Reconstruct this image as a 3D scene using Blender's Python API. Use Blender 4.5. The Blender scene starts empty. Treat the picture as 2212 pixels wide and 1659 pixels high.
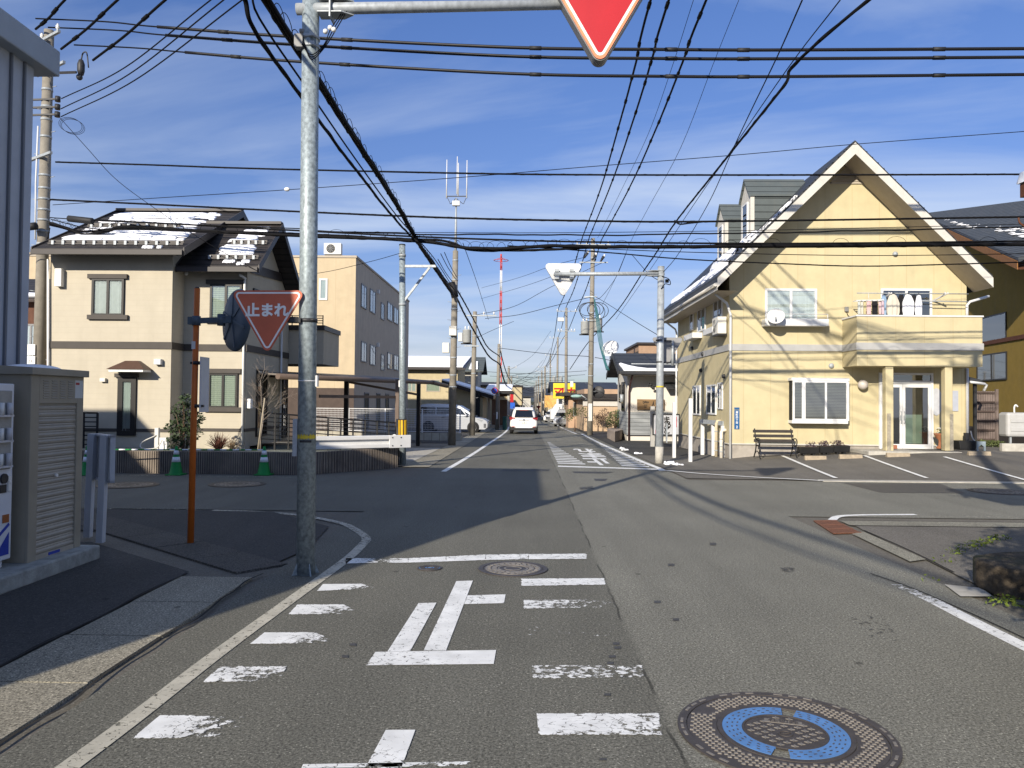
import bpy, math, random
from mathutils import Vector, Matrix
D = bpy.data
SC = bpy.context.scene
COL = SC.collection
random.seed(7)
V = Vector
# camera
K = 2212 / 4032.0
FPX = 1662.0
YAW, PITCH, ROLL = math.radians(1.148), math.radians(1.28), 0.009
EYE = V((0, 0, 1.87))
_f = V((-math.sin(YAW) * math.cos(PITCH), math.cos(YAW) * math.cos(PITCH), math.sin(PITCH)))
_r0 = V((math.cos(YAW), math.sin(YAW), 0))
_u0 = _r0.cross(_f)
_r = (_r0 * math.cos(ROLL) + _u0 * math.sin(ROLL)).normalized()
_u = (_u0 * math.cos(ROLL) - _r0 * math.sin(ROLL)).normalized()
cam_d = D.cameras.new("camera")
cam = D.objects.new("camera", cam_d)
COL.objects.link(cam)
cam.matrix_world = Matrix(((_r.x, _u.x, -_f.x, 0), (_r.y, _u.y, -_f.y, 0), (_r.z, _u.z, -_f.z, EYE.z), (0, 0, 0, 1)))
cam_d.sensor_fit = 'HORIZONTAL'
cam_d.sensor_width = 36
cam_d.lens = FPX / 2212 * 36
cam_d.clip_start = 0.05
cam_d.clip_end = 6000
SC.camera = cam
SC.render.resolution_x, SC.render.resolution_y = 1024, 768
# sky, sun, exposure
SUN_AZ, SUN_EL = math.radians(204.5), math.radians(22.8)      # clockwise from +Y
SUN_DIR = V((math.sin(SUN_AZ) * math.cos(SUN_EL), math.cos(SUN_AZ) * math.cos(SUN_EL), math.sin(SUN_EL)))
SKY_STRENGTH, SUN_STRENGTH, EXPOSURE = 0.052, 5.0, 0.46
SC.view_settings.view_transform = 'Standard'
SC.view_settings.look = 'None'
SC.view_settings.exposure = EXPOSURE
SC.view_settings.gamma = 1
world = D.worlds.new("World")
SC.world = world
world.use_nodes = True
def sky_nodes():
 nt = world.node_tree
 nt.nodes.clear()
 N, L = nt.nodes.new, nt.links.new
 out, bg = N('ShaderNodeOutputWorld'), N('ShaderNodeBackground')
 sky = N('ShaderNodeTexSky')
 sky.sky_type = 'NISHITA'
 sky.sun_disc = False
 sky.sun_elevation = SUN_EL
 sky.sun_rotation = SUN_AZ
 sky.air_density = 1.0
 sky.dust_density = 0.6
 sky.ozone_density = 1.6
 tc = N('ShaderNodeTexCoord')
 sep = N('ShaderNodeSeparateXYZ')
 L(tc.outputs['Generated'], sep.inputs[0])
 def math_(op, a, b=None, clamp=False):
  m = N('ShaderNodeMath')
  m.operation = op
  m.use_clamp = clamp
  for i, x in enumerate((a, b)):
   if x is None:
    continue
   if isinstance(x, (int, float)):
    m.inputs[i].default_value = x
   else:
    L(x, m.inputs[i])
  return m.outputs[0]
 zz = math_('MAXIMUM', math_('ADD', sep.outputs[2], 0.10), 0.02)
 px, py = math_('DIVIDE', sep.outputs[0], zz), math_('DIVIDE', sep.outputs[1], zz)
 cmb = N('ShaderNodeCombineXYZ')
 L(px, cmb.inputs[0])
 L(py, cmb.inputs[1])
 mp = N('ShaderNodeMapping')
 mp.inputs['Rotation'].default_value = (0, 0, math.radians(-20))
 mp.inputs['Scale'].default_value = (0.5, 1.25, 1)
 mp.inputs['Location'].default_value = (12.5, 1.3, 0)
 L(cmb.outputs[0], mp.inputs[0])
 n1 = N('ShaderNodeTexNoise')
 n1.inputs['Scale'].default_value = 0.75
 n1.inputs['Detail'].default_value = 9
 n1.inputs['Roughness'].default_value = 0.55
 n1.inputs['Distortion'].default_value = 0.6
 L(mp.outputs[0], n1.inputs['Vector'])
 r1 = N('ShaderNodeValToRGB')
 r1.color_ramp.elements[0].position = 0.40
 r1.color_ramp.elements[0].color = (0, 0, 0, 1)
 r1.color_ramp.elements[1].position = 0.70
 r1.color_ramp.elements[1].color = (1, 1, 1, 1)
 L(n1.outputs[0], r1.inputs[0])
 # low bank of cloud near the horizon, in layers
 mp2 = N('ShaderNodeMapping')
 mp2.inputs['Scale'].default_value = (1.6, 1.6, 16)
 L(tc.outputs['Generated'], mp2.inputs[0])
 n2 = N('ShaderNodeTexNoise')
 n2.inputs['Scale'].default_value = 1.7
 n2.inputs['Detail'].default_value = 7
 L(mp2.outputs[0], n2.inputs['Vector'])
 low = N('ShaderNodeMapRange')
 low.inputs[1].default_value = 0.20
 low.inputs[2].default_value = 0.03
 L(sep.outputs[2], low.inputs[0])
 r2 = N('ShaderNodeValToRGB')
 r2.color_ramp.elements[0].position = 0.34
 r2.color_ramp.elements[0].color = (0, 0, 0, 1)
 r2.color_ramp.elements[1].position = 0.62
 r2.color_ramp.elements[1].color = (1, 1, 1, 1)
 L(n2.outputs[0], r2.inputs[0])
 lowm = math_('MULTIPLY', low.outputs[0], math_('MULTIPLY', r2.outputs[0], 0.88), True)
 high = math_('MULTIPLY', r1.outputs[0], CLOUD_HIGH, True)
 def mix(f, a, b):
  m = N('ShaderNodeMix')
  m.data_type = 'RGBA'
  if isinstance(f, float):
   m.inputs[0].default_value = f
  else:
   L(f, m.inputs[0])
  for i, x in ((6, a), (7, b)):
   if isinstance(x, tuple):
    m.inputs[i].default_value = (*x, 1)
   else:
    L(x, m.inputs[i])
  return m.outputs[2]
 gain = N('ShaderNodeMix')
 gain.data_type = 'RGBA'
 gain.blend_type = 'MULTIPLY'
 gain.inputs[0].default_value = 1
 cap = N('ShaderNodeVectorMath')          # keeps the glow round the sun from flooding the shade
 cap.operation = 'MINIMUM'
 L(sky.outputs[0], cap.inputs[0])
 cap.inputs[1].default_value = SKY_CAP
 L(cap.outputs[0], gain.inputs[6])
 el = N('ShaderNodeMapRange')
 el.inputs[1].default_value, el.inputs[2].default_value = 0.0, 0.65
 L(sep.outputs[2], el.inputs[0])
 L(mix(el.outputs[0], SKY_TINT, SKY_TINT_TOP), gain.inputs[7])
 c = mix(high, gain.outputs[2], CLOUD_COL)
 c = mix(lowm, c, LOW_COL)
 L(c, bg.inputs[0])
 bg.inputs[1].default_value = SKY_STRENGTH
 L(bg.outputs[0], out.inputs[0])
SKY_TINT = (1.12, 1.09, 1.42)
SKY_TINT_TOP = (1.15, 1.55, 2.45)
SKY_CAP = (6.0, 7.5, 10.0)
CLOUD_HIGH = 0.72
CLOUD_COL = (9.6, 11.0, 13.2)
LOW_COL = (9.6, 10.4, 12.2)
sky_nodes()
sl = D.lights.new("sun", 'SUN')
sl.energy = SUN_STRENGTH
sl.angle = math.radians(0.6)
sl.color = (1.0, 0.91, 0.77)
sun = D.objects.new("sun", sl)
COL.objects.link(sun)
sun.location = SUN_DIR * 60
sun.rotation_euler = (-SUN_DIR).to_track_quat('-Z', 'Y').to_euler()
# pixels (2212 x 1659) to points
def ray(u, v):
 return _f + _r * ((u - 1106) / FPX) + _u * ((829.5 - v) / FPX)
def P(u, v, Y):
 d = ray(u, v)
 return EYE + d * (Y / d.y)
def PX(u, v, X):
 d = ray(u, v)
 return EYE + d * (X / d.x)
def zg(Y):
 return 0.0 if Y < 20 else -0.008 * (min(Y, 110) - 20)
def G(u, v, dz=0.0):
 d = ray(u, v)
 z = dz
 for _ in range(12):
  t = (z - EYE.z) / d.z
  z = zg((EYE + d * t).y) + dz
 p = EYE + d * t
 return V((p.x, p.y, z))
def ZR(x0, y0, s):
 return lambda x, y: ((x0 + x / s) * K, (y0 + y / s) * K)
# materials
MATS = {}
def pm(name, col, rough=0.7, var=0.12, scale=6.0, bump=0.0, bscale=None, metal=0.0, stretch=(1, 1, 1), spec=0.3, dirt=0.0, dirtcol=(0.2, 0.17, 0.13)):
 m = D.materials.new(name)
 m.use_nodes = True
 nt = m.node_tree
 N, L = nt.nodes.new, nt.links.new
 b = nt.nodes['Principled BSDF']
 b.inputs['Roughness'].default_value = rough
 b.inputs['Metallic'].default_value = metal
 b.inputs['Specular IOR Level'].default_value = spec
 geo = N('ShaderNodeNewGeometry')
 mp = N('ShaderNodeMapping')
 mp.inputs['Scale'].default_value = stretch
 L(geo.outputs['Position'], mp.inputs[0])
 n = N('ShaderNodeTexNoise')
 n.inputs['Scale'].default_value = scale
 n.inputs['Detail'].default_value = 6
 n.inputs['Roughness'].default_value = 0.6
 L(mp.outputs[0], n.inputs['Vector'])
 mr = N('ShaderNodeMapRange')
 mr.inputs[1].default_value = 0.3
 mr.inputs[2].default_value = 0.7
 mr.inputs[3].default_value = 1 - var
 mr.inputs[4].default_value = 1 + var
 L(n.outputs[0], mr.inputs[0])
 mx = N('ShaderNodeVectorMath')
 mx.operation = 'SCALE'
 mx.inputs[0].default_value = col
 L(mr.outputs[0], mx.inputs['Scale'])
 last = mx.outputs[0]
 if dirt:
  mp2 = N('ShaderNodeMapping')
  mp2.inputs['Scale'].default_value = (2.2, 2.2, 0.35)
  L(geo.outputs['Position'], mp2.inputs[0])
  n2 = N('ShaderNodeTexNoise')
  n2.inputs['Scale'].default_value = 1.6
  n2.inputs['Detail'].default_value = 8
  L(mp2.outputs[0], n2.inputs['Vector'])
  r = N('ShaderNodeMapRange')
  r.inputs[1].default_value = 0.5
  r.inputs[2].default_value = 0.8
  r.inputs[4].default_value = dirt
  L(n2.outputs[0], r.inputs[0])
  mm = N('ShaderNodeMix')
  mm.data_type = 'RGBA'
  L(r.outputs[0], mm.inputs[0])
  L(last, mm.inputs[6])
  mm.inputs[7].default_value = (*dirtcol, 1)
  last = mm.outputs[2]
 L(last, b.inputs['Base Color'])
 if bump:
  n3 = N('ShaderNodeTexNoise')
  n3.inputs['Scale'].default_value = bscale or scale * 6
  n3.inputs['Detail'].default_value = 4
  L(mp.outputs[0], n3.inputs['Vector'])
  bp = N('ShaderNodeBump')
  bp.inputs['Strength'].default_value = bump
  bp.inputs['Distance'].default_value = 0.01
  L(n3.outputs[0], bp.inputs['Height'])
  L(bp.outputs[0], b.inputs['Normal'])
 MATS[name] = m
 return m
def glass_mat(name, tint=(0.75, 0.8, 0.8), refl=0.22):
 m = D.materials.new(name)
 m.use_nodes = True
 nt = m.node_tree
 nt.nodes.clear()
 N, L = nt.nodes.new, nt.links.new
 o, mx, tr, gl = N('ShaderNodeOutputMaterial'), N('ShaderNodeMixShader'), N('ShaderNodeBsdfTransparent'), N('ShaderNodeBsdfGlossy')
 tr.inputs[0].default_value = (*tint, 1)
 gl.inputs['Roughness'].default_value = 0.02
 n = N('ShaderNodeTexNoise')
 n.inputs['Scale'].default_value = 1.3
 bp = N('ShaderNodeBump')
 bp.inputs['Strength'].default_value = 0.03
 L(n.outputs[0], bp.inputs['Height'])
 L(bp.outputs[0], gl.inputs['Normal'])
 fr = N('ShaderNodeFresnel')
 fr.inputs[0].default_value = 1.5
 ad = N('ShaderNodeMath')
 ad.operation = 'ADD'
 ad.use_clamp = True
 ad.inputs[1].default_value = refl
 L(fr.outputs[0], ad.inputs[0])
 L(ad.outputs[0], mx.inputs[0])
 L(tr.outputs[0], mx.inputs[1])
 L(gl.outputs[0], mx.inputs[2])
 L(mx.outputs[0], o.inputs[0])
 return m
def paint_mat(name, col, crack=1.0):
 m = D.materials.new(name)
 m.use_nodes = True
 nt = m.node_tree
 N, L = nt.nodes.new, nt.links.new
 b, o = nt.nodes['Principled BSDF'], nt.nodes['Material Output']
 b.inputs['Roughness'].default_value = 0.65
 geo = N('ShaderNodeNewGeometry')
 at = N('ShaderNodeAttribute')
 at.attribute_name = 'wear'
 n = N('ShaderNodeTexNoise')
 n.inputs['Scale'].default_value = 17
 n.inputs['Detail'].default_value = 9
 n.inputs['Roughness'].default_value = 0.72
 L(geo.outputs['Position'], n.inputs['Vector'])
 mp = N('ShaderNodeMapping')
 mp.inputs['Scale'].default_value = (9, 17, 1)
 L(geo.outputs['Position'], mp.inputs[0])
 vo = N('ShaderNodeTexVoronoi')
 vo.feature = 'DISTANCE_TO_EDGE'
 vo.inputs['Scale'].default_value = 1.0
 nd = N('ShaderNodeTexNoise')
 nd.inputs['Scale'].default_value = 14
 L(geo.outputs['Position'], nd.inputs['Vector'])
 va = N('ShaderNodeVectorMath')
 va.operation = 'ADD'
 L(mp.outputs[0], va.inputs[0])
 L(nd.outputs[1], va.inputs[1])
 L(va.outputs[0], vo.inputs['Vector'])
 cr = N('ShaderNodeMapRange')
 cr.inputs[1].default_value = 0.0
 cr.inputs[2].default_value = 0.035
 cr.inputs[3].default_value = 0.16 * crack
 cr.inputs[4].default_value = 0.0
 L(vo.outputs['Distance'], cr.inputs[0])
 su = N('ShaderNodeMath')
 su.operation = 'SUBTRACT'
 L(n.outputs[0], su.inputs[0])
 L(cr.outputs[0], su.inputs[1])
 th = N('ShaderNodeMapRange')          # wear 0..1 -> threshold 0.22..0.78
 th.inputs[3].default_value = 0.20
 th.inputs[4].default_value = 0.80
 L(at.outputs['Fac'], th.inputs[0])
 s2 = N('ShaderNodeMath')
 s2.operation = 'SUBTRACT'
 L(su.outputs[0], s2.inputs[0])
 L(th.outputs[0], s2.inputs[1])
 st = N('ShaderNodeMapRange')
 st.inputs[1].default_value = -0.015
 st.inputs[2].default_value = 0.03
 L(s2.outputs[0], st.inputs[0])
 mr = N('ShaderNodeMapRange')
 mr.inputs[1].default_value = 0.3
 mr.inputs[2].default_value = 0.7
 mr.inputs[3].default_value = 0.8
 mr.inputs[4].default_value = 1.06
 n4 = N('ShaderNodeTexNoise')
 n4.inputs['Scale'].default_value = 5
 n4.inputs['Detail'].default_value = 6
 L(geo.outputs['Position'], n4.inputs['Vector'])
 L(n4.outputs[0], mr.inputs[0])
 sc = N('ShaderNodeVectorMath')
 sc.operation = 'SCALE'
 sc.inputs[0].default_value = col
 L(mr.outputs[0], sc.inputs['Scale'])
 L(sc.outputs[0], b.inputs['Base Color'])
 tr = N('ShaderNodeBsdfTransparent')
 mx = N('ShaderNodeMixShader')
 L(st.outputs[0], mx.inputs[0])
 L(tr.outputs[0], mx.inputs[1])
 L(b.outputs[0], mx.inputs[2])
 L(mx.outputs[0], o.inputs[0])
 return m
def asphalt_mat(name, col, seam=False, agg=0.5, tone=0.12):
 m = D.materials.new(name)
 m.use_nodes = True
 nt = m.node_tree
 N, L = nt.nodes.new, nt.links.new
 b = nt.nodes['Principled BSDF']
 b.inputs['Roughness'].default_value = 0.88
 b.inputs['Specular IOR Level'].default_value = 0.25
 geo = N('ShaderNodeNewGeometry')
 def noise(sc, det=5, rough=0.6, vec=None):
  n = N('ShaderNodeTexNoise')
  n.inputs['Scale'].default_value = sc
  n.inputs['Detail'].default_value = det
  n.inputs['Roughness'].default_value = rough
  L(vec or geo.outputs['Position'], n.inputs['Vector'])
  return n.outputs[0]
 def mr(x, a, b_, c, d):
  r = N('ShaderNodeMapRange')
  for i, q in enumerate((a, b_, c, d)):
   r.inputs[i + 1].default_value = q
  L(x, r.inputs[0])
  return r.outputs[0]
 def mul(a, b_):
  k = N('ShaderNodeMath')
  k.operation = 'MULTIPLY'
  L(a, k.inputs[0])
  L(b_, k.inputs[1])
  return k.outputs[0]
 big = mr(noise(0.35, 6), 0.3, 0.7, 1 - tone, 1 + tone)
 mp = N('ShaderNodeMapping')
 mp.inputs['Scale'].default_value = (2.2, 0.18, 1)
 L(geo.outputs['Position'], mp.inputs[0])
 lane = mr(noise(1.0, 4, 0.5, mp.outputs[0]), 0.3, 0.7, 0.92, 1.08)
 fine = mr(noise(62, 3, 0.8), 0.34, 0.66, 1 - agg, 1 + agg)
 mid = mr(noise(26, 4, 0.7), 0.3, 0.7, 0.82, 1.18)
 vo = N('ShaderNodeTexVoronoi')
 vo.inputs['Scale'].default_value = 38
 L(geo.outputs['Position'], vo.inputs['Vector'])
 chip = mr(vo.outputs['Distance'], 0.10, 0.22, 2.3, 1.0)
 vs = N('ShaderNodeTexVoronoi')
 vs.inputs['Scale'].default_value = 1.1
 L(geo.outputs['Position'], vs.inputs['Vector'])
 wob = noise(9, 3)
 ad = N('ShaderNodeMath')
 ad.operation = 'MULTIPLY_ADD'
 L(wob, ad.inputs[0])
 ad.inputs[1].default_value = 0.06
 L(vs.outputs['Distance'], ad.inputs[2])
 spot = mr(ad.outputs[0], 0.055, 0.075, 0.5, 1.0)
 f = mul(mul(mul(mul(mul(big, lane), fine), mid), chip), spot)
 if seam:
  sp = N('ShaderNodeSeparateXYZ')
  L(geo.outputs['Position'], sp.inputs[0])
  # the resurfaced seam down the middle of the street, with a hairline crack
  wv = N('ShaderNodeMath')
  wv.operation = 'MULTIPLY_ADD'
  mpy = N('ShaderNodeMapping')
  mpy.inputs['Scale'].default_value = (0, 1.4, 0)
  L(geo.outputs['Position'], mpy.inputs[0])
  L(noise(1.0, 6, 0.65, mpy.outputs[0]), wv.inputs[0])
  wv.inputs[1].default_value = 0.10
  L(sp.outputs[0], wv.inputs[2])
  f = mul(f, mr(wv.outputs[0], 0.86, 0.92, 0.90, 1.22))
  ab = N('ShaderNodeMath')
  ab.operation = 'SUBTRACT'
  L(wv.outputs[0], ab.inputs[0])
  ab.inputs[1].default_value = 0.88
  a2 = N('ShaderNodeMath')
  a2.operation = 'ABSOLUTE'
  L(ab.outputs[0], a2.inputs[0])
  mpg = N('ShaderNodeMapping')
  mpg.inputs['Scale'].default_value = (0, 0.9, 0)
  L(geo.outputs['Position'], mpg.inputs[0])
  gap = mr(noise(1.0, 3, 0.5, mpg.outputs[0]), 0.45, 0.6, 1.0, 0.0)
  crk = N('ShaderNodeMath')
  crk.operation = 'MAXIMUM'
  L(mr(a2.outputs[0], 0.006, 0.014, 0.4, 1.0), crk.inputs[0])
  L(gap, crk.inputs[1])
  f = mul(f, crk.outputs[0])
 s = N('ShaderNodeVectorMath')
 s.operation = 'SCALE'
 s.inputs[0].default_value = col
 L(f, s.inputs['Scale'])
 L(s.outputs[0], b.inputs['Base Color'])
 bp = N('ShaderNodeBump')
 bp.inputs['Strength'].default_value = 0.22
 bp.inputs['Distance'].default_value = 0.003
 L(noise(150, 3, 0.7), bp.inputs['Height'])
 L(bp.outputs[0], b.inputs['Normal'])
 return m
def stripes_mat(name, col, dark, axis, period, duty, rough=0.6, bump=0.6, var=0.08):
 m = pm(name, col, rough, var, 2.5, dirt=0.15)
 nt = m.node_tree
 N, L = nt.nodes.new, nt.links.new
 b = nt.nodes['Principled BSDF']
 geo = N('ShaderNodeNewGeometry')
 sp = N('ShaderNodeSeparateXYZ')
 L(geo.outputs['Position'], sp.inputs[0])
 d = N('ShaderNodeMath')
 d.operation = 'DIVIDE'
 L(sp.outputs[axis], d.inputs[0])
 d.inputs[1].default_value = period
 fr = N('ShaderNodeMath')
 fr.operation = 'FRACT'
 L(d.outputs[0], fr.inputs[0])
 r = N('ShaderNodeMapRange')
 r.inputs[1].default_value = duty
 r.inputs[2].default_value = duty * 1.6
 L(fr.outputs[0], r.inputs[0])
 old = b.inputs['Base Color'].links[0].from_socket
 mx = N('ShaderNodeMix')
 mx.data_type = 'RGBA'
 L(r.outputs[0], mx.inputs[0])
 mx.inputs[6].default_value = (*dark, 1)
 L(old, mx.inputs[7])
 L(mx.outputs[2], b.inputs['Base Color'])
 bp = N('ShaderNodeBump')
 bp.inputs['Strength'].default_value = bump
 bp.inputs['Distance'].default_value = 0.01
 L(r.outputs[0], bp.inputs['Height'])
 L(bp.outputs[0], b.inputs['Normal'])
 return m
# mesh builder
class MB:
 def __init__(s):
  s.v, s.f, s.m, s.sm, s.w = [], [], [], [], []
 def add(s, vs, fs, m=0, smooth=False, wear=None):
  o = len(s.v)
  s.v += [V(p) for p in vs]
  s.w += list(wear) if wear else [0.0] * len(vs)
  for f in fs:
   s.f.append([i + o for i in f])
   s.m.append(m)
   s.sm.append(smooth)
  return s
 def hexa(s, p, m=0):
  return s.add(p, [(3, 2, 1, 0), (4, 5, 6, 7), (0, 1, 5, 4), (1, 2, 6, 5), (2, 3, 7, 6), (3, 0, 4, 7)], m)
 def box(s, x0, x1, y0, y1, z0, z1, m=0):
  return s.hexa([(x0, y0, z0), (x1, y0, z0), (x1, y1, z0), (x0, y1, z0), (x0, y0, z1), (x1, y0, z1), (x1, y1, z1), (x0, y1, z1)], m)
 def obb(s, o, r, n, a0, a1, b0, b1, c0, c1, m=0, up=V((0, 0, 1))):
  q = lambda a, b, c: V(o) + r * a + n * b + up * c
  pts = [q(a0, b1, c0), q(a1, b1, c0), q(a1, b0, c0), q(a0, b0, c0), q(a0, b1, c1), q(a1, b1, c1), q(a1, b0, c1), q(a0, b0, c1)]
  return s.hexa(pts, m)
 def beam(s, p, q, w, h, m=0, up=V((0, 0, 1))):
  p, q = V(p), V(q)
  d = (q - p).normalized()
  sd = d.cross(up)
  if sd.length < 1e-4:
   sd = d.cross(V((0, 1, 0)))
  sd.normalize()
  uu = sd.cross(d).normalized()
  a, b = sd * w / 2, uu * h / 2
  return s.hexa([p - a - b, p + a - b, q + a - b, q - a - b, p - a + b, p + a + b, q + a + b, q - a + b], m)
 def tube(s, pts, r, n=6, m=0, caps=True, smooth=True):
  pts = [V(p) for p in pts]
  rr = r if isinstance(r, (list, tuple)) else [r] * len(pts)
  vs, fs = [], []
  ref = None
  for i, p in enumerate(pts):
   t = (pts[min(i + 1, len(pts) - 1)] - pts[max(i - 1, 0)])
   if t.length < 1e-9:
    t = V((0, 0, 1))
   t.normalize()
   if ref is None:
    ref = t.orthogonal().normalized()
   else:
    ref = (ref - t * ref.dot(t))
    ref = ref.normalized() if ref.length > 1e-5 else t.orthogonal().normalized()
   b = t.cross(ref)
   for k in range(n):
    a = 2 * math.pi * k / n
    vs.append(p + (ref * math.cos(a) + b * math.sin(a)) * rr[i])
  for i in range(len(pts) - 1):
   for k in range(n):
    fs.append((i * n + k, i * n + (k + 1) % n, (i + 1) * n + (k + 1) % n, (i + 1) * n + k))
  s.add(vs, fs, m, smooth)
  if caps:
   o = len(s.v) - len(vs)
   s.f += [[o + k for k in reversed(range(n))], [o + (len(pts) - 1) * n + k for k in range(n)]]
   s.m += [m, m]
   s.sm += [False, False]
  return s
 def cyl(s, p, q, r0, r1=None, n=14, m=0):
  return s.tube([p, q], [r0, r0 if r1 is None else r1], n, m)
 def prism(s, poly, d, m=0, mside=None):
  n = len(poly)
  d = V(d)
  vs = [V(p) for p in poly] + [V(p) + d for p in poly]
  nor = V((0, 0, 0))
  for i in range(n):
   nor += V(poly[i]).cross(V(poly[(i + 1) % n]))
  a, b = list(range(n)), list(range(n, 2 * n))
  if nor.dot(d) > 0:
   a = a[::-1]
   sides = [(i, (i + 1) % n, (i + 1) % n + n, i + n) for i in range(n)]
  else:
   b = b[::-1]
   sides = [(i + n, (i + 1) % n + n, (i + 1) % n, i) for i in range(n)]
  s.add(vs, [a, b], m)
  o = len(s.v) - 2 * n
  for f in sides:
   s.f.append([o + i for i in f])
   s.m.append(m if mside is None else mside)
   s.sm.append(False)
  return s
 def lathe(s, c, prof, n=20, m=0, smooth=True, axis=None):
  c = V(c)
  ax = V(axis).normalized() if axis is not None else V((0, 0, 1))
  e1 = ax.orthogonal().normalized() if axis is not None else V((1, 0, 0))
  e2 = ax.cross(e1)
  vs, fs = [], []
  for r, z in prof:
   for k in range(n):
    a = 2 * math.pi * k / n
    vs.append(c + (e1 * math.cos(a) + e2 * math.sin(a)) * max(r, 1e-4) + ax * z)
  for i in range(len(prof) - 1):
   for k in range(n):
    fs.append((i * n + k, i * n + (k + 1) % n, (i + 1) * n + (k + 1) % n, (i + 1) * n + k))
  return s.add(vs, fs, m, smooth)
 def ball(s, c, r, n=12, m=0, sq=(1, 1, 1)):
  prof = [(math.sin(math.pi * i / n), -math.cos(math.pi * i / n)) for i in range(n + 1)]
  c = V(c)
  vs, fs = [], []
  for a, z in prof:
   for k in range(n):
    t = 2 * math.pi * k / n
    vs.append(c + V((max(a, 1e-3) * math.cos(t) * r * sq[0], max(a, 1e-3) * math.sin(t) * r * sq[1], z * r * sq[2])))
  for i in range(n):
   for k in range(n):
    fs.append((i * n + k, i * n + (k + 1) % n, (i + 1) * n + (k + 1) % n, (i + 1) * n + k))
  return s.add(vs, fs, m, True)
 def mesh(s, name, mats, off):
  me = D.meshes.new(name)
  me.from_pydata([tuple(p - off) for p in s.v], [], s.f)
  for mt in mats:
   me.materials.append(mt)
  me.polygons.foreach_set('material_index', s.m)
  me.polygons.foreach_set('use_smooth', s.sm)
  if any(s.w):
   at = me.attributes.new('wear', 'FLOAT', 'POINT')
   at.data.foreach_set('value', s.w)
  me.update()
  return me
def tag(o, label, cat, group=None, kind=None):
 if label:
  o['label'] = label
 if cat:
  o['category'] = cat
 if group:
  o['group'] = group
 if kind:
  o['kind'] = kind
 return o
def thing(name, label, cat, loc, group=None):
 o = D.objects.new(name, None)
 o.empty_display_size = 0.2
 COL.objects.link(o)
 o.location = loc
 return tag(o, label, cat, group)
def root_loc(o):
 p = V((0, 0, 0))
 while o is not None:
  p += o.location
  o = o.parent
 return p
def part(name, mb, mats, parent, label=None, bevel=0, kind=None):
 mats = mats if isinstance(mats, (list, tuple)) else [mats]
 o = D.objects.new(name, mb.mesh(name, mats, root_loc(parent)))
 COL.objects.link(o)
 o.parent = parent
 if label:
  o['label'] = label
 if kind:
  o['kind'] = kind
 if bevel:
  bv = o.modifiers.new('bevel', 'BEVEL')
  bv.width = bevel
  bv.segments = 2
  bv.limit_method = 'ANGLE'
 return o
def solo(name, mb, mats, label, cat, group=None, kind=None, bevel=0):
 mats = mats if isinstance(mats, (list, tuple)) else [mats]
 n = len(mb.v)
 base = V((sum(p.x for p in mb.v) / n, sum(p.y for p in mb.v) / n, min(p.z for p in mb.v)))
 o = D.objects.new(name, mb.mesh(name, mats, base))
 COL.objects.link(o)
 o.location = base
 tag(o, label, cat, group, kind)
 if bevel:
  bv = o.modifiers.new('bevel', 'BEVEL')
  bv.width = bevel
  bv.segments = 2
  bv.limit_method = 'ANGLE'
 return o
def struct(name, mb, mats):
 return solo(name, mb, mats, None, None, None, 'structure')
def copy_tree(o, parent=None):
 c = o.copy()
 COL.objects.link(c)
 if parent is not None:
  c.parent = parent
 for ch in list(o.children):
  copy_tree(ch, c)
 return c
def smooth_path(pts, n=10):
 pts = [V(p) for p in pts]
 if len(pts) == 2:
  return [pts[0].lerp(pts[1], i / n) for i in range(n + 1)]
 ext = [pts[0] * 2 - pts[1]] + pts + [pts[-1] * 2 - pts[-2]]
 out = []
 for i in range(1, len(ext) - 2):
  p0, p1, p2, p3 = ext[i - 1:i + 3]
  for k in range(n):
   t = k / n
   out.append(0.5 * ((2 * p1) + (p2 - p0) * t + (2 * p0 - 5 * p1 + 4 * p2 - p3) * t * t + (3 * p1 - p0 - 3 * p2 + p3) * t ** 3))
 out.append(pts[-1])
 return out
def text_part(name, body, o, r, up, size, mat, parent, bold=0.0, sx=1.0, depth=0.002, spacing=1.0, label=None):
 cu = D.curves.new(name, 'FONT')
 cu.body = body
 cu.size = size
 cu.offset = bold
 cu.extrude = depth
 cu.align_x, cu.align_y = 'CENTER', 'CENTER'
 cu.space_character = spacing
 cu.resolution_u = 3
 t = D.objects.new(name, cu)
 COL.objects.link(t)
 bpy.context.view_layer.update()
 dg = bpy.context.evaluated_depsgraph_get()
 me = D.meshes.new_from_object(t.evaluated_get(dg))
 D.objects.remove(t)
 r, up = V(r).normalized(), V(up).normalized()
 nn = r.cross(up)
 xs = [v.co.x for v in me.vertices]
 ys = [v.co.y for v in me.vertices]
 cx, cy = (min(xs) + max(xs)) / 2, (min(ys) + max(ys)) / 2
 off = root_loc(parent) if parent else V((0, 0, 0))
 for v in me.vertices:
  c = v.co.copy()
  v.co = V(o) + r * (c.x - cx) * sx + up * (c.y - cy) + nn * c.z - off
 me.materials.clear()
 me.materials.append(mat)
 ob = D.objects.new(name, me)
 COL.objects.link(ob)
 if parent:
  ob.parent = parent
 if label:
  ob['label'] = label
 return ob
XR, YR, UP = V((1, 0, 0)), V((0, 1, 0)), V((0, 0, 1))
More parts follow.
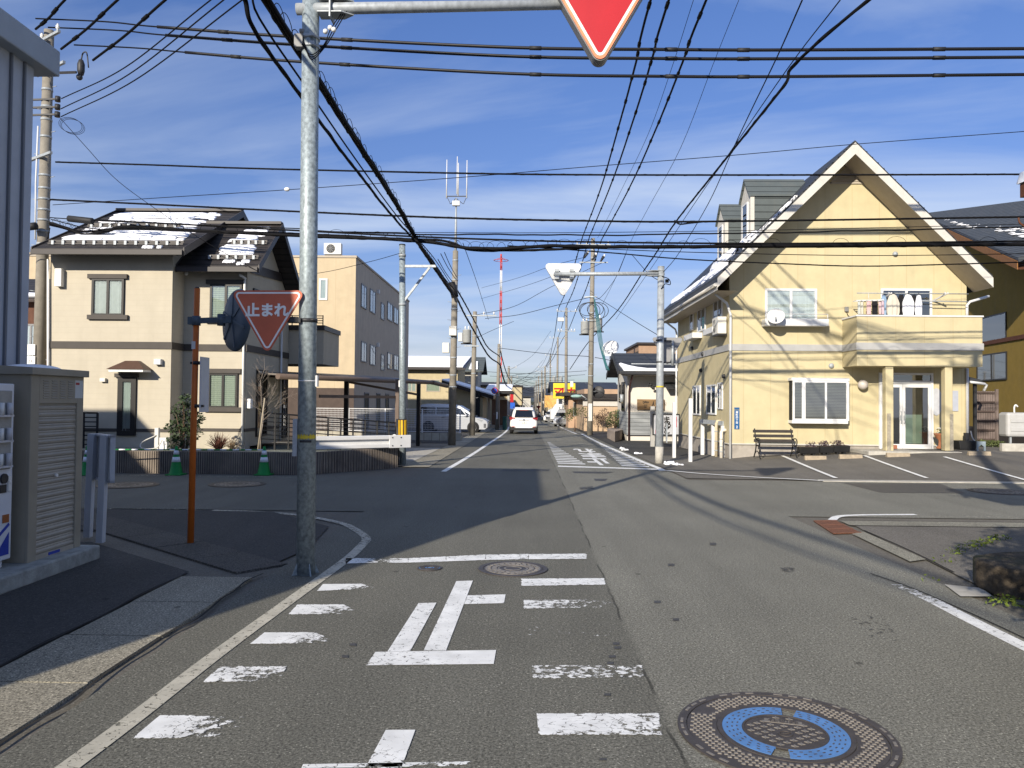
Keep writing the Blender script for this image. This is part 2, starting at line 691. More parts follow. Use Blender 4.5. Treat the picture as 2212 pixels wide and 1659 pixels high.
# material library
M_asph = asphalt_mat('asphalt', (0.139, 0.135, 0.112), seam=True, agg=0.7)
M_asph_lot = asphalt_mat('asphalt_lot', (0.055, 0.053, 0.050), agg=0.45)  # base colour lowered to deepen the shade on the left lot
M_asph_park = asphalt_mat('asphalt_parking', (0.135, 0.125, 0.108), agg=0.4, tone=0.2)
M_ground = asphalt_mat('packed_ground', (0.13, 0.12, 0.10), agg=0.3)
M_gutter = asphalt_mat('old_concrete_slab', (0.25, 0.23, 0.18), agg=0.75, tone=0.2)
M_conc = pm('concrete', (0.42, 0.40, 0.35), 0.9, 0.2, 4, 0.4, 60, dirt=0.35)
M_conc_dark = pm('mossy_concrete', (0.07, 0.055, 0.038), 0.95, 0.6, 9, 1.0, 40, dirt=0.8, dirtcol=(0.03, 0.045, 0.012))  # mossy, with tree shade also painted in as a darker base
M_paint = paint_mat('road_paint', (0.80, 0.80, 0.77))
M_paint_old = paint_mat('old_road_paint', (0.50, 0.47, 0.38))
M_crack = pm('crack_dirt', (0.025, 0.023, 0.02), 1.0, 0.3, 8)
M_galv = pm('galvanised_steel', (0.33, 0.355, 0.37), 0.5, 0.22, 16, metal=0.15, stretch=(1, 1, 0.6))
M_galv_mottled = pm('mottled_galvanised_steel', (0.27, 0.315, 0.33), 0.48, 0.42, 26, metal=0.25, stretch=(1, 1, 0.8))
M_pole = pm('pole_concrete', (0.225, 0.205, 0.17), 0.9, 0.16, 5, 0.3, 50, dirt=0.3)
M_black = pm('black_cable', (0.006, 0.006, 0.007), 0.7, 0.1, spec=0.1)
M_cable_shiny = pm('sleeved_cable', (0.008, 0.008, 0.010), 0.5, 0.1, spec=0.3)
M_white = pm('white_paint', (0.62, 0.62, 0.61), 0.45, 0.05, 3, dirt=0.1)
M_wframe = pm('white_frame', (0.64, 0.64, 0.63), 0.4, 0.03)
M_ins = pm('porcelain', (0.72, 0.71, 0.68), 0.2, 0.05)
M_dark = pm('dark_iron', (0.03, 0.03, 0.032), 0.5, 0.2, 10)
M_brown = pm('dark_brown_metal', (0.036, 0.030, 0.028), 0.45, 0.12, 5)
M_snow = pm('snow', (0.86, 0.87, 0.90), 0.8, 0.05, 4, 0.6, 12)
M_glass = glass_mat('window_glass')
M_glass_dark = glass_mat('tinted_glass', (0.12, 0.13, 0.13), 0.12)
M_inside = pm('dark_interior', (0.02, 0.021, 0.022), 0.9, 0.2)
M_curtain = pm('curtain', (0.55, 0.60, 0.56), 0.9, 0.12, 8, stretch=(3, 3, 0.3))
M_curtain_w = pm('white_curtain', (0.75, 0.77, 0.76), 0.9, 0.06, 8)
M_blind = stripes_mat('slatted_blind', (0.22, 0.21, 0.18), (0.06, 0.05, 0.045), 2, 0.05, 0.25)
M_blind_w = stripes_mat('pale_blind', (0.55, 0.60, 0.48), (0.40, 0.44, 0.36), 2, 0.06, 0.2)
# ground, road, pavements
R_N, R_F = 12.9, 18.75            # near and far edge of the cross street
XL, XR_ = -2.72, 4.35             # edges of the main street's asphalt
def sheet(name, quads, mat, z=0.0, nsub=1):
 mb = MB()
 for x0, x1, y0, y1 in quads:
  ys = sorted({y0, y1} | {y for y in (20, 110) if y0 < y < y1})
  for a, b in zip(ys[:-1], ys[1:]):
   mb.add([(x0, a, zg(a) + z), (x1, a, zg(a) + z), (x1, b, zg(b) + z), (x0, b, zg(b) + z)], [(0, 1, 2, 3)])
 return struct(name, mb, mat)
sheet('ground', [(-1500, 1500, -60, 3000)], M_ground, -0.012)
sheet('road', [(XL, XR_, -30, R_N), (-90, 90, R_N, R_F), (-2.75, 3.9, R_F, 900)], M_asph)
def gpoly(mb, pts, dz=0.004, m=0, wear=None):
 vs = [G(u, v, dz) for u, v in pts]
 n = V((0, 0, 0))
 for i in range(len(vs)):
  n += vs[i].cross(vs[(i + 1) % len(vs)])
 idx = list(range(len(vs)))
 mb.add(vs, [idx if n.z > 0 else idx[::-1]], m, wear=wear)
def gq(mb, p, wear=(0.15, 0.15, 0.15, 0.15), nx=10, ny=3, dz=0.006, edge=0.30):
 ss = [0, min(.02, .2 / nx)] + [(i + .5) / nx for i in range(nx)] + [1 - min(.02, .2 / nx), 1]
 e_ = min(.10, .25 / ny)
 ts = [0, e_] + [(j + .5) / ny for j in range(ny)] + [1 - e_, 1]
 vs, ws, fs = [], [], []
 for j, t in enumerate(ts):
  for i, s in enumerate(ss):
   w4 = ((1 - s) * (1 - t), s * (1 - t), s * t, (1 - s) * t)
   vs.append(G(sum(w * q[0] for w, q in zip(w4, p)), sum(w * q[1] for w, q in zip(w4, p)), dz))
   rim = edge if i in (0, len(ss) - 1) or j in (0, len(ts) - 1) else 0
   ws.append(max(0.001, sum(w * q for w, q in zip(w4, wear)) + rim))
 W = len(ss)
 for j in range(len(ts) - 1):
  for i in range(W - 1):
   fs.append((j * W + i, (j + 1) * W + i, (j + 1) * W + i + 1, j * W + i + 1))
 mb.add(vs, fs, 0, wear=ws)
def gline(mb, pts, w, wear=0.2, dz=0.006, seg=8):
 path = smooth_path(pts, seg)
 L_, R_ = [], []
 for i, p in enumerate(path):
  t = path[min(i + 1, len(path) - 1)] - path[max(i - 1, 0)]
  sd = V((t.y, -t.x, 0)).normalized() * w / 2
  L_.append(V((p.x - sd.x, p.y - sd.y, zg(p.y) + dz)))
  R_.append(V((p.x + sd.x, p.y + sd.y, zg(p.y) + dz)))
 wv = wear if callable(wear) else (lambda t: wear)
 n = len(path)
 vs = L_ + R_
 ws = [max(0.001, wv(i / (n - 1))) for i in range(n)] * 2
 mb.add(vs, [(i, n + i, n + i + 1, i + 1) for i in range(n - 1)], 0, wear=ws)
# left lot, its gutter of concrete slabs, right corner and parking lot
mb = MB()
z = 0.008
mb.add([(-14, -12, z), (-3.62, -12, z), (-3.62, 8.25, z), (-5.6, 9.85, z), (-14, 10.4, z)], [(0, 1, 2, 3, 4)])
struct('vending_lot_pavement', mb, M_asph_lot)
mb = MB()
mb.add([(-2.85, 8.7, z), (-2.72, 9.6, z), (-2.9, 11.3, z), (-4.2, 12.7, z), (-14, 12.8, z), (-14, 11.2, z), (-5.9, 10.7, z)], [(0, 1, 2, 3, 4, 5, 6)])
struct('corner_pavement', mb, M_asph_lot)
mb = MB()
slabs = [(-12 + i * 1.0) for i in range(20)]
for k, y in enumerate(slabs):
 j = random.uniform(-.012, .012)
 if y > 7.3:
  mb.box(-3.58 + j, -2.84 + j, y, min(y + 0.985, 8.1), -0.02, 0.016 + random.uniform(-.004, .004))
  break
 mb.box(-3.58 + j, -2.84 + j, y, y + 0.985, -0.02, 0.016 + random.uniform(-.004, .004))
d = V((-0.76, 0.65, 0))
nrm = V((0.65, 0.76, 0))
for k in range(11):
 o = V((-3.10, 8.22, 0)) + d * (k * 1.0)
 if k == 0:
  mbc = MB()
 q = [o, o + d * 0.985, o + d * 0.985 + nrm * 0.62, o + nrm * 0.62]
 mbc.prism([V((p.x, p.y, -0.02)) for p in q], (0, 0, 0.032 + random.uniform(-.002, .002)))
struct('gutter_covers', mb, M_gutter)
struct('corner_gutter_covers', mbc, asphalt_mat('shaded_concrete_slab', (0.075, 0.070, 0.062), agg=0.7))  # darker copy of the gutter slabs, warehouse shade put into the colour
mb = MB()
for u0 in (0,):
 pass
gline(mb, [V((-2.80, y, 0)) + V((0.03 * math.sin(y * 3.1) + 0.02 * math.sin(y * 7), 0, 0)) for y in [x * 0.35 - 2 for x in range(30)]], 0.022, dz=0.020)
gline(mb, [V((-3.61, y, 0)) + V((0.02 * math.sin(y * 4.1), 0, 0)) for y in [x * 0.35 - 2 for x in range(29)]], 0.022, dz=0.022)
struct('gutter_joint', mb, M_crack)
# right-hand corner
mb = MB()
z = 0.006
g1, g2, g3 = G(1868, 1147, z), G(2000, 1208, z), G(2075, 1246, z)
mb.add([(4.5, -12, z), (30, -12, z), (30, 11.95, z), (5.05, 11.95, z), g1, g2, g3, (4.6, 7.0, z)], [(0, 1, 2, 3, 4, 5, 6, 7)])
struct('corner_lot_pavement', mb, M_asph_park)
mb = MB()
mb.add([(4.98, 11.98, 0.010), (30, 11.98, 0.010), (30, 12.45, 0.010), (5.0, 12.45, 0.010)], [(0, 1, 2, 3)])
q = [G(1840, 1153, 0.010), G(1866, 1148, 0.010), G(2000, 1208, 0.010), G(1966, 1213, 0.010)]
mb.add(q, [(0, 1, 2, 3)] if (q[1] - q[0]).cross(q[2] - q[0]).z > 0 else [(3, 2, 1, 0)])
struct('concrete_gutter', mb, asphalt_mat('pale_gutter_concrete', (0.21, 0.20, 0.16), agg=0.5, tone=0.25))
mb = MB()
gline(mb, [G(1866, 1147), G(1935, 1177), G(2001, 1208), G(2060, 1238)], 0.03, dz=0.012)
gline(mb, [V((5.0, 12.47, 0)), V((12, 12.47, 0)), V((30, 12.47, 0))], 0.03, dz=0.012)
gline(mb, [V((5.0, 11.96, 0)), V((12, 11.96, 0)), V((30, 11.96, 0))], 0.03, dz=0.012)
gline(mb, [G(1880, 1240), G(1960, 1268), G(2060, 1310), G(2212, 1380), G(2330, 1440)], 0.018, dz=0.009)
struct('gutter_joint', mb, M_crack)
M_patch = paint_mat('tar_patch', (0.060, 0.058, 0.055), 0.4)
mb = MB()
zq = ZR(3000, 1800, 1.843)
for pp, w in (([zq(590, 188), zq(1290, 192), zq(1480, 262), zq(870, 258)], .12), ([(1085, 1013), (1190, 1013), (1186, 1018), (1082, 1018)], .45), ([(1235, 1018), (1330, 1019), (1310, 1023), (1240, 1022)], .4),
   ([(1282, 1034), (1312, 1034), (1308, 1039), (1286, 1039)], .35), ([(1250, 1052), (1280, 1050), (1284, 1056), (1254, 1058)], .45), ([(1505, 1017), (1560, 1017), (1570, 1021), (1500, 1021)], .35),
   ([zq(130, 795), zq(240, 800), zq(235, 840), zq(150, 830)], .5), ([zq(620, 1150), zq(860, 1130), zq(1060, 1380), zq(760, 1300)], .62)):
 gq(mb, pp, (w,) * 4, 8, 3, dz=0.004, edge=.25)
for u, v in ((1331, 1390), (1334, 1399), (1322, 1418), (1318, 1432), (1312, 1500), (1306, 1546), (1304, 1560), (1302, 1640), (1460, 1338), (1420, 1300), (1450, 1220), (890, 1355), (762, 1392), (745, 1418), (1540, 1175)):
 gq(mb, [(u - 7, v - 3), (u + 7, v - 3), (u + 7, v + 3), (u - 7, v + 3)], (.25,) * 4, 3, 2, dz=0.005, edge=.4)
struct('tar_patches', mb, M_patch)
# parking lot, rising gently to the right against the yellow house
def lot_z(x, y):
 return 0.007 + max(0.0, min(1.0, (x - 6.0) / 7.0)) * max(0.0, min(1.0, (y - R_F) / 6.5)) * 0.40 + (zg(y) if x < 7 else 0)
mb = MB()
nx, ny = 24, 10
vs = []
xs = [3.95 + (40 - 3.95) * (i / nx) ** 1.6 for i in range(nx + 1)]
ys = [R_F + 0.35 + j * (28.2 - R_F - 0.35) / ny for j in range(ny + 1)]
for y in ys:
 for x in xs:
  vs.append((x, y, lot_z(x, y)))
mb.add(vs, [(j * (nx + 1) + i, j * (nx + 1) + i + 1, (j + 1) * (nx + 1) + i + 1, (j + 1) * (nx + 1) + i) for j in range(ny) for i in range(nx)])
struct('parking_lot', mb, M_asph_park)
mb = MB()
mb.box(7.15, 60, R_F, R_F + 0.34, -0.03, 0.018)
struct('parking_kerb', mb, M_conc)
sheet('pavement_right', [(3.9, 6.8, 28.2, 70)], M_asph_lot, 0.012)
sheet('pavement_left', [(-3.5, -2.75, 21.6, 90)], M_gutter, 0.012)
sheet('driveway', [(-6.5, -3.5, 24.0, 31.5)], M_conc, 0.02)
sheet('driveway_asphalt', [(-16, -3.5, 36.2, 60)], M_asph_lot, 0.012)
sheet('gravel_strip', [(-6.5, -3.5, 21.9, 24.0)], M_gutter, 0.015)
# painted road markings
z5 = ZR(1200, 2100, 1.47467)
z4 = ZR(0, 2200, 1.58)
z3 = ZR(2100, 1700, 3.687)
zr = ZR(3000, 1800, 1.843)
def marking(quads, label, mat=M_paint, group=None, name='road_marking', nx=12, ny=4, edge=0.30):
 mb = MB()
 for p, w in quads:
  gq(mb, p, w if isinstance(w, tuple) else (w,) * 4, nx, ny, edge=edge)
 return solo(name, mb, mat, label, 'road marking', group)
mb = MB()
segs = [(238, 143, 175), (450, 143, 172), (600, 143, 170), (820, 133, 163), (1050, 122, 155), (1300, 119, 150), (1640, 117, 149)]
for (x0, a0, b0), (x1, a1, b1) in zip(segs[:-1], segs[1:]):
 w0, w1 = (0.5 if x0 == 450 else 0.15), (0.5 if x1 == 450 else 0.15)
 gq(mb, [z5(x0, a0), z5(x1, a1), z5(x1, b1), z5(x0, b0)], (w0 + .2 if 400 < x0 else w0, w1 + .15, w1 + (.25 if x1 > 1200 else 0), w0), 8, 3)
solo('stop_line', mb, M_paint, 'worn white stop line right across the near lane before the junction', 'road marking')
marking([([z5(880, 277), z5(976, 274), z5(820, 680), z5(690, 680)], 0.22),
  ([z5(660, 405), z5(765, 402), z5(612, 683), z5(480, 686)], 0.25),
  ([z5(945, 360), z5(1166, 354), z5(1157, 405), z5(925, 411)], (0.35, 0.2, 0.2, 0.35)),
  ([z5(410, 688), z5(1111, 677), z5(1097, 758), z5(356, 766)], (0.3, 0.12, 0.12, 0.4))],
  'big white painted kanji for stop on the near lane behind the stop line', nx=10, ny=8, edge=0.08)
marking([([z5(470, 1141), z5(642, 1140), z5(560, 1363), z5(350, 1363)], (0.1, 0.1, 0.4, 0.4)),
  ([z5(-10, 1340), z5(990, 1323), z5(985, 1350), z5(-20, 1363)], (0.3, 0.45, 0.6, 0.3))],
  'white painted kana cut off by the bottom edge of the photo', nx=10, ny=8, edge=0.08)
lefts = [([z5(106, 294), z5(330, 292), z5(430, 320), z5(70, 334)], (0.05, 0.25, 0.8, 0.08), 'topmost'),
  ([z4(1850, 283), z4(2140, 283), z4(2260, 345), z4(1792, 346)], (0.3, 0.25, 0.85, 0.1), 'second'),
  ([z4(1645, 458), z4(1960, 456), z4(2130, 528), z4(1555, 529)], (0.08, 0.3, 0.86, 0.08), 'third'),
  ([z4(1370, 668), z4(1790, 666), z4(1740, 766), z4(1256, 768)], (0.4, 0.35, 0.85, 0.2), 'fourth'),
  ([z4(995, 973), z4(1560, 972), z4(1470, 1116), z4(822, 1117)], (0.05, 0.72, 0.72, 0.15), 'nearest')]
for p, w, nm in lefts:
 marking([(p, w)], f'{nm} of the short white bars left of the painted kanji', group='white slowing bars left of the kanji')
marking([([z4(1480, 975), z4(1760, 970), z4(1740, 1000), z4(1480, 1000)], 0.72)], 'flaked white crumbs at the right end of the nearest left bar')
rights = [([z5(1254, 262), z5(1740, 260), z5(1752, 298), z5(1256, 306)], (0.25, 0.2, 0.35, 0.3), 'topmost'),
  ([z5(1266, 385), z5(1800, 378), z5(1822, 432), z5(1268, 438)], (0.35, 0.70, 0.72, 0.35), 'second'),
  ([z5(1283, 540), z5(1875, 535), z5(1880, 605), z5(1285, 600)], (0.68, 0.80, 0.7, 0.74), 'third'),
  ([z5(1310, 762), z5(1965, 762), z5(1978, 838), z5(1315, 845)], (0.55, 0.50, 0.55, 0.45), 'fourth'),
  ([z5(1346, 1045), z5(2060, 1040), z5(2085, 1175), z5(1358, 1172)], (0.15, 0.40, 0.5, 0.3), 'nearest')]
for p, w, nm in rights:
 marking([(p, w)], f'{nm} of the short white bars right of the painted kanji', group='white slowing bars right of the kanji')
mb = MB()
gline(mb, [G(130, 1672), G(300, 1545), G(470, 1413), G(620, 1303), G(745, 1212), G(782, 1178), G(791, 1163), G(770, 1146), G(735, 1130), G(650, 1114), G(560, 1106), G(460, 1103)], 0.125, lambda t: 0.30 + (0.12 if t > 0.45 else 0))
solo('edge_line', mb, M_paint_old, 'yellowed white edge line on the left that bends round the shaded corner', 'road marking')
mb = MB()
gline(mb, [G(1938, 1262), G(2010, 1296), G(2100, 1342), G(2215, 1399), G(2330, 1455)], 0.15, lambda t: 0.62 - 0.35 * min(1, t * 2.2))
solo('edge_line', mb, M_paint, 'worn white edge line running off the right side of the picture', 'road marking')
mb = MB()
gline(mb, [G(958, 1019), G(1010, 988), G(1050, 962), G(1095, 930), P(1117, 901, 80) * 0 + V((-1.75, 100, 0)), V((-1.7, 300, 0))], 0.15, 0.22)
solo('edge_line', mb, M_paint, 'white edge line along the left side of the far street', 'road marking')
mb = MB()
gline(mb, [G(*z3(702, 32)), G(*z3(960, 165)), G(*z3(1300, 315)), G(*z3(1600, 445)), G(*z3(1830, 535)), G(1430, 1017)], 0.17, 0.12)
gline(mb, [G(1430, 1017), G(1520, 1025), G(1640, 1033), G(1780, 1040)], 0.13, 0.12, dz=0.024)
solo('edge_line', mb, M_paint, 'bright white edge line curving round the yellow house corner', 'road marking')
mb = MB()
gline(mb, [V((3.25, 51, 0)), V((3.0, 66, 0)), V((2.6, 120, 0)), V((2.3, 300, 0))], 0.15, 0.3)
solo('edge_line', mb, M_paint, 'white edge line along the right side of the far street', 'road marking')
mb = MB()
gline(mb, [G(1797, 1124), G(1812, 1116), G(1860, 1113), G(1978, 1112)], 0.13, 0.2)
solo('corner_line', mb, M_paint, 'short hooked white line above the rusty grate at right', 'road marking')
for y, x0, x1, wr, lab in ((16.4, -40, 40, 0.66, 'faint pale line along the middle of the cross street'), (13.05, 6.2, 40, 0.6, 'faint pale line along the near edge of the cross street at right'),
      (12.85, -40, -5.4, 0.6, 'faint pale line along the near edge of the cross street in the shade'), (18.35, -40, -5.5, 0.55, 'faint pale line before the green cones')):
 mb = MB()
 gline(mb, [V((x0 + (x1 - x0) * i / 8, y, 0)) for i in range(9)], 0.10, wr)
 solo('worn_line', mb, M_paint_old, lab, 'road marking')
marking([([z3(356, 491), z3(1900, 540), z3(1830, 552), z3(356, 508)], 0.1)], 'white stop line of the far lane facing the camera', name='stop_line', nx=20, ny=1)
def hatch(l0, l1, r0, r1, n, label, group):
 for k in range(n):
  mb = MB()
  t = (k / (n - 1)) ** 1.25
  a = (l0[0] + (l1[0] - l0[0]) * t, l0[1] + (l1[1] - l0[1]) * t)
  b = (r0[0] + (r1[0] - r0[0]) * t, r0[1] + (r1[1] - r0[1]) * t)
  h = 3.0 + 9 * t
  gq(mb, [z3(*a), z3(*b), z3(b[0] + 4 * t, b[1] + h), z3(a[0] + 2 * t, a[1] + h)], (0.12,) * 4, 4, 1, edge=0.1)
  solo('hatch_stripe', mb, M_paint, label, 'road marking', group)
hatch((203, 148), (352, 447), (242, 152), (752, 462), 16, 'one white stripe of the hatched triangle on the centre side of the far lane', 'hatching on the centre side of the far lane')
hatch((958, 181), (1278, 484), (990, 183), (1680, 500), 16, 'one white stripe of the hatched triangle on the kerb side of the far lane', 'hatching on the kerb side of the far lane')
# 止まれ read from the far side: laid on the road, turned round, stretched along the street
for ch, (x0, x1, y0, y1), nm in (('止', (740, 1145, 388, 488), 'nearest'), ('ま', (650, 1045, 311, 378), 'middle'), ('れ', (575, 915, 248, 306), 'farthest')):
 pn, pf = G(*z3((x0 + x1) / 2 + 20, y1)), G(*z3((x0 + x1) / 2 - 20, y0))
 w = (G(*z3(x1 - 25, (y0 + y1) / 2)) - G(*z3(x0 + 25, (y0 + y1) / 2))).length
 Ln = (pf - pn).length
 o = text_part('road_letter', ch, (0, 0, 0), XR, YR, 1.0, M_paint, None, bold=0.035, depth=0)
 o.data.attributes.new('wear', 'FLOAT', 'POINT').data.foreach_set('value', [0.1] * len(o.data.vertices))
 xs = [p.co.x for p in o.data.vertices]
 ys = [p.co.y for p in o.data.vertices]
 c = (pn + pf) / 2
 tw, th = max(xs) - min(xs), max(ys) - min(ys)
 sh = (pf.x - pn.x) / Ln * 0.15
 for p in o.data.vertices:
  x, y = -p.co.x / tw * w, -p.co.y / th * Ln
  p.co = V((x, y, 0.006 + zg(c.y + y) - zg(c.y)))
 o.location = V((c.x, c.y, zg(c.y)))
 tag(o, f'{nm} of the three white letters painted upside down on the far lane', 'road marking', 'upside down lettering on the far lane')
# parking bay lines
for k, (a, b, lab) in enumerate(((G(1690, 994, .06), G(1806, 1032, .04), 'leftmost'), (G(1867, 987, .25), G(2002, 1028, .1), 'middle'), (G(2040, 982, .4), G(2235, 1034, .12), 'rightmost'))):
 mb = MB()
 path = [a.lerp(b, t / 10) for t in range(11)]
 vs, ws = [], []
 for sgn in (-0.055, 0.055):
  for p in path:
   vs.append((p.x + sgn, p.y, lot_z(p.x + sgn, p.y) + 0.02))
   ws.append(0.15)
 mb.add(vs, [(i, 11 + i, 12 + i, i + 1) if a.y < b.y else (i, i + 1, 12 + i, 11 + i) for i in range(10)], 0, wear=ws)
 solo('bay_line', mb, M_paint, f'{lab} of the white parking bay lines before the yellow house', 'road marking', 'parking bay lines')
# manholes and grate
M_cast = pm('cast_iron', (0.075, 0.066, 0.062), 0.55, 0.2, 14, metal=0.3)
M_cast_stud = pm('worn_cast_iron', (0.21, 0.19, 0.165), 0.5, 0.25, 30, metal=0.2)
M_cast_blue = pm('blue_enamel', (0.085, 0.21, 0.45), 0.5, 0.15, 8)
def ring(mb, r0, r1, z, a0=0.0, a1=2 * math.pi, n=72, m=0, z0=0.0, hole=False):
 vs, fs = [], []
 closed = abs(a1 - a0 - 2 * math.pi) < 1e-6
 k = n if closed else n + 1
 for i in range(k):
  a = a0 + (a1 - a0) * i / n
  c, s_ = math.cos(a), math.sin(a)
  vs += [(r1 * c, r1 * s_, z0), (r1 * c, r1 * s_, z), (r0 * c, r0 * s_, z), (r0 * c, r0 * s_, z0)]
 for i in range(n):
  j = (i + 1) % k
  for q in range(3):
   fs.append((i * 4 + q, j * 4 + q, j * 4 + q + 1, i * 4 + q + 1))
 mb.add(vs, fs, m)
def big_manhole():
 c = V((1.475, 4.43, 0.004))
 t = thing('manhole_cover', 'large iron manhole cover with a blue inner ring in the right lane', 'manhole cover', (0, 0, 0))
 R_ = 0.595
 mb = MB()
 ring(mb, 0.545, R_, 0.010)
 for k in range(40):
  if k % 4 != 3:
   a = 2 * math.pi * k / 40
   e, n_ = V((math.cos(a), math.sin(a), 0)), V((-math.sin(a), math.cos(a), 0))
   mb.obb(e * 0.57 + V((0, 0, 0.010)), n_, e, -0.026, 0.026, -0.008, 0.008, 0, 0.0025, 1)
 part('frame', mb, [M_cast, M_cast_stud], t)
 mb = MB()
 ring(mb, 0.375, 0.541, 0.007, m=0)
 s = 0.034
 for i in range(-17, 18):
  for j in range(-17, 18):
   x, y = (i + 0.5 * (j % 2)) * s, j * s * 0.86
   r = math.hypot(x, y)
   a = math.degrees(math.atan2(y, x))
   if 0.395 < r < 0.525 and not (150 < a < 165 and r > .43):
    mb.box(x - 0.010, x + 0.010, y - 0.008, y + 0.008, 0.007, 0.012, 1)
 part('outer_cover', mb, [M_cast, M_cast_stud], t)
 mb = MB()
 ring(mb, 0.345, 0.372, 0.011)
 part('inner_rim', mb, M_cast, t)
 mb = MB()
 g0, g1 = math.radians(82), math.radians(262)
 for a0, a1 in ((g0 + 0.13, g1 - 0.14), (g1 + 0.14, g0 + 2 * math.pi - 0.13)):
  ring(mb, 0.235, 0.343, 0.012, a0, a1, 36, 0)
  n = 15
  for k in range(n):
   a = a0 + (a1 - a0) * (k + 0.5) / n
   for r in (0.262, 0.289, 0.316):
    aa = a + (r - 0.289) * 1.8
    e, n_ = V((math.cos(aa), math.sin(aa), 0)), V((-math.sin(aa), math.cos(aa), 0))
    mb.obb(e * r + V((0, 0, 0.012)), n_, e, -0.009, 0.009, -0.004, 0.004, 0, 0.0012, 1)
 part('blue_ring', mb, [M_cast_blue, M_cast], t)
 mb = MB()
 ring(mb, 0.0, 0.233, 0.009, n=48)
 ring(mb, 0.222, 0.233, 0.013, n=48)
 s = 0.052
 for i in range(-5, 6):
  for j in range(-5, 6):
   x, y = i * s * 0.71 - j * s * 0.71, i * s * 0.71 + j * s * 0.71
   if math.hypot(x, y) < 0.198 and not (abs(x) < .11 and .105 < y < .165) and math.hypot(x, y + .03) > .045:
    d = 0.020
    pts = []
    for q in range(4):
     a = math.pi / 2 * q
     pts.append(V((x + d * math.cos(a), y + d * math.sin(a), 0.009)))
     a += math.pi / 4
     pts.append(V((x + d * .45 * math.cos(a), y + d * .45 * math.sin(a), 0.009)))
    mb.prism(pts, (0, 0, 0.004), 1)
 mb.box(-0.105, 0.105, 0.112, 0.158, 0.009, 0.012, 1)
 ring2 = MB()
 lid = part('inner_lid', mb, [M_cast, M_cast_stud], t)
 mb = MB()
 ring(mb, 0.030, 0.040, 0.014, n=24)
 mb.v = [p + V((0, -0.03, 0)) for p in mb.v]
 mb.beam((-.02, -.04, .012), (.02, -.02, .012), 0.008, 0.006)
 part('lift_hole', mb, M_cast, lid)
 text_part('lettering', '仕切弁', (0, 0.135, 0.0125), XR, YR, 0.045, M_cast, lid, bold=0.001, sx=1.25)
 t.location = c
 t.rotation_euler = (0, 0, math.radians(-14))
big_manhole()
def round_cover(px, r, label, blue=False, group=None):
 c = G(*px, 0.004)
 t = thing('manhole_cover', label, 'manhole cover', (0, 0, 0), group)
 mb = MB()
 ring(mb, r * 0.87, r, 0.008, n=40)
 part('frame', mb, M_cast, t)
 mb = MB()
 ring(mb, 0, r * 0.855, 0.006, n=40)
 for q in (0.8, 0.62, 0.44, 0.26):
  ring(mb, r * (q - 0.05), r * q, 0.010, n=32, m=1)
 for k in range(24):
  a = 2 * math.pi * k / 24
  e, n_ = V((math.cos(a), math.sin(a), 0)), V((-math.sin(a), math.cos(a), 0))
  for q in (0.52, 0.70):
   mb.obb(e * r * q, n_, e, -0.02 * r / .38, 0.02 * r / .38, -0.02 * r / .38, 0.02 * r / .38, 0.006, 0.012, 1)
 part('lid', mb, [M_cast_blue if blue else M_cast, M_cast if blue else M_cast_stud], t)
 t.location = c
 return t
round_cover((1108, 1229), 0.385, 'dark iron manhole cover just behind the stop line')
round_cover((928, 1227.5), 0.135, 'small blue valve cover behind the stop line', True)
round_cover((276, 1048), 0.62, 'iron manhole cover in the shaded cross street behind the white signboard')
round_cover((513, 1046), 0.60, 'iron manhole cover glinting in the shaded cross street beside the orange pole')
round_cover((2160, 1062), 0.62, 'manhole cover in the dark shadow at the right edge')
mb = MB()
M_rust = pm('rusty_grating', (0.17, 0.075, 0.045), 0.85, 0.3, 20)
q = [G(1757, 1126), G(1806, 1125), G(1861, 1152), G(1800, 1154)]
nb = 11
for k in range(nb):
 t0, t1 = k / nb, (k + 0.72) / nb
 a, b = q[0].lerp(q[1], t0), q[0].lerp(q[1], t1)
 c_, d_ = q[3].lerp(q[2], t0), q[3].lerp(q[2], t1)
 mb.prism([a, b, d_, c_], (0, 0, 0.012))
for t0 in (0, 0.32, 0.64, 0.95):
 mb.prism([q[0].lerp(q[3], t0), q[1].lerp(q[2], t0), q[1].lerp(q[2], t0 + 0.05), q[0].lerp(q[3], t0 + 0.05)], (0, 0, 0.015))
solo('drain_grate', mb, M_rust, 'rusty steel drain grate at the right-hand corner of the junction', 'drain grate')
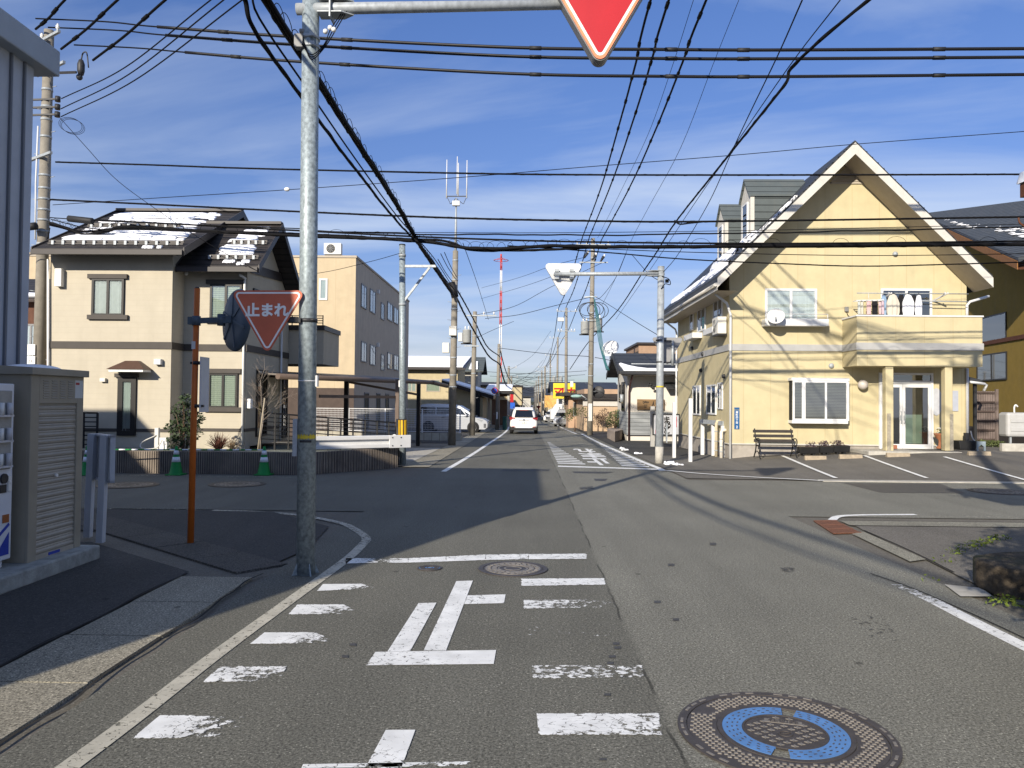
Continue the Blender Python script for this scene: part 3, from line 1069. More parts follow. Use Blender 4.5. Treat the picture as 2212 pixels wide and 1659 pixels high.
# left warehouse (its shadow fills the junction)
M_clad = stripes_mat('ribbed_cladding', (0.42, 0.45, 0.50), (0.13, 0.14, 0.16), 1, 0.22, 0.10, 0.5)
M_clad_trim = pm('grey_roof_trim', (0.33, 0.37, 0.41), 0.5, 0.08, 3)
def warehouse():
 E_ = P(131, 112, 8.78)
 w = P(73, 155, 8.55)
 t = thing('corrugated_warehouse', 'grey ribbed metal warehouse with a deep flat roof edge at the left edge', 'warehouse', (-9, 5.6, 0))
 mb = MB()
 y = 2.2
 mb.box(-14, w.x, 2.2, 8.55, 0.0, E_.z - 0.30)
 while y < 8.5:
  mb.box(w.x, w.x + 0.025, y, y + 0.035, 0, E_.z - 0.30, 0)
  y += 0.22
 part('wall', mb, M_clad, t)
 mb = MB()
 mb.box(-14.2, E_.x, 2.0, 8.78, E_.z - 0.30, E_.z, 0)
 part('roof', mb, M_clad_trim, t, bevel=0.015)
 mb = MB()
 A, B = V((E_.x + .20, 1.995, E_.z - .02)), V((-6.1, -1.7, 1.2))
 mb.prism([A, B, V((B.x, B.y, 0)), V((A.x, A.y, 0))], (-7, 0, 0))
 part('shadow_wedge', mb, M_clad_trim, t)  # unseen wedge added to shape the edge of the warehouse shadow
 t2 = thing('office_block', 'taller grey block rising behind the metal warehouse', 'building', (-19, 6, 0))
 mb = MB()
 mb.prism([(-23.5, 2.0, 0), (-15.4, 2.0, 0), (-15.4, 2.0, 5.9), (-16.4, 2.0, 7.0), (-23.5, 2.0, 7.0)], (0, 6.8, 0))
 part('wall', mb, M_clad, t2)
 mb = MB()
 mb.box(-23.7, -16.4, 1.9, 8.9, 7.003, 7.12)
 part('roof', mb, M_clad_trim, t2)
warehouse()
M_slab = pm('stained_concrete', (0.30, 0.31, 0.29), 0.9, 0.3, 6, 0.5, 50, dirt=0.5, dirtcol=(0.08, 0.08, 0.06))
M_cab = pm('beige_steel', (0.30, 0.27, 0.21), 0.5, 0.08, 4, dirt=0.2)
M_shut = pm('shutter_steel', (0.36, 0.325, 0.265), 0.45, 0.08, 6)
M_vend = pm('white_enamel', (0.62, 0.64, 0.68), 0.35, 0.04)
M_blue = pm('deep_blue_print', (0.02, 0.05, 0.35), 0.4, 0.05)
FX = G(49, 1220, .165).x
mb = MB()
mb.box(-5.6, -4.93, 5.4, 8.86, 0.0, 0.165)
solo('concrete_plinth', mb, M_slab, 'stained concrete plinth under the beige shutter cabinet', 'plinth', bevel=0.02)
def cabinet():
 y0, y1, x, zt = 7.82, 8.76, FX, 2.10
 t = thing('storage_cabinet', 'beige steel cabinet with a roller shutter beside the vending machine', 'cabinet', ((x - .2), (y0 + y1) / 2, .165))
 mb = MB()
 mb.box(x - 0.42, x - 0.03, y0, y1, 0.165, zt)                   # body
 mb.box(x - 0.03, x, y0, y0 + 0.14, 0.165, zt)                   # jambs
 mb.box(x - 0.03, x, y1 - 0.12, y1, 0.165, zt)
 mb.box(x - 0.03, x, y0 + 0.14, y1 - 0.12, 1.80, zt)
 part('body', mb, M_cab, t, bevel=0.004)
 mb = MB()
 mb.prism([(x - .46, y0 - .04, zt), (x + .04, y0 - .04, zt), (x + .04, y0 - .04, zt + .075), (x - .46, y0 - .04, zt + .10)], (0, y1 - y0 + .08, 0))
 part('roof', mb, M_cab, t, bevel=0.006)
 mb = MB()
 n = 22
 for k in range(n):
  a = 0.215 + k * (1.80 - 0.215) / n
  h = (1.80 - 0.215) / n
  prof = [(0, 0), (0.010, h * .15), (0.014, h * .42), (0.005, h * .62), (0.002, h * .70), (0.009, h * .80), (0.004, h)]
  vs = []
  for dx, dz in prof:
   vs += [(x - 0.030 + dx + 0.003, y0 + 0.14, a + dz), (x - 0.030 + dx + 0.003, y1 - 0.12, a + dz)]
  mb.add(vs, [(2 * i, 2 * i + 1, 2 * i + 3, 2 * i + 2) for i in range(len(prof) - 1)])
 mb.box(x - 0.03, x - 0.008, y0 + 0.14, y1 - 0.12, 0.165, 0.215)
 sh = part('roller_shutter', mb, M_shut, t)
 mb = MB()
 mb.cyl((x - .02, (y0 + y1) / 2, 1.02), (x + .005, (y0 + y1) / 2, 1.02), 0.018)
 part('lock', mb, M_ins, sh)
 mb = MB()
 mb.box(x - .008, x - .004, y0 + .36, y0 + .56, .175, .205)
 part('maker_plate', mb, M_blue, sh)
 for c in range(4):
  mb = MB()
  for k in range(8):
   yy = y0 + .20 + c * .145
   zz = 1.855 + k * .026
   mb.prism([(x, yy, zz), (x, yy, zz + .016), (x + .007, yy, zz + .002)], (0, .095, 0))
  part('louvre', mb, M_cab, t)
 mb = MB()
 mb.box(x, x + .002, y1 - .17, y1 - .02, 1.86, 2.06)
 st = part('notice_sticker', mb, pm('sticker', (0.55, 0.56, 0.55), .5, .05), t)
 mb = MB()
 mb.box(x + .002, x + .003, y1 - .16, y1 - .09, 2.01, 2.035)
 part('red_heading', mb, pm('sticker_red', (0.35, 0.03, 0.03), .5, .05), st)
 mb = MB()
 pts = []
 mb.tube(smooth_path([(x - .44, y0, zt + .10), (x - .2, y0 + .05, zt + .115), (x - .3, y0 + .5, zt + .11)], 4), 0.02)
 mb2 = MB()
 mb2.ball((x - .2, y0 + .35, zt + .075), 1, 12, sq=(.2, .38, .045))
 solo('snow_patch', mb2, M_snow, 'thin patch of snow lying on top of the beige cabinet', 'snow')
cabinet()
def vending():
 x, y0, y1 = FX - .06, 6.68, 7.655
 t = thing('vending_machine', 'white drinks vending machine with blue stripes cut off at the left edge', 'vending machine', (x - .2, (y0 + y1) / 2, .165))
 mb = MB()
 mb.box(x - .36, x, y0, y1, .25, 2.0)
 mb.box(x - .33, x - .05, y0 + .05, y1 - .05, .165, .25)
 part('body', mb, M_vend, t, bevel=0.012)
 mb = MB()
 mb.box(x, x + .012, y0 + .06, y1 - .05, 1.15, 1.93)
 w = part('display_window', mb, pm('display_back', (0.25, 0.26, 0.26), .3, .25, 5), t, bevel=0.01)
 mb = MB()
 cols = [pm('can_silver', (.5, .5, .52), .35, .1), pm('can_white', (.7, .7, .68), .4, .1)]
 for r in range(3):
  mb.box(x + .012, x + .05, y0 + .08, y1 - .07, 1.17 + r * .25, 1.19 + r * .25, 0)
  for k in range(7):
   yy = y0 + .14 + k * .12
   mb.cyl((x + .032, yy, 1.19 + r * .25), (x + .032, yy, 1.19 + r * .25 + .12), 0.026, m=k % 2)
 part('drink_row', mb, cols, w)
 mb = MB()
 mb.cyl((x, y1 - .14, 1.06), (x + .02, y1 - .14, 1.06), .05, m=0)
 mb.box(x, x + .01, y1 - .19, y1 - .10, .92, 1.0, 0)
 part('coin_panel', mb, M_dark, t)
 mb = MB()
 mb.box(x, x + .015, y1 - .08, y1 - .03, .93, 1.08)
 mb.cyl((x, y1 - .055, 1.02), (x + .022, y1 - .055, 1.02), .012)
 part('lock', mb, M_ins, t)
 mb = MB()
 mb.box(x, x + .008, y1 - .14, y1 - .05, .62, .70)
 part('return_slot', mb, pm('orange_plastic', (.30, .10, .03), .5, .1), t)
 mb = MB()
 mb.prism([(x + .002, y1 - .04, .30), (x + .002, y1 - .25, .30), (x + .002, y1 - .04, .52)], (.002, 0, 0))
 path = smooth_path([(x + .003, y1 - .5, .33), (x + .003, y1 - .28, .45), (x + .003, y1 - .04, .60)], 6)
 for a, b in zip(path[:-1], path[1:]):
  mb.beam(a, b, .004, .03, up=UP)
 part('stripe', mb, M_blue, t)
vending()
# white signboard seen from behind
def signboard():
 a, b = G(190, 1160, 0.02), G(217, 1172, 0.02)
 d = (b - a)
 t = thing('signboard', 'white signboard on two square posts seen from behind next to the cabinet', 'signboard', ((a.x + b.x) / 2, (a.y + b.y) / 2, .02))
 M = pm('signboard_white', (0.50, 0.52, 0.55), .5, .08, 4, dirt=.2)
 ta, tb = P(205, 937, a.y), P(234, 940, b.y)
 for p, q in ((a, ta), (b, tb)):
  mb = MB()
  mb.beam(p, V((p.x + .03, p.y, q.z)), .085, .085, up=YR)
  part('post', mb, M, t, bevel=.004)
 e = d.normalized()
 n = V((e.y, -e.x, 0))
 o = V((a.x + .03, a.y, 0)) - n * .06
 z1, z0 = (ta.z + tb.z) / 2, P(240, 1043, b.y).z
 mb = MB()
 mb.obb(o, e, n, -.06, .62, -.03, -.012, z0 + .02, z1 - .02)
 for a0, a1, c0, c1 in ((-.08, .64, z1 - .03, z1), (-.08, .64, z0, z0 + .03), (-.08, -.05, z0, z1), (.61, .64, z0, z1)):
  mb.obb(o, e, n, a0, a1, -.035, .025, c0, c1)
 part('board', mb, M, t)
signboard()
# traffic mirror on an orange pole
M_orange = pm('orange_paint', (0.55, 0.135, 0.02), 0.45, 0.1, 5, dirt=0.15)
M_mback = pm('mirror_back', (0.075, 0.10, 0.125), 0.5, 0.15, 6)
def mirror():
 b = G(411.5, 1174, 0.0)
 top = P(426, 623, b.y)
 t = thing('mirror_pole', 'orange pole carrying a round traffic mirror seen from behind', 'traffic mirror', b)
 mb = MB()
 mb.cyl(b, top, 0.041, 0.037, 18)
 part('pole', mb, M_orange, t)
 mb = MB()
 mb.cyl(top + V((0, 0, -.005)), top + V((0, 0, .02)), 0.038, 0.02, 16)
 part('pole_cap', mb, M_dark, t)
 n = V((-.72, -.69, 0.04)).normalized()          # back of the mirror
 c = P(507, 691, b.y - .10)
 mb = MB()
 R_ = .40
 mb.lathe(c, [(0.001, 0.03), (R_ * .6, 0.022), (R_ * .97, 0.0), (R_, -.02), (R_ * 1.01, -.04), (R_ * .99, -.05), (R_ * .6, -.075), (0.001, -.09)], 44, axis=n)
 m_ = part('mirror_disc', mb, M_mback, t)
 mb = MB()
 e1 = n.orthogonal().normalized()
 e2 = n.cross(e1)
 for k in range(6):
  a = math.pi / 3 * k + .3
  d = e1 * math.cos(a) + e2 * math.sin(a)
  mb.beam(c + d * .06 + n * .035, c + d * .36 + n * .012, .035, .02, up=n)
 part('rib', mb, M_mback, m_)
 pb = P(424, 693, b.y)
 mb = MB()
 mb.cyl(pb + V((0, 0, -.06)), pb + V((0, 0, .06)), .055, n=18)
 mb.box(pb.x - .10, pb.x - .03, pb.y - .035, pb.y + .035, pb.z - .05, pb.z + .05)
 j = P(478, 691, b.y - .06)
 mb.beam(pb, j, .045, .07)
 mb.cyl(j + V((0, 0, -.075)), j + V((0, 0, .075)), .05, n=16)
 mb.beam(j, c + n * .03, .05, .085)
 for q in ((-.02, .035), (.02, .035), (-.02, -.035), (.02, -.035)):
  mb.cyl(j.lerp(c, .5) + V((q[0], -.02, q[1])), j.lerp(c, .5) + V((q[0], -.045, q[1])), .012, n=6)
 part('bracket', mb, M_mback, t)
 s0, s1 = P(427, 784, b.y), P(430, 877, b.y)
 mb = MB()
 mb.box(s0.x + .05, s0.x + .062, b.y - .05, b.y + .22, s1.z - .08, s0.z + .08)
 part('side_plate', mb, pm('plate_white', (.5, .52, .55), .4, .05), t)
 for s in (s0, s1):
  mb = MB()
  mb.cyl(s + V((-.015, 0, -.022)), s + V((-.015, 0, .022)), .048, n=18)
  mb.box(s.x - .09, s.x + .06, s.y - .02, s.y + .02, s.z - .015, s.z + .015)
  part('clamp', mb, M_dark, t)
 mb = MB()
 q = P(420, 746, b.y)
 mb.obb(V((q.x, b.y, q.z)), XR, V((0, -1, 0)), -.02, .03, .040, .043, -.05, .05)
 part('sticker', mb, M_white, t)
mirror()
# stop signs
M_red = pm('sign_red', (0.40, 0.016, 0.022), 0.35, 0.06, 3)
M_red_faded = pm('faded_sign_red', (0.50, 0.115, 0.055), 0.45, 0.12, 3, dirt=.15, dirtcol=(.3, .12, .07))
M_rim = pm('faded_orange_rim', (0.72, 0.24, 0.12), 0.5, 0.15, 5)
M_swhite = pm('sign_white', (0.80, 0.79, 0.75), 0.4, 0.04)
M_sgrey = pm('sign_case_grey', (0.20, 0.20, 0.195), 0.5, 0.15, 5)
def rtri(c, w, rad, r, up, seg=6):
 h = w * 0.8660254
 cs = [(-w / 2, 0), (w / 2, 0), (0, -h)]
 pts = []
 cen = (0, -h / 3)
 inr = h / 3
 for i, (x, z) in enumerate(cs):
  dx, dz = cen[0] - x, cen[1] - z
  L_ = math.hypot(dx, dz)
  cx, cz = x + dx / L_ * 2 * rad, z + dz / L_ * 2 * rad
  a0 = math.atan2(-dz, -dx)
  for k in range(seg + 1):
   a = a0 + math.radians(60 - 120 * k / seg)
   pts.append((cx + rad * math.cos(a), cz + rad * math.sin(a)))
 m = [V(c) + r * x + up * z for x, z in pts]
 return m
def stop_face(c, w, r, n, t, faded):
 rim, red = (M_red_faded, M_red_faded) if faded else (M_rim, M_red)
 k = w / .8
 def lay(name, inset, rad, d0, d1, mat):
  mb = MB()
  w2 = w - inset * 2 * math.sqrt(3)
  mb.prism([p + n * d0 for p in rtri(V(c) - UP * inset, w2, rad, r, UP, 8)], n * (d1 - d0))
  part(name, mb, mat, t)
 lay('sign_rim', 0.0, .05 * k, 0.0, .012, rim)
 lay('white_line', .018 * k, .038 * k, .012, .0135, M_swhite)
 lay('red_field', .036 * k, .022 * k, .0135, .015, red)
def sign_pole():
 b = G(660, 1240)
 Y = b.y
 top = P(673, -140, Y)
 t = thing('sign_pole', 'tall mottled galvanised pole standing at the left kerb with an overhead arm', 'pole', b)
 mb = MB()
 mb.cyl(b, top, .098, .090, 28)
 part('shaft', mb, M_galv_mottled, t)
 for a in range(0, 360, 90):
  mb = MB()
  e = V((math.cos(math.radians(a + 35)), math.sin(math.radians(a + 35)), 0))
  mb.prism([b + e * .09, b + e * .15, b + e * .09 + V((0, 0, .14))], V((-e.y, e.x, 0)) * .012)
  part('base_fin', mb, M_galv_mottled, t)
 ax = lambda v: b.lerp(top, (P(660, v, Y).z - b.z) / (top.z - b.z))
 # arm
 a0, a1 = P(641, 20, Y - .02), P(1330, 8, Y)
 mb = MB()
 mb.tube([a0, a0.lerp(a1, .14), a1], [.062, .062, .05], 18)
 arm = part('arm', mb, M_galv, t)
 q = a0.lerp(a1, .10)
 mb = MB()
 for s in (-.075, .075):
  mb.prism([q + V((-.10, -.09, s)), q + V((.16, -.09, s)), q + V((.28, 0, s)), q + V((.16, .09, s)), q + V((-.10, .09, s))], (0, 0, .012))
 mb.box(q.x + .03, q.x + .045, q.y - .1, q.y + .1, q.z - .13, q.z + .13)
 part('arm_bracket', mb, M_galv, arm)
 for v in (84, 103):
  c = ax(v)
  mb = MB()
  mb.cyl(c + V((0, 0, -.018)), c + V((0, 0, .018)), .100, n=24)
  mb.box(c.x + .02, c.x + .07, c.y - .125, c.y - .09, c.z - .02, c.z + .02)
  part('band', mb, M_galv, t)
 mb = MB()
 c = P(648, 72, Y - .05)
 mb.box(c.x - .045, c.x + .045, c.y - .06, c.y + .04, c.z - .17, c.z - .03)
 mb.cyl(c + V((0, 0, .02)), c + V((.08, 0, .02)), .03)
 part('junction_box', mb, M_sgrey, t)
 mb = MB()
 s0 = P(640, 92, Y - .1)
 for k in range(3):
  p = [P(648 + 4 * k, 90, Y - .10), P(672, 118 + 5 * k, Y - .13), P(700, 96 + 4 * k, Y - .12), P(715 + 6 * k, 62, Y - .06), P(752 + 3 * k, 8, Y - .05)]
  mb.tube(smooth_path(p, 6), .006, 5)
 part('lead_wire', mb, M_black, t)
 mb = MB()
 for dx, dz in ((0, 0), (.05, .04), (.09, .02)):
  mb.ball(P(703, 68, Y - .1) + V((dx, 0, dz)), .028, 8)
 part('terminal_cap', mb, M_ins, t)
 mb = MB()
 cs = ax(693)
 mb.cyl(cs + V((0, 0, -.02)), cs + V((0, 0, .02)), .102, n=24)
 mb.box(cs.x - .16, cs.x - .08, cs.y - .13, cs.y - .02, cs.z - .03, cs.z + .03)
 mb.cyl(cs + V((.06, -.12, 0)), cs + V((.11, -.12, 0)), .012, n=6)
 part('sign_clamp', mb, M_dark, t)
 c2 = ax(823)
 mb = MB()
 mb.cyl(c2 + V((0, 0, -.006)), c2 + V((0, 0, .006)), .099, n=24)
 mb.box(c2.x + .095, c2.x + .115, c2.y - .03, c2.y + .03, c2.z - .06, c2.z + .06)
 part('strap', mb, M_white, t)
 mb = MB()
 c3 = ax(944)
 M_yel = pm('yellow_tape', (.60, .45, .04), .6, .15, 12)
 n = 28
 vs = []
 for k in range(n + 1):
  a = math.radians(-170 + 160 * k / n)
  h = .028 + .012 * math.sin(k * 1.9) + (.0 if k % 9 else -.02)
  e = V((math.cos(a), math.sin(a), 0))
  vs += [c3 + e * .1005 + V((0, 0, -h * .6)), c3 + e * .1005 + V((0, 0, h))]
 mb.add(vs, [(2 * i, 2 * i + 2, 2 * i + 3, 2 * i + 1) for i in range(n)])
 part('yellow_tape', mb, M_yel, t)
 mb = MB()
 vs = []
 for k in range(n + 1):
  a = math.radians(-120 + 75 * k / n)
  e = V((math.cos(a), math.sin(a), 0))
  vs += [c3 + e * .1005 + V((0, 0, -.055)), c3 + e * .1005 + V((0, 0, -.030))]
 mb.add(vs, [(2 * i, 2 * i + 2, 2 * i + 3, 2 * i + 1) for i in range(n)])
 part('black_tape', mb, M_dark, t)
 bx = P(649, 935, Y)
 mb = MB()
 mb.box(bx.x - .07, bx.x - .02, Y - .05, Y + .03, P(649, 985, Y).z, P(649, 905, Y).z)
 part('side_channel', mb, M_galv, t)
 # regular stop sign
 Ys = Y - .16
 c = P(578.5, 627, Ys)
 ts = thing('stop_sign', 'faded red triangular stop sign with white Japanese lettering strapped to the pole', 'stop sign', P(578, 762, Ys))
 r, n = V((1, .04, .012)).normalized(), V((.04, -1, 0)).normalized()
 stop_face(c + V((0, .02, 0)), .795, r, n, ts, True)
 tc = P(577, 669, Ys)
 text_part('lettering', '止まれ', tc + n * .0, r, UP, .150, M_swhite, ts, bold=.006, sx=1.0, depth=.001)
 mb = MB()
 mb.beam(P(560, 690, Ys + .03) + V((0, .03, 0)), P(650, 692, Ys + .05), .03, .05)
 part('mounting_arm', mb, M_dark, ts)
 # overhead lit-box stop sign
 Yo = Y - .14
 w = 1.2
 tip = P(1297, 126, Yo)
 c = tip + UP * (w * .866 - .085) + V((-.005, 0, 0))
 to = thing('overhead_stop_sign', 'big red triangular stop sign hanging overhead from the pole arm, its top out of frame', 'stop sign', tip)
 mb = MB()
 r, n = V((1, 0, 0)), V((0, -1, 0))
 mb.prism([p - n * .17 for p in rtri(c + UP * .012, w + .04, .085, r, UP, 10)], n * .168)
 part('sign_case', mb, M_sgrey, to)
 stop_face(c, w, r, n, to, False)
 text_part('lettering', '止まれ', c + UP * -.21 + n * .016, r, UP, .20, M_swhite, to, bold=.008, depth=.001)
sign_pole()
# window builder
def window(parent, o, r, n, w, h, frame=None, panes=2, curtain=None, fw=.055, proud=.05, glass=None, cross=False, wave=True, name='window'):
 o, r, n = V(o), V(r), V(n)
 frame = frame or M_wframe
 mb = MB()
 for a0, a1, c0, c1 in ((0, w, 0, fw), (0, w, h - fw, h), (0, fw, fw, h - fw), (w - fw, w, fw, h - fw)):
  mb.obb(o, r, n, a0, a1, -.01, proud, c0, c1)
 for k in range(1, panes):
  x = w * k / panes
  mb.obb(o, r, n, x - fw * .55, x + fw * .55, .002, proud - .004, fw, h - fw)
 fr = part(name, mb, frame, parent)
 mb = MB()
 for k in range(panes):
  a, b = w * k / panes + fw * .6, w * (k + 1) / panes - fw * .6
  d = proud * (.55 if k % 2 else .75)
  p = [o + r * a + n * d + UP * (fw * .8), o + r * b + n * d + UP * (fw * .8), o + r * b + n * d + UP * (h - fw * .8), o + r * a + n * d + UP * (h - fw * .8)]
  mb.add(p, [(0, 1, 2, 3)])
 part('pane', mb, glass or M_glass, fr)
 if curtain:
  mb = MB()
  N = max(8, int(w / .035))
  vs = []
  for i in range(N + 1):
   a = fw * .5 + (w - fw) * i / N
   d = .006 + ((.010 * (1 + math.sin(i * 2.4 + math.sin(i * .7)))) if wave else 0)
   vs += [o + r * a + n * d + UP * fw * .6, o + r * a + n * d + UP * (h - fw * .6)]
  mb.add(vs, [(2 * i, 2 * i + 2, 2 * i + 3, 2 * i + 1) for i in range(N)], 0, True)
  part('curtain', mb, curtain, fr)
 else:
  mb = MB()
  mb.add([o + n * .004 + r * fw * .5 + UP * fw * .5, o + n * .004 + r * (w - fw * .5) + UP * fw * .5, o + n * .004 + r * (w - fw * .5) + UP * (h - fw * .5), o + n * .004 + r * fw * .5 + UP * (h - fw * .5)], [(0, 1, 2, 3)])
  part('dark_room', mb, M_inside, fr)
 return fr
NY, NX, PXX = V((0, -1, 0)), V((-1, 0, 0)), V((1, 0, 0))
def win_y(parent, u0, v0, u1, v1, Y, **k):
 a, b = P(u0, v1, Y), P(u1, v0, Y)
 return window(parent, V((a.x, Y, a.z)), XR, NY, b.x - a.x, b.z - a.z, **k)
def win_x(parent, u0, v0, v1, u1, X, left_facing=True, **k):
 a, at, b = PX(u0, v1, X), PX(u0, v0, X), PX(u1, v1, X)
 if left_facing:
  return window(parent, V((X, b.y, a.z)), V((0, -1, 0)), NX, b.y - a.y, at.z - a.z, **k)
 return window(parent, V((X, a.y, a.z)), V((0, 1, 0)), PXX, b.y - a.y, at.z - a.z, **k)
def gable_roof(mb, x0, x1, y0, yr, y1, ze, zr, th, m=0):
 mb.prism([(x0, y0, ze), (x0, yr, zr), (x0, yr, zr + th), (x0, y0, ze + th)], (x1 - x0, 0, 0), m)
 mb.prism([(x0, y1, ze), (x0, yr, zr), (x0, yr, zr + th), (x0, y1, ze + th)], (x1 - x0, 0, 0), m)
# the yellow gabled house
M_yel = stripes_mat('yellow_siding', (0.495, 0.43, 0.262), (0.42, 0.34, 0.19), 0, 0.91, 0.012, 0.75, 0.25, 0.06)
M_yel_side = stripes_mat('yellow_siding_side', (0.495, 0.43, 0.262), (0.42, 0.34, 0.19), 1, 0.91, 0.012, 0.75, 0.25, 0.06)
M_band = pm('pale_grey_trim', (0.36, 0.36, 0.35), 0.5, 0.08, 3, dirt=.15)
M_found = pm('grey_foundation', (0.33, 0.30, 0.26), 0.9, 0.18, 4, 0.3, 50, dirt=.3)
M_roof_g = stripes_mat('grey_green_roof', (0.085, 0.10, 0.10), (0.03, 0.035, 0.035), 2, 0.25, 0.10, 0.55)
M_roof_d = stripes_mat('dark_roof', (0.035, 0.038, 0.042), (0.012, 0.012, 0.014), 2, 0.22, 0.10, 0.5)
M_soffit = pm('soffit', (0.40, 0.35, 0.28), 0.8, 0.05)
M_bargew = pm('white_bargeboard', (0.52, 0.50, 0.45), 0.6, 0.08, 4, dirt=.2)
YF = 26.1
HX0, HX1 = P(1575, 900, YF).x, P(2089, 900, YF).x
OV = 1.12
HXA = (P(1848, 303, YF - OV).x)
ZSID = P(1573, 958.6, YF).z
YB = YF + 8.9
def rz(x):          # underside of the main roof
 return APEX_Z - abs(x - HXA) * (SL if x < HXA else SR)
APEX_Z = P(1848, 327, YF - OV).z
EL, ER = P(1550, 612, YF - OV), P(2146, 612, YF - OV)
SL = (APEX_Z - (EL.z - .12)) / (HXA - EL.x)
SR = (APEX_Z - (ER.z - .12)) / (ER.x - HXA)
gh = thing('gabled_house', 'pale yellow house with a steep dark gable roof and white bargeboards', 'house', (HXA, (YF + YB) / 2, 0))
mb = MB()
wl, wr = rz(HX0) - .02, rz(HX1) - .02
mb.prism([(HX0, YF, ZSID), (HX1, YF, ZSID), (HX1, YF, wr), (HXA, YF, APEX_Z - .02), (HX0, YF, wl)], (0, YB - YF, 0), 0)
for f_i in range(len(mb.f)):
 c = [mb.v[i] for i in mb.f[f_i]]
 if max(p.x for p in c) - min(p.x for p in c) < .01:
  mb.m[f_i] = 1
part('wall', mb, [M_yel, M_yel_side], gh)
mb = MB()
mb.box(HX0 + .03, HX1 - .03, YF + .03, YB - .03, -.4, ZSID)
part('foundation', mb, M_found, gh)
mb = MB()
mb.box(HX0 - .025, HX1 + .02, YF - .025, YF, ZSID - .02, ZSID + .02)
mb.box(HX0 - .025, HX0, YF, YB, ZSID - .02, ZSID + .02)
part('base_flashing', mb, M_bargew, gh)
# roof slabs
th = .27
mb = MB()
Y0, Y1 = YF - OV, YB + .5
mb.prism([(EL.x, Y0 + .03, rz(EL.x)), (HXA, Y0 + .03, APEX_Z), (HXA, Y0 + .03, APEX_Z + th * 1.4), (EL.x, Y0 + .03, rz(EL.x) + th * 1.4)], (0, Y1 - Y0, 0))
mb.prism([(ER.x, Y0 + .03, rz(ER.x)), (HXA, Y0 + .03, APEX_Z), (HXA, Y0 + .03, APEX_Z + th * 1.4), (ER.x, Y0 + .03, rz(ER.x) + th * 1.4)], (0, Y1 - Y0, 0))
k = .25
for s, ex in ((-1, EL.x), (1, ER.x)):      # standing seams across the slope
 n = 24
 for i in range(1, n):
  x = HXA + (ex - HXA) * i / n
  z_ = rz(x) + th * 1.4
  mb.box(min(x, x + .03), max(x, x + .03), Y0 + .03, Y1 - .1, z_ - .03, z_ + .006)
roof = part('roof', mb, M_roof_d, gh)
mb = MB()
for ex in (EL.x, ER.x):
 a, b = V((HXA, Y0, APEX_Z + .30)), V((ex, Y0, rz(ex) + .30))
 d = .36
 mb.prism([a, b, b - UP * (d - .05), a - UP * d * 1.05], (0, .03, 0))
part('bargeboard', mb, M_bargew, roof)
mb = MB()
for ex in (EL.x, ER.x):
 a, b = V((HXA, Y0 + .03, APEX_Z - .012)), V((ex, Y0 + .03, rz(ex) - .012))
 mb.prism([a, b, b + UP * .01, a + UP * .01], (0, YF - Y0 - .035, 0))
part('soffit', mb, M_soffit, roof)
mb = MB()
ez = rz(EL.x)
mb.box(EL.x - .012, EL.x, Y0, Y1, ez - .10, ez + .16)
mb.tube([(EL.x - .06, Y0, ez + .08), (EL.x - .06, Y1, ez + .08)], .06, 8)
part('eave_gutter', mb, M_bargew, roof)
mb = MB()
mb.add([(EL.x, Y0 + .03, ez - .11), (HX0, Y0 + .03, ez - .11), (HX0, Y1, ez - .11), (EL.x, Y1, ez - .11)], [(0, 1, 2, 3)])
part('eave_soffit', mb, M_soffit, roof)
# dormers on the street slope
for k, (yn, yf) in enumerate(((27.75, 28.95), (31.35, 32.55))):
 mb = MB()
 xf = 8.0
 zs, za, zb = 9.35, 10.0, rz(xf) + .1
 ym = (yn + yf) / 2
 xr = HXA - (APEX_Z + .3 - za) / SL
 mb.prism([(xf, yn, zb - .4), (xf, yf, zb - .4), (xf, yf, zs), (xf, ym, za), (xf, yn, zs)], (xr + .3 - xf, 0, 0), 0)
 dm = part('dormer', mb, M_roof_g, gh)
 mb = MB()
 mb.prism([(xf - .02, yn - .015, zb - .2), (xf - .02, yf + .015, zb - .2), (xf - .02, yf + .015, zs), (xf - .02, ym, za + .015), (xf - .02, yn - .015, zs)], (.022 + .12, 0, 0))
 part('dormer_face', mb, M_bargew, dm)
 mb = MB()
 for s, y in ((0, yn), (1, yf)):
  a, b = V((xf - .10, ym, za + .06)), V((xf - .10, y + (.06 if s else -.06), zs - .02))
  mb.prism([a, b, b + UP * .07, a + UP * .07], (xr - xf, 0, 0))
 part('dormer_roof', mb, M_roof_g, dm)
 window(dm, (xf - .02, yf - .25, zb + .25), (0, -1, 0), NX, yf - yn - .5, zs - zb - .4, panes=1)
# band between the storeys
BZ0, BZ1 = P(1574, 757, YF).z, P(1574, 743, YF).z
mb = MB()
mb.box(HX0 - .03, HX1 + .02, YF - .03, YF, BZ0, BZ1)
mb.box(HX0 - .03, HX0, YF, YB, BZ0, BZ1)
part('band', mb, M_band, gh)
# gable louvre
mb = MB()
a, b, c = P(1830, 362, YF), P(1793, 396, YF), P(1867, 396, YF)
fr = MB()
for p, q in ((a, b), (a, c), (b, c)):
 fr.beam(V((p.x, YF - .02, p.z)), V((q.x, YF - .02, q.z)), .05, .05, up=NY)
lv = part('gable_louvre', fr, M_soffit, gh)
for k in range(1, 9):
 t = k / 9
 l, r_ = a.lerp(b, t), a.lerp(c, t)
 mb.prism([(l.x, YF - .005, l.z), (l.x, YF - .03, l.z - .05), (l.x, YF - .02, l.z - .05)], (r_.x - l.x, 0, 0))
part('slat', mb, M_soffit, lv, kind=None)
for u, v in ((1933, 549), (1795, 790)):
 mb = MB()
 c = P(u, v, YF)
 mb.lathe((c.x, YF, c.z), [(.085, 0), (.085, .05), (.06, .09), (.001, .10)], 16, axis=(0, -1, 0))
 part('vent_cap', mb, M_galv, gh)
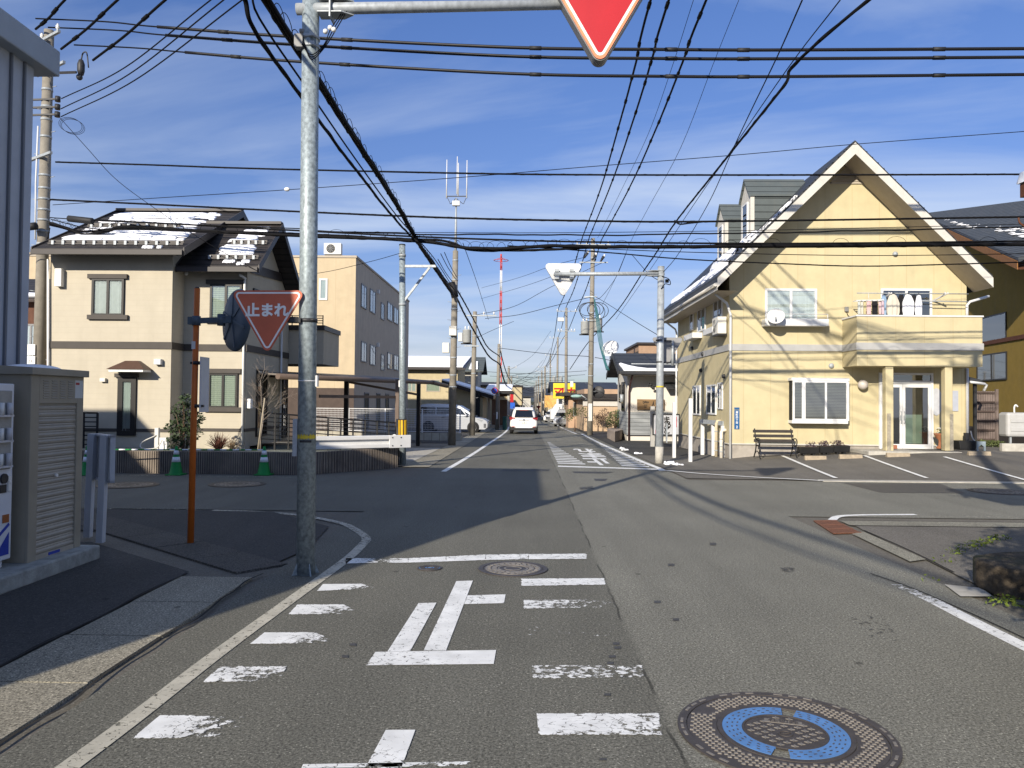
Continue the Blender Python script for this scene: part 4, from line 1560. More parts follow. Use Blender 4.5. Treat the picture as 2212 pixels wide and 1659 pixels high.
# upstairs left window with its sill box
win_y(gh, 1652, 624, 1764, 693, YF, curtain=M_curtain_w, fw=.075)
a, b = P(1645, 706, YF), P(1780, 692, YF)
mb = MB()
mb.box(a.x, b.x, YF - .42, YF, a.z, b.z)
sb = part('window_box', mb, M_white, gh, bevel=.01)
mb = MB()
mb.tube([(a.x + .03, YF - .40, b.z + .16), (b.x - .03, YF - .40, b.z + .16)], .012)
for x in (a.x + .03, (a.x + b.x) / 2, b.x - .03):
 mb.tube([(x, YF - .40, b.z), (x, YF - .40, b.z + .16)], .010)
part('rail', mb, M_white, sb)
def dish(c, r, n, label, arm_to=None):
 t = thing('satellite_dish', label, 'satellite dish', c)
 n = V(n).normalized()
 mb = MB()
 prof = [(r * i / 8, .16 * r * (i / 8) ** 2) for i in range(9)]
 mb.lathe(c, prof + [(r * 1.005, .165 * r), (r * .98, .14 * r)] + [(r * i / 8, .16 * r * (i / 8) ** 2 - .012) for i in range(7, -1, -1)], 28, axis=n)
 part('reflector', mb, M_white, t)
 mb = MB()
 e = V(c) - UP * r * .95 + n * .1
 tip = V(c) - UP * r * .75 + n * r * 1.0
 mb.tube([V(c) - UP * r * .9, tip], .016)
 mb.cyl(tip, tip + (V(c) - tip).normalized() * .12, .035)
 part('feed_arm', mb, M_galv, t)
 mb = MB()
 mb.tube([V(c) - n * .02, V(c) - n * .12, arm_to or (V(c) - n * .12 - UP * .5)], .02)
 part('mount', mb, M_galv, t)
 return t
c = P(1676, 684, YF - .62)
dish(c, .28, (-.35, -1, .45), 'white satellite dish fixed to the window box of the yellow house', V((c.x + .05, YF - .43, c.z - .28)))
# balcony
YBAL = YF - 1.15
bx0, bx1 = P(1851, 700, YBAL).x, P(2122, 700, YBAL).x
zt, zb = P(1990, 681, YBAL).z, P(1990, 791, YBAL).z
cz0, cz1 = P(1990, 756.5, YBAL).z, P(1990, 741, YBAL).z
bal = part('balcony', MB().box(bx0, bx1, YBAL, YBAL + .14, zb, zt - .05).box(bx0, bx0 + .14, YBAL + .14, YF - .002, zb, zt - .05).box(bx1 - .14, bx1, YBAL + .14, YF - .002, zb, zt - .05).box(bx0 + .14, bx1 - .14, YBAL + .14, YF - .002, zb, zb + .25), M_yel, gh)
mb = MB()
mb.box(bx0 - .03, bx1 + .03, YBAL - .03, YBAL + .17, zt - .048, zt)
mb.box(bx0 - .03, bx0 + .17, YBAL + .17, YF - .002, zt - .048, zt)
mb.box(bx1 - .17, bx1 + .03, YBAL + .17, YF - .002, zt - .048, zt)
part('coping', mb, M_white, bal)
mb = MB()
mb.box(bx0 - .03, bx1 + .03, YBAL - .03, YBAL - .002, cz0, cz1)
mb.box(bx0 - .03, bx0 - .002, YBAL - .002, YF - .03, cz0, cz1)
part('balcony_band', mb, M_band, bal)
for u0, u1 in ((1912, 1929), (2040, 2057)):
 a, b = P(u0, 800, YBAL + .1), P(u1, 967, YBAL + .1)
 mb = MB()
 w = b.x - a.x
 mb.box(a.x, b.x, YBAL + .06, YBAL + .06 + w, b.z - .1, zb)
 pl = part('porch_pillar', mb, M_yel, gh, bevel=.01)
 mb = MB()
 tz = P(1920, 893, YBAL + .1).z
 mb.box(a.x - .012, b.x + .012, YBAL + .045, YBAL + .075 + w, b.z - .1, tz) if u0 > 2000 else mb.box(a.x + .04, a.x + .16, YBAL + .045, YBAL + .058, b.z - .1, tz)
 if u0 > 2000:
  mb = MB().box(b.x - .10, b.x + .012, YBAL + .045, YBAL + .058, b.z - .1, tz).box(b.x, b.x + .012, YBAL + .058, YBAL + .06 + w, b.z - .1, tz)
 part('stone_facing', mb, pm('stone_facing', (.30, .27, .21), .9, .25, 14, .5, 30), pl)
# upstairs right window behind the washing
win_y(gh, 1902, 624, 2012, 690, YF, curtain=None, fw=.075)
# bay window
YW = YF - .38
a, b = P(1712, 908, YW), P(1812, 823, YW)
xr = P(1829, 860, YF).x
mb = MB()
mb.box(a.x - .02, b.x + .30, YW - .02, YF, a.z - .10, a.z)
bay = part('bay_window', mb, M_wframe, gh, bevel=.006)
part('bay_roof', MB().box(a.x - .04, b.x + .34, YW - .04, YF, b.z, b.z + .10), M_wframe, bay, bevel=.006)
window(bay, (a.x, YW + .02, a.z), XR, NY, .36, b.z - a.z, panes=1, curtain=M_blind, wave=False, fw=.06)
window(bay, (a.x + .36, YW + .02, a.z), XR, NY, b.x - a.x - .06, b.z - a.z, panes=2, curtain=M_blind, wave=False, fw=.06)
window(bay, (b.x + .30, YW + .02, a.z), YR, PXX, .36, b.z - a.z, panes=1, curtain=M_blind_w, wave=False, fw=.05)
part('bay_core', MB().box(a.x + .01, b.x + .29, YW + .02, YF, a.z, b.z), M_inside, bay)
# globe lamp
c = P(1864, 831, YF - .18)
lamp = part('porch_lamp', MB().ball(c, .165, 16), pm('lamp_globe', (.50, .46, .42), .25, .03), gh)
part('lamp_base', MB().cyl((c.x, YF, c.z), (c.x, YF - .06, c.z), .07), M_white, lamp)
# glazed double door
a, b = P(1898, 969, YF), P(2014, 806, YF)
dz = P(1950, 826, YF).z
w = b.x - a.x
mb = MB()
f = .07
for a0, a1, c0, c1 in ((0, f, 0, b.z - a.z), (w - f, w, 0, b.z - a.z), (f, w - f, b.z - a.z - f, b.z - a.z), (f, w - f, dz - a.z - .04, dz - a.z + .06)):
 mb.obb((a.x, YF, a.z), XR, NY, a0, a1, -.01, .07, c0, c1)
dr = part('door_frame', mb, M_wframe, gh)
part('dark_room', MB().add([(a.x + .03, YF - .004, a.z), (b.x - .03, YF - .004, a.z), (b.x - .03, YF - .004, b.z - .03), (a.x + .03, YF - .004, b.z - .03)], [(0, 1, 2, 3)]), M_inside, dr)
part('fanlight', MB().add([(a.x + f, YF - .03, dz + .06), (b.x - f, YF - .03, dz + .06), (b.x - f, YF - .03, b.z - f), (a.x + f, YF - .03, b.z - f)], [(0, 1, 2, 3)]), M_glass, dr)
mid = P(1948, 900, YF).x
xs = [a.x + f + .01, P(1910, 900, YF).x, mid, b.x - f - .01]
for x0, x1, nm in ((xs[0], xs[1], 0), (xs[1] + .01, xs[2] - .005, 1), (xs[2] + .005, xs[3], 2)):
 mb = MB()
 q = .085 if nm else .05
 H = dz - a.z - .05
 for a0, a1, c0, c1 in ((0, x1 - x0, 0.01, .16), (0, x1 - x0, H - .12, H), (0, q, .16, H - .12), (x1 - x0 - q, x1 - x0, .16, H - .12)):
  mb.obb((x0, YF, a.z), XR, NY, a0, a1, .012, .06, c0, c1)
 d_ = part('door', mb, M_wframe, gh)
 part('pane', MB().add([(x0 + q, YF - .035, a.z + .16), (x1 - q, YF - .035, a.z + .16), (x1 - q, YF - .035, a.z + H - .12), (x0 + q, YF - .035, a.z + H - .12)], [(0, 1, 2, 3)]), M_glass, d_)
 if nm:
  hx = x1 - .05 if nm == 1 else x0 + .05
  mb = MB()
  mb.tube([(hx, YF - .06, a.z + .85), (hx, YF - .11, a.z + .88), (hx, YF - .11, a.z + 1.22), (hx, YF - .06, a.z + 1.25)], .014)
  mb.box(hx - .025, hx + .025, YF - .068, YF - .06, a.z + .95, a.z + 1.12)
  part('handle', mb, M_galv, d_)
 if nm == 2:
  part('reflected_screen', MB().box(x0 + q + .01, x1 - q - .2, YF - .016, YF - .008, a.z + .18, a.z + 1.15), pm('door_screen', (.28, .36, .28), .8, .08), d_)
# porch step
s0, s1 = P(1875, 978, YF - 1.4), P(2077, 982, YF - 1.4)
part('porch_step', MB().box(s0.x, s1.x, YF - 1.45, YF, -.1, P(1950, 970, YF - .2).z - .01), M_conc, gh, bevel=.015)
# signs by the door
mb = MB()
c = P(2022, 868, YF)
vs = [V((c.x + .20 * math.cos(t / 24 * 6.2832), YF - .03, c.z + .46 * math.sin(t / 24 * 6.2832))) for t in range(24)]
mb.prism(vs, (0, .025, 0))
part('oval_sign', mb, pm('pale_oval', (.42, .43, .45), .5, .1), gh)
a, b = P(2052, 888, YF), P(2069, 844, YF)
mb = MB()
mb.box(a.x, b.x, YF - .03, YF - .003, a.z, b.z)
sg = part('notice_board', mb, pm('pale_notice', (.36, .38, .43), .5, .06), gh)
# blue address plate
a, b = P(1586, 927, YF), P(1597, 886, YF)
M_plate = pm('plate_blue', (.02, .095, .24), .4, .06)
ap = part('address_plate', MB().box(a.x, b.x, YF - .02, YF - .002, a.z, b.z).box(a.x, b.x, YF - .02, YF - .002, b.z + .02, b.z + .09), M_plate, gh)
cx = (a.x + b.x) / 2
for k, ch in enumerate('柳町四丁目'):
 text_part('plate_letter', ch, (cx, YF - .021, b.z - .07 - k * .088), XR, UP, .085, M_swhite, ap, bold=.001)
text_part('plate_letter', '2', (cx, YF - .021, a.z + .075), XR, UP, .12, M_swhite, ap, bold=.002)
# downpipes
for name, pts in (('downpipe', [P(1545, 635, YF - .35), P(1570, 655, YF - .12), (HX0 + .02, YF - .08, P(1572, 680, YF).z), (HX0 + .02, YF - .08, 0.0)]),
    ('downpipe', [(EL.x + .03, YB - .1, ez - .05), (HX0 - .15, YB - .15, P(1466, 712, YB).z), (HX0 - .09, YB - .15, P(1466, 720, YB).z), (HX0 - .09, YB - .15, .15), (HX0 - .2, YB - .15, .05)])):
 part(name, MB().tube(pts, .042, 10), M_white, gh)
rp = [P(2136, 640, YF + .1), P(2095, 652, YF - .05), (HX1 - .02, YF - .06, P(2089, 660, YF).z), (HX1 - .02, YF - .06, zt)]
part('downpipe', MB().tube(rp, .045, 10), M_white, gh)
part('downpipe', MB().tube([(HX1 - .02, YF - .06, zb), (HX1 - .02, YF - .06, P(2090, 962, YF).z)], .045, 10), M_white, gh)
# side-wall (street side) windows and fittings
win_x(gh, 1562, 633, 705, 1543, HX0, panes=2, fw=.06)
win_x(gh, 1525, 651, 712, 1508, HX0, panes=2, fw=.06)
win_x(gh, 1499, 668, 712, 1492, HX0, panes=1, fw=.05)
for u0, u1, v0, v1 in ((1570, 1543, 700, 715), (1517, 1499, 718, 727)):
 a, at, b = PX(u0 if u0 < 1560 else 1562, v1, HX0), PX(u0 if u0 < 1560 else 1562, v0, HX0), PX(u1, v1, HX0)
 mb = MB()
 mb.box(HX0 - .38, HX0, a.y, b.y + .2, a.z - .05, a.z + .16)
 part('window_box', mb, M_white, gh, bevel=.008)
win_x(gh, 1548, 830, 896, 1528, HX0, panes=2, fw=.06, curtain=M_curtain)
win_x(gh, 1514, 832, 897, 1498, HX0, panes=2, fw=.06, curtain=M_curtain)
# small one between them and the corner, in the photograph nearest the downpipe
win_x(gh, 1562, 826, 884, 1552, HX0, panes=2, fw=.05)
for u, v in ((1497, 752), (1520, 765), (1516, 800), (1566, 813)):
 c = PX(u, v, HX0)
 mb = MB()
 mb.lathe((HX0, c.y, c.z), [(.08, 0), (.08, .05), (.055, .10), (.001, .11)], 12, axis=(-1, 0, 0))
 part('vent_cap', mb, M_dark, gh)
M_ac = pm('ac_unit_white', (.62, .60, .54), .45, .05)
def ac_unit(o, r, n, w, h, d, label):
 t = thing('air_conditioner_unit', label, 'air conditioner', o)
 o, r, n = V(o), V(r), V(n)
 part('casing', MB().obb(o, r, n, 0, w, 0, d, 0, h), M_ac, t, bevel=.012)
 c = o + r * (w * .40) + n * d + UP * h * .5
 mb = MB()
 for q in (.9, .7, .5, .3):
  R_ = h * .42 * q
  pts = [c + n * .006 + r * R_ * math.cos(a) + UP * R_ * math.sin(a) for a in [k * math.pi / 12 for k in range(25)]]
  mb.tube(pts, .008, 4)
 for k in range(4):
  a = k * math.pi / 4
  e = r * math.cos(a) + UP * math.sin(a)
  mb.beam(c - e * h * .38 + n * .008, c + e * h * .38 + n * .008, .008, .008, up=n)
 part('fan_grille', mb, pm('ac_grille', (.35, .35, .34), .5, .05), t)
 part('fan_opening', MB().lathe(c + n * .002, [(.001, .001), (h * .40, .001), (h * .40, 0)], 20, axis=n), M_inside, t)
 part('bracket', MB().obb(o, r, n, .05, w - .05, -.02, d, -.05, -.003), M_dark, t)
 return t
c = PX(1568, 722, HX0)
ac_unit((HX0 - .05, YF + .95, c.z), (0, -1, 0), NX, .78, .58, .30, 'white air conditioner unit on brackets at the corner of the yellow house')
c = P(2089, 672, YF + .3)
ac_unit((HX1 + .05, YF + 1.4, c.z), XR, NY, .40, .66, .3, 'white air conditioner unit high between the yellow house and the ochre house')
# meters and gas pipes along the street side
M_pipe = pm('cream_pipe', (.52, .44, .30), .6, .15, 12, dirt=.3)
M_pipew = pm('white_pipe', (.70, .66, .58), .6, .2, 14, dirt=.4, dirtcol=(.3, .16, .08))
def gas_riser(u, v0, v1, lab, mat, r, gy):
 b = V((HX0 - .16, gy, zg(gy)))
 z_ = P(u, v0, gy).z
 t = thing('gas_pipe', lab, 'pipe', b)
 part('pipe', MB().tube([b, V((b.x, b.y, z_)), V((b.x + .03, b.y, z_ + .08)), V((HX0, b.y, z_ + .10))], r, 10), mat, t)
 mb = MB()
 for z in (.25, z_ * .5, z_ * .8):
  mb.cyl(b + UP * z, b + UP * (z + .03), r * 1.2)
 part('band', mb, M_galv, t)
gas_riser(1554, 915, 985, 'cream service pipe rising behind the white guard frame', M_pipe, .055, 27.2)
gas_riser(1566, 935, 985, 'white peeling pipe beside the downpipe of the yellow house', M_pipew, .06, 26.5)
b = G(1528, 965)
t = thing('water_tap', 'standpipe with a tap between the white posts', 'tap', b)
top = P(1530, 930, b.y)
part('pipe', MB().cyl(b, V((b.x, b.y, top.z)), .035), M_pipew, t)
part('tap', MB().tube([V((b.x, b.y, top.z)), V((b.x, b.y, top.z + .08)), V((b.x - .10, b.y, top.z + .08)), V((b.x - .10, b.y, top.z + .02))], .02), M_dark, t)
# white posts and guard frame
for u, v0, v1, lab in ((1456, 865, 989, 'slim white post left of the other in front of the yellow house corner'), (1491, 858, 998, 'slim white post nearest the corner of the yellow house')):
 b = G(u, v1)
 tz = P(u - 1, v0, b.y).z
 mb = MB()
 mb.obb(b, XR, NY, -.055, .055, -.055, .055, 0, tz)
 solo('white_post', mb, M_white, lab, 'post', 'white posts by the yellow house', bevel=.006)
t = thing('pipe_guard', 'low white guard frame of three posts and a top rail before the service pipes', 'guard frame', G(1540, 985))
for u, v in ((1517, 983), (1540, 987), (1561, 991)):
 b = G(u, v)
 tz = P(u, 912 + (u - 1517) * .10, b.y).z
 part('post', MB().obb(b, XR, NY, -.06, .06, -.06, .06, 0, tz), M_white, t)
p, q = G(1514, 983), G(1564, 991)
zt2 = P(1517, 910, p.y).z
part('rail', MB().beam(V((p.x, p.y, zt2)), V((q.x, q.y, zt2 - .02)), .13, .15), M_galv, t)
# snow caught along the street slope
def snow_strip(name, pts, label, w=.35, lump=.12, n=60):
 path = smooth_path(pts, n // max(1, len(pts) - 1))
 mb = MB()
 rng = random.Random(len(label))
 vs = []
 K_ = 6
 for i, p in enumerate(path):
  ww = w * (.6 + .6 * rng.random()) * min(1, 4 * i / len(path) + .2, 4 * (len(path) - i) / len(path) + .2)
  for k in range(K_ + 1):
   a = math.pi * k / K_
   x = math.cos(a) * ww
   h = math.sin(a) * lump * (.6 + .8 * rng.random())
   q = V((p.x + x, p.y + rng.uniform(-.03, .03), 0))
   q.z = rz(q.x) + th * 1.4 + h
   vs.append(q)
 W = K_ + 1
 fs = [(i * W + k, (i + 1) * W + k, (i + 1) * W + k + 1, i * W + k + 1) for i in range(len(path) - 1) for k in range(K_)]
 mb.add(vs, fs, 0, True)
 return solo(name, mb, M_snow, label, 'snow')
def on_slope(u, v):
 lo = P(u, v, YF)
 best = None
 for i in range(200):
  Y = YF - .5 + i * .05
  p = P(u, v, Y)
  e = abs(p.z - (rz(p.x) + th * 1.4))
  if best is None or e < best[0]:
   best = (e, p)
 return best[1]
snow_strip('roof_snow', [(7.1, YF - .75, 0), (7.9, YF - .8, 0), (8.7, YF - .85, 0)], 'thick band of snow along the near edge of the yellow house roof', .35, .10)
snow_strip('roof_snow', [(EL.x + .45, YF - .9, 0), (EL.x + .5, YF + 3, 0), (EL.x + .45, YB + .3, 0)], 'long line of snow lying along the eave of the yellow house', .28, .10)
snow_strip('roof_snow', [(7.3, YF + .9, 0), (7.7, YF + 1.3, 0), (7.5, YF + 2.6, 0), (7.4, YF + 4.9, 0)], 'lumps of snow at the foot of the dormer windows', .42, .16)
# cream house on the left
M_cream = stripes_mat('cream_siding', (0.455, 0.41, 0.32), (0.415, 0.37, 0.285), 2, 0.152, 0.03, 0.85, 0.15, 0.05)
M_ctrim = pm('taupe_trim', (0.058, 0.050, 0.043), 0.6, 0.1, 4)
M_cfound = pm('cream_foundation', (0.42, 0.38, 0.30), 0.9, 0.1, 4, 0.2, 40)
M_bframe = pm('dark_bronze_frame', (0.016, 0.015, 0.014), 0.4, 0.1)
M_tile = stripes_mat('dark_tile_roof', (0.030, 0.026, 0.025), (0.010, 0.009, 0.009), 2, 0.16, 0.14, 0.6)
YC = 21.0
YR_ = 21.75
YARD = 0.50
cx0, cx1 = P(104, 800, YC).x, P(369, 800, YC).x
sx1 = P(531, 800, YR_).x
Ya, Yb = 20.4, 24.6
ze = P(300, 549, Ya).z
zr_ = P(400, 467, Yb).z
ch = thing('cream_house', 'cream two-storey house with a dark snow-covered tile roof behind the green cones', 'house', ((cx0 + sx1) / 2, 24, YARD))
slope = (zr_ - ze) / (Yb - Ya)
zw = ze + (YC - Ya) * slope - .06
Yback = 28.6
mb = MB()
mb.prism([(cx1, YC, YARD), (cx1, Yback, YARD), (cx1, Yback, zw), (cx1, Yb, zr_ - .06), (cx1, YC, zw)], (cx0 - cx1, 0, 0))
part('wall', mb, M_cream, ch)
# right block: lower, gable end facing the street
X2 = P(558, 583, 21.2).x
ze2, zr2 = P(520, 586, 21.2).z, P(590, 495, 23.15).z
Ym2, Yb2 = 23.2, 25.2
sl2 = (zr2 - ze2) / (Ym2 - 21.2)
mb = MB()
mb.prism([(sx1, YR_, YARD), (sx1, 25.6, YARD), (sx1, 25.6, ze2 + .2), (sx1, 24.9, ze2 + .42), (sx1, Ym2, zr2 - .07), (sx1, YR_, ze2 + sl2 * (YR_ - 21.2) - .07)], (cx1 - sx1, 0, 0))
part('wall', mb, M_cream, ch)
def verge(mb, x, w, pts, d):
 for a, b in zip(pts[:-1], pts[1:]):
  A, B = V((x, a[0], a[1])), V((x, b[0], b[1]))
  mb.prism([A, B, B - UP * d, A - UP * d], (w, 0, 0))
def roof_slab(name, x0, x1, y0, yr, y1, z0, zrr, parent, mat, th=.15, barge=.22):
 mb = MB()
 s = (zrr - z0) / (yr - y0)
 z1 = zrr - s * (y1 - yr)
 mb.prism([(x0, y0, z0), (x0, yr, zrr), (x0, yr, zrr + th), (x0, y0, z0 + th)], (x1 - x0, 0, 0))
 mb.prism([(x0, y1, z1), (x0, yr, zrr), (x0, yr, zrr + th), (x0, y1, z1 + th)], (x1 - x0, 0, 0))
 o = part(name, mb, mat, parent)
 for xv in (x1, x0 - .035):
  mb = MB()
  verge(mb, xv, .035, [(y0 - .03, z0 + th + .03), (yr, zrr + th + .05), (y1, z1 + th + .03)], barge)
  part('bargeboard', mb, M_brown, o)
 mb = MB()
 mb.beam((x0, y0 - .05, z0 + .04), (x1, y0 - .05, z0 + .04), .10, .13)
 part('eave_gutter', mb, M_brown, o)
 part('ridge_cap', MB().beam((x0, yr, zrr + th + .04), (x1, yr, zrr + th + .04), .22, .08), M_brown, o)
 return o, s
xr1 = P(396, 555, Ya).x
r1, s1 = roof_slab('roof', cx0 - .12, xr1, Ya, Yb, 28.9, ze, zr_, ch, M_tile)
r2, s2 = roof_slab('roof', cx1 + .02, X2, 21.2, Ym2, Yb2, ze2, zr2, ch, M_tile)
# lower small gable in front of the right block (second tier of roof)
# snow guards
for (x0, x1, ys, y0_, z0_, s_, n) in ((cx0 + .1, xr1 - .15, 20.75, Ya, ze, s1, 13), (cx0 + .1, xr1 - 1.1, 22.6, Ya, ze, s1, 10), (xr1 + .15, X2 - .1, 21.5, 21.2, ze2, s2, 6), (xr1 + .6, X2 - .1, 22.2, 21.2, ze2, s2, 5)):
 mb = MB()
 zz = z0_ + (ys - y0_) * s_ + .15
 mb.beam((x0, ys, zz + .09), (x1, ys, zz + .09), .03, .07)
 mb.beam((x0, ys - .05, zz + .02), (x1, ys - .05, zz + .02), .02, .04)
 sg_ = part('snow_guard', mb, M_brown, r1 if x0 < -11 else r2)
 for k in range(n):
  x = x0 + (x1 - x0) * (k + .5) / n
  part('guard_foot', MB().box(x - .035, x + .035, ys - .08, ys - .03, zz - .01, zz + .10), M_galv, sg_)
def snow_sheet(label, x0f, x1f, ya, yb, y0_, z0_, s_, edge=.18, n=34, m=10, gaps=.0, seed=1, th=.05, run=(.6, 3.0)):
 rng = random.Random(seed)
 mb = MB()
 rows = []
 for j in range(m + 1):
  y = ya + (yb - ya) * j / m
  a = x0f(y) + rng.uniform(0, edge)
  b = x1f(y) - rng.uniform(0, edge * 1.6)
  rows.append((y, a, b))
 for j in range(m):
  y, a, b = rows[j]
  y2 = rows[j + 1][0]
  h = th * rng.uniform(.6, 1.2)
  segs = []
  x = a
  while x < b:
   L_ = rng.uniform(*run)
   e = min(b, x + L_)
   if rng.random() > gaps:
    segs.append((x, e))
   x = e + (rng.uniform(.05, .4) if rng.random() < gaps * 1.5 else 0)
  for a_, b_ in segs:
   if b_ - a_ < .08:
    continue
   gap = .004 + max(0, rng.gauss(0, .014))
   zA, zB = z0_ + (y + gap - y0_) * s_ + .152, z0_ + (y2 - y0_) * s_ + .152
   N = 14
   lo, hi, lo2, hi2 = [], [], [], []
   for i in range(N + 1):
    x = a_ + (b_ - a_) * i / N
    e = 0.25 if i in (0, N) else 1
    w1, w2 = rng.uniform(-.02, .03), rng.uniform(-.01, .01)
    lo.append(V((x, y + gap + w1, zA + w1 * s_)))
    hi.append(V((x, y + gap + .03 + w1, zA + h * e + (w1 + .03) * s_)))
    hi2.append(V((x, y2 + w2, zB + h * e * .7)))
    lo2.append(V((x, y2 + w2, zB)))
   vs = lo + hi + hi2 + lo2
   W = N + 1
   fs = [(q * W + i, q * W + i + 1, (q + 1) * W + i + 1, (q + 1) * W + i) for q in range(3) for i in range(N)]
   fs += [(0, W, 2 * W, 3 * W), (N, 3 * W + N, 2 * W + N, W + N)]
   mb.add(vs, fs, 0, True)
 o = solo('roof_snow', mb, M_snow, label, 'snow', kind='stuff')
 return o
lx = lambda y: cx0 + .05
snow_sheet('broad white snow on the lower slope of the cream house roof', lx, lambda y: xr1 - .35 - (y - 20.9) * .0, 20.85, 22.5, Ya, ze, s1, m=10, gaps=.05, seed=3)
snow_sheet('white snow on the upper slope of the cream house roof', lx, lambda y: xr1 - .45, 22.68, 24.35, Ya, ze, s1, m=10, gaps=.03, seed=5)
snow_sheet('broken crumbs of snow along the gutter of the cream house', lx, lambda y: xr1 - .2, 20.42, 20.68, Ya, ze, s1, m=2, gaps=.65, seed=8, run=(.12, .4))
snow_sheet('patchy snow on the small right-hand roof of the cream house', lambda y: xr1 + .25 + (y - 21.5) * .1, lambda y: X2 - .2, 21.58, 22.15, 21.2, ze2, s2, m=5, gaps=.03, seed=11)
snow_sheet('snow near the ridge of the small right-hand roof of the cream house', lambda y: xr1 + .35 + (y - 22.2) * .6, lambda y: X2 - .25, 22.28, 23.05, 21.2, ze2, s2, m=5, gaps=.02, seed=13)
snow_sheet('last bits of snow by the gutter of the small right-hand roof', lambda y: xr1 + .5, lambda y: X2 - .15, 21.22, 21.45, 21.2, ze2, s2, m=2, gaps=.5, seed=17, run=(.15, .5))
# bands, window trims
bz0, bz1 = P(240, 753, YC).z, P(240, 738, YC).z
mb = MB()
mb.box(cx0, cx1 + .03, YC - .03, YC, bz0, bz1)
mb.box(cx1, cx1 + .03, YC, YR_ - .03, bz0, bz1)
mb.box(cx1 + .03, sx1 + .03, YR_ - .03, YR_, bz0, bz1)
mb.box(sx1, sx1 + .03, YR_, 25.6, bz0, bz1)
part('band', mb, M_ctrim, ch)
fz = P(300, 933, YC).z
mb = MB()
mb.box(cx0, cx1 + .02, YC - .02, YC, fz, fz + .09)
mb.box(cx1, cx1 + .02, YC, YR_ - .02, fz, fz + .09)
mb.box(cx1 + .02, sx1 + .02, YR_ - .02, YR_, fz, fz + .09)
mb.box(sx1, sx1 + .02, YR_, 25.6, fz, fz + .09)
part('base_trim', mb, M_ctrim, ch)
mb = MB()
mb.box(cx0, cx1 + .004, YC - .004, YC + .5, YARD - .1, fz)
mb.box(cx1 - .1, sx1 + .004, YR_ - .004, YR_ + .4, YARD - .1, fz)
part('foundation', mb, M_cfound, ch)
def trimmed(u0, v0, u1, v1, Y, curtain, panes=2):
 w_ = win_y(ch, u0 + 4, v0 + 9, u1 - 4, v1 - 8, Y, frame=M_bframe, panes=panes, curtain=curtain, fw=.06, proud=.06)
 for va, vb, ex in ((v0, v0 + 9, 3), (v1 - 9, v1, 4)):
  a, b = P(u0 - ex, vb, Y), P(u1 + ex, va, Y)
  part('window_trim', MB().box(a.x, b.x, Y - .085, Y, a.z, b.z), M_ctrim, w_)
 return w_
trimmed(195, 593, 274, 690, YC, M_curtain_w)
trimmed(450, 605, 528, 698, YR_, M_blind_w)
trimmed(446, 797, 519, 889, YR_, M_blind_w)
dw = win_y(ch, 254, 814, 296, 941, YC, frame=M_bframe, panes=1, curtain=M_curtain, fw=.14, proud=.06)
dw.name = 'garden_door'
a, b = P(250, 815, YC), P(300, 807, YC)
part('window_trim', MB().box(a.x, b.x, YC - .08, YC, a.z, b.z), M_ctrim, dw)
# little hipped canopy above the garden door
a, b = P(231, 797, YC - .45), P(313, 797, YC - .45)
zc0, zc1 = a.z, P(262, 779, YC - .2).z
mb = MB()
c = [V((a.x, YC - .5, zc0)), V((b.x, YC - .5, zc0)), V((b.x, YC - .002, zc0)), V((a.x, YC - .002, zc0))]
t_ = [V((a.x + .34, YC - .16, zc1)), V((b.x - .34, YC - .16, zc1)), V((b.x - .34, YC - .002, zc1)), V((a.x + .34, YC - .002, zc1))]
mb.hexa(c + t_)
part('door_canopy', mb, pm('brown_canopy', (.085, .048, .034), .5, .15, 8), ch)
mb = MB()
mb.box(a.x + .05, b.x - .05, YC - .46, YC - .002, zc0 - .07, zc0 - .002)
part('canopy_soffit', mb, M_swhite, ch)
for u0, v0, u1, v1, d, nm, m in ((125, 582, 140, 620, .16, 'vent_hood', M_swhite), (337, 776, 352, 788, .14, 'vent_hood', M_white), (219, 817, 231, 825, .10, 'vent_hood', M_ac)):
 a, b = P(u0, v1, YC), P(u1, v0, YC)
 part(nm, MB().box(a.x, b.x, YC - d, YC - .002, a.z, b.z), m, ch, bevel=.01)
c = P(404, 591, YR_)
part('light_sensor', MB().ball((c.x, YR_ - .05, c.z), .06, 8), M_swhite, ch)
part('downpipe', MB().tube([P(104, 560, YC - .06), P(104, 975, YC - .06)], .032, 8), M_swhite, ch)
p0 = P(518, 594, YR_ - .3)
part('downpipe', MB().tube([p0, P(530, 602, YR_ - .06), V((sx1 - .05, YR_ - .06, P(530, 607, YR_).z)), V((sx1 - .05, YR_ - .06, YARD + .05))], .035, 8), M_swhite, ch)
part('downpipe', MB().tube([(sx1 + .06, 24.7, P(568, 715, 24.7).z), (sx1 + .06, 24.7, YARD)], .035, 8), M_white, ch)
# street-side openings in the shade
for y0, y1, z0, z1 in ((22.6, 23.5, .75, 2.75), (25.0, 25.5, .6, 2.6)):
 window(ch, (sx1, y0, z0), YR, PXX, y1 - y0, z1 - z0, frame=M_bframe, panes=2, fw=.06)
window(ch, (sx1, 22.2, 4.1), YR, PXX, 1.3, 1.0, frame=M_bframe, panes=2, fw=.06)
mb = MB()
mb.prism([(sx1 + .02, 23.05 - 1.1, ze2 + .35), (sx1 + .02, 25.0, ze2 + .55), (sx1 + .02, 25.0, ze2 + .28), (sx1 + .02, 21.95, ze2 + .08)], (.02, 0, 0))
part('gable_trim', mb, M_brown, ch)
c = PX(540, 872, sx1 + .08)
part('meter_box', MB().box(sx1, sx1 + .13, c.y - .1, c.y + .1, c.z - .14, c.z + .14), M_swhite, ch, bevel=.02)
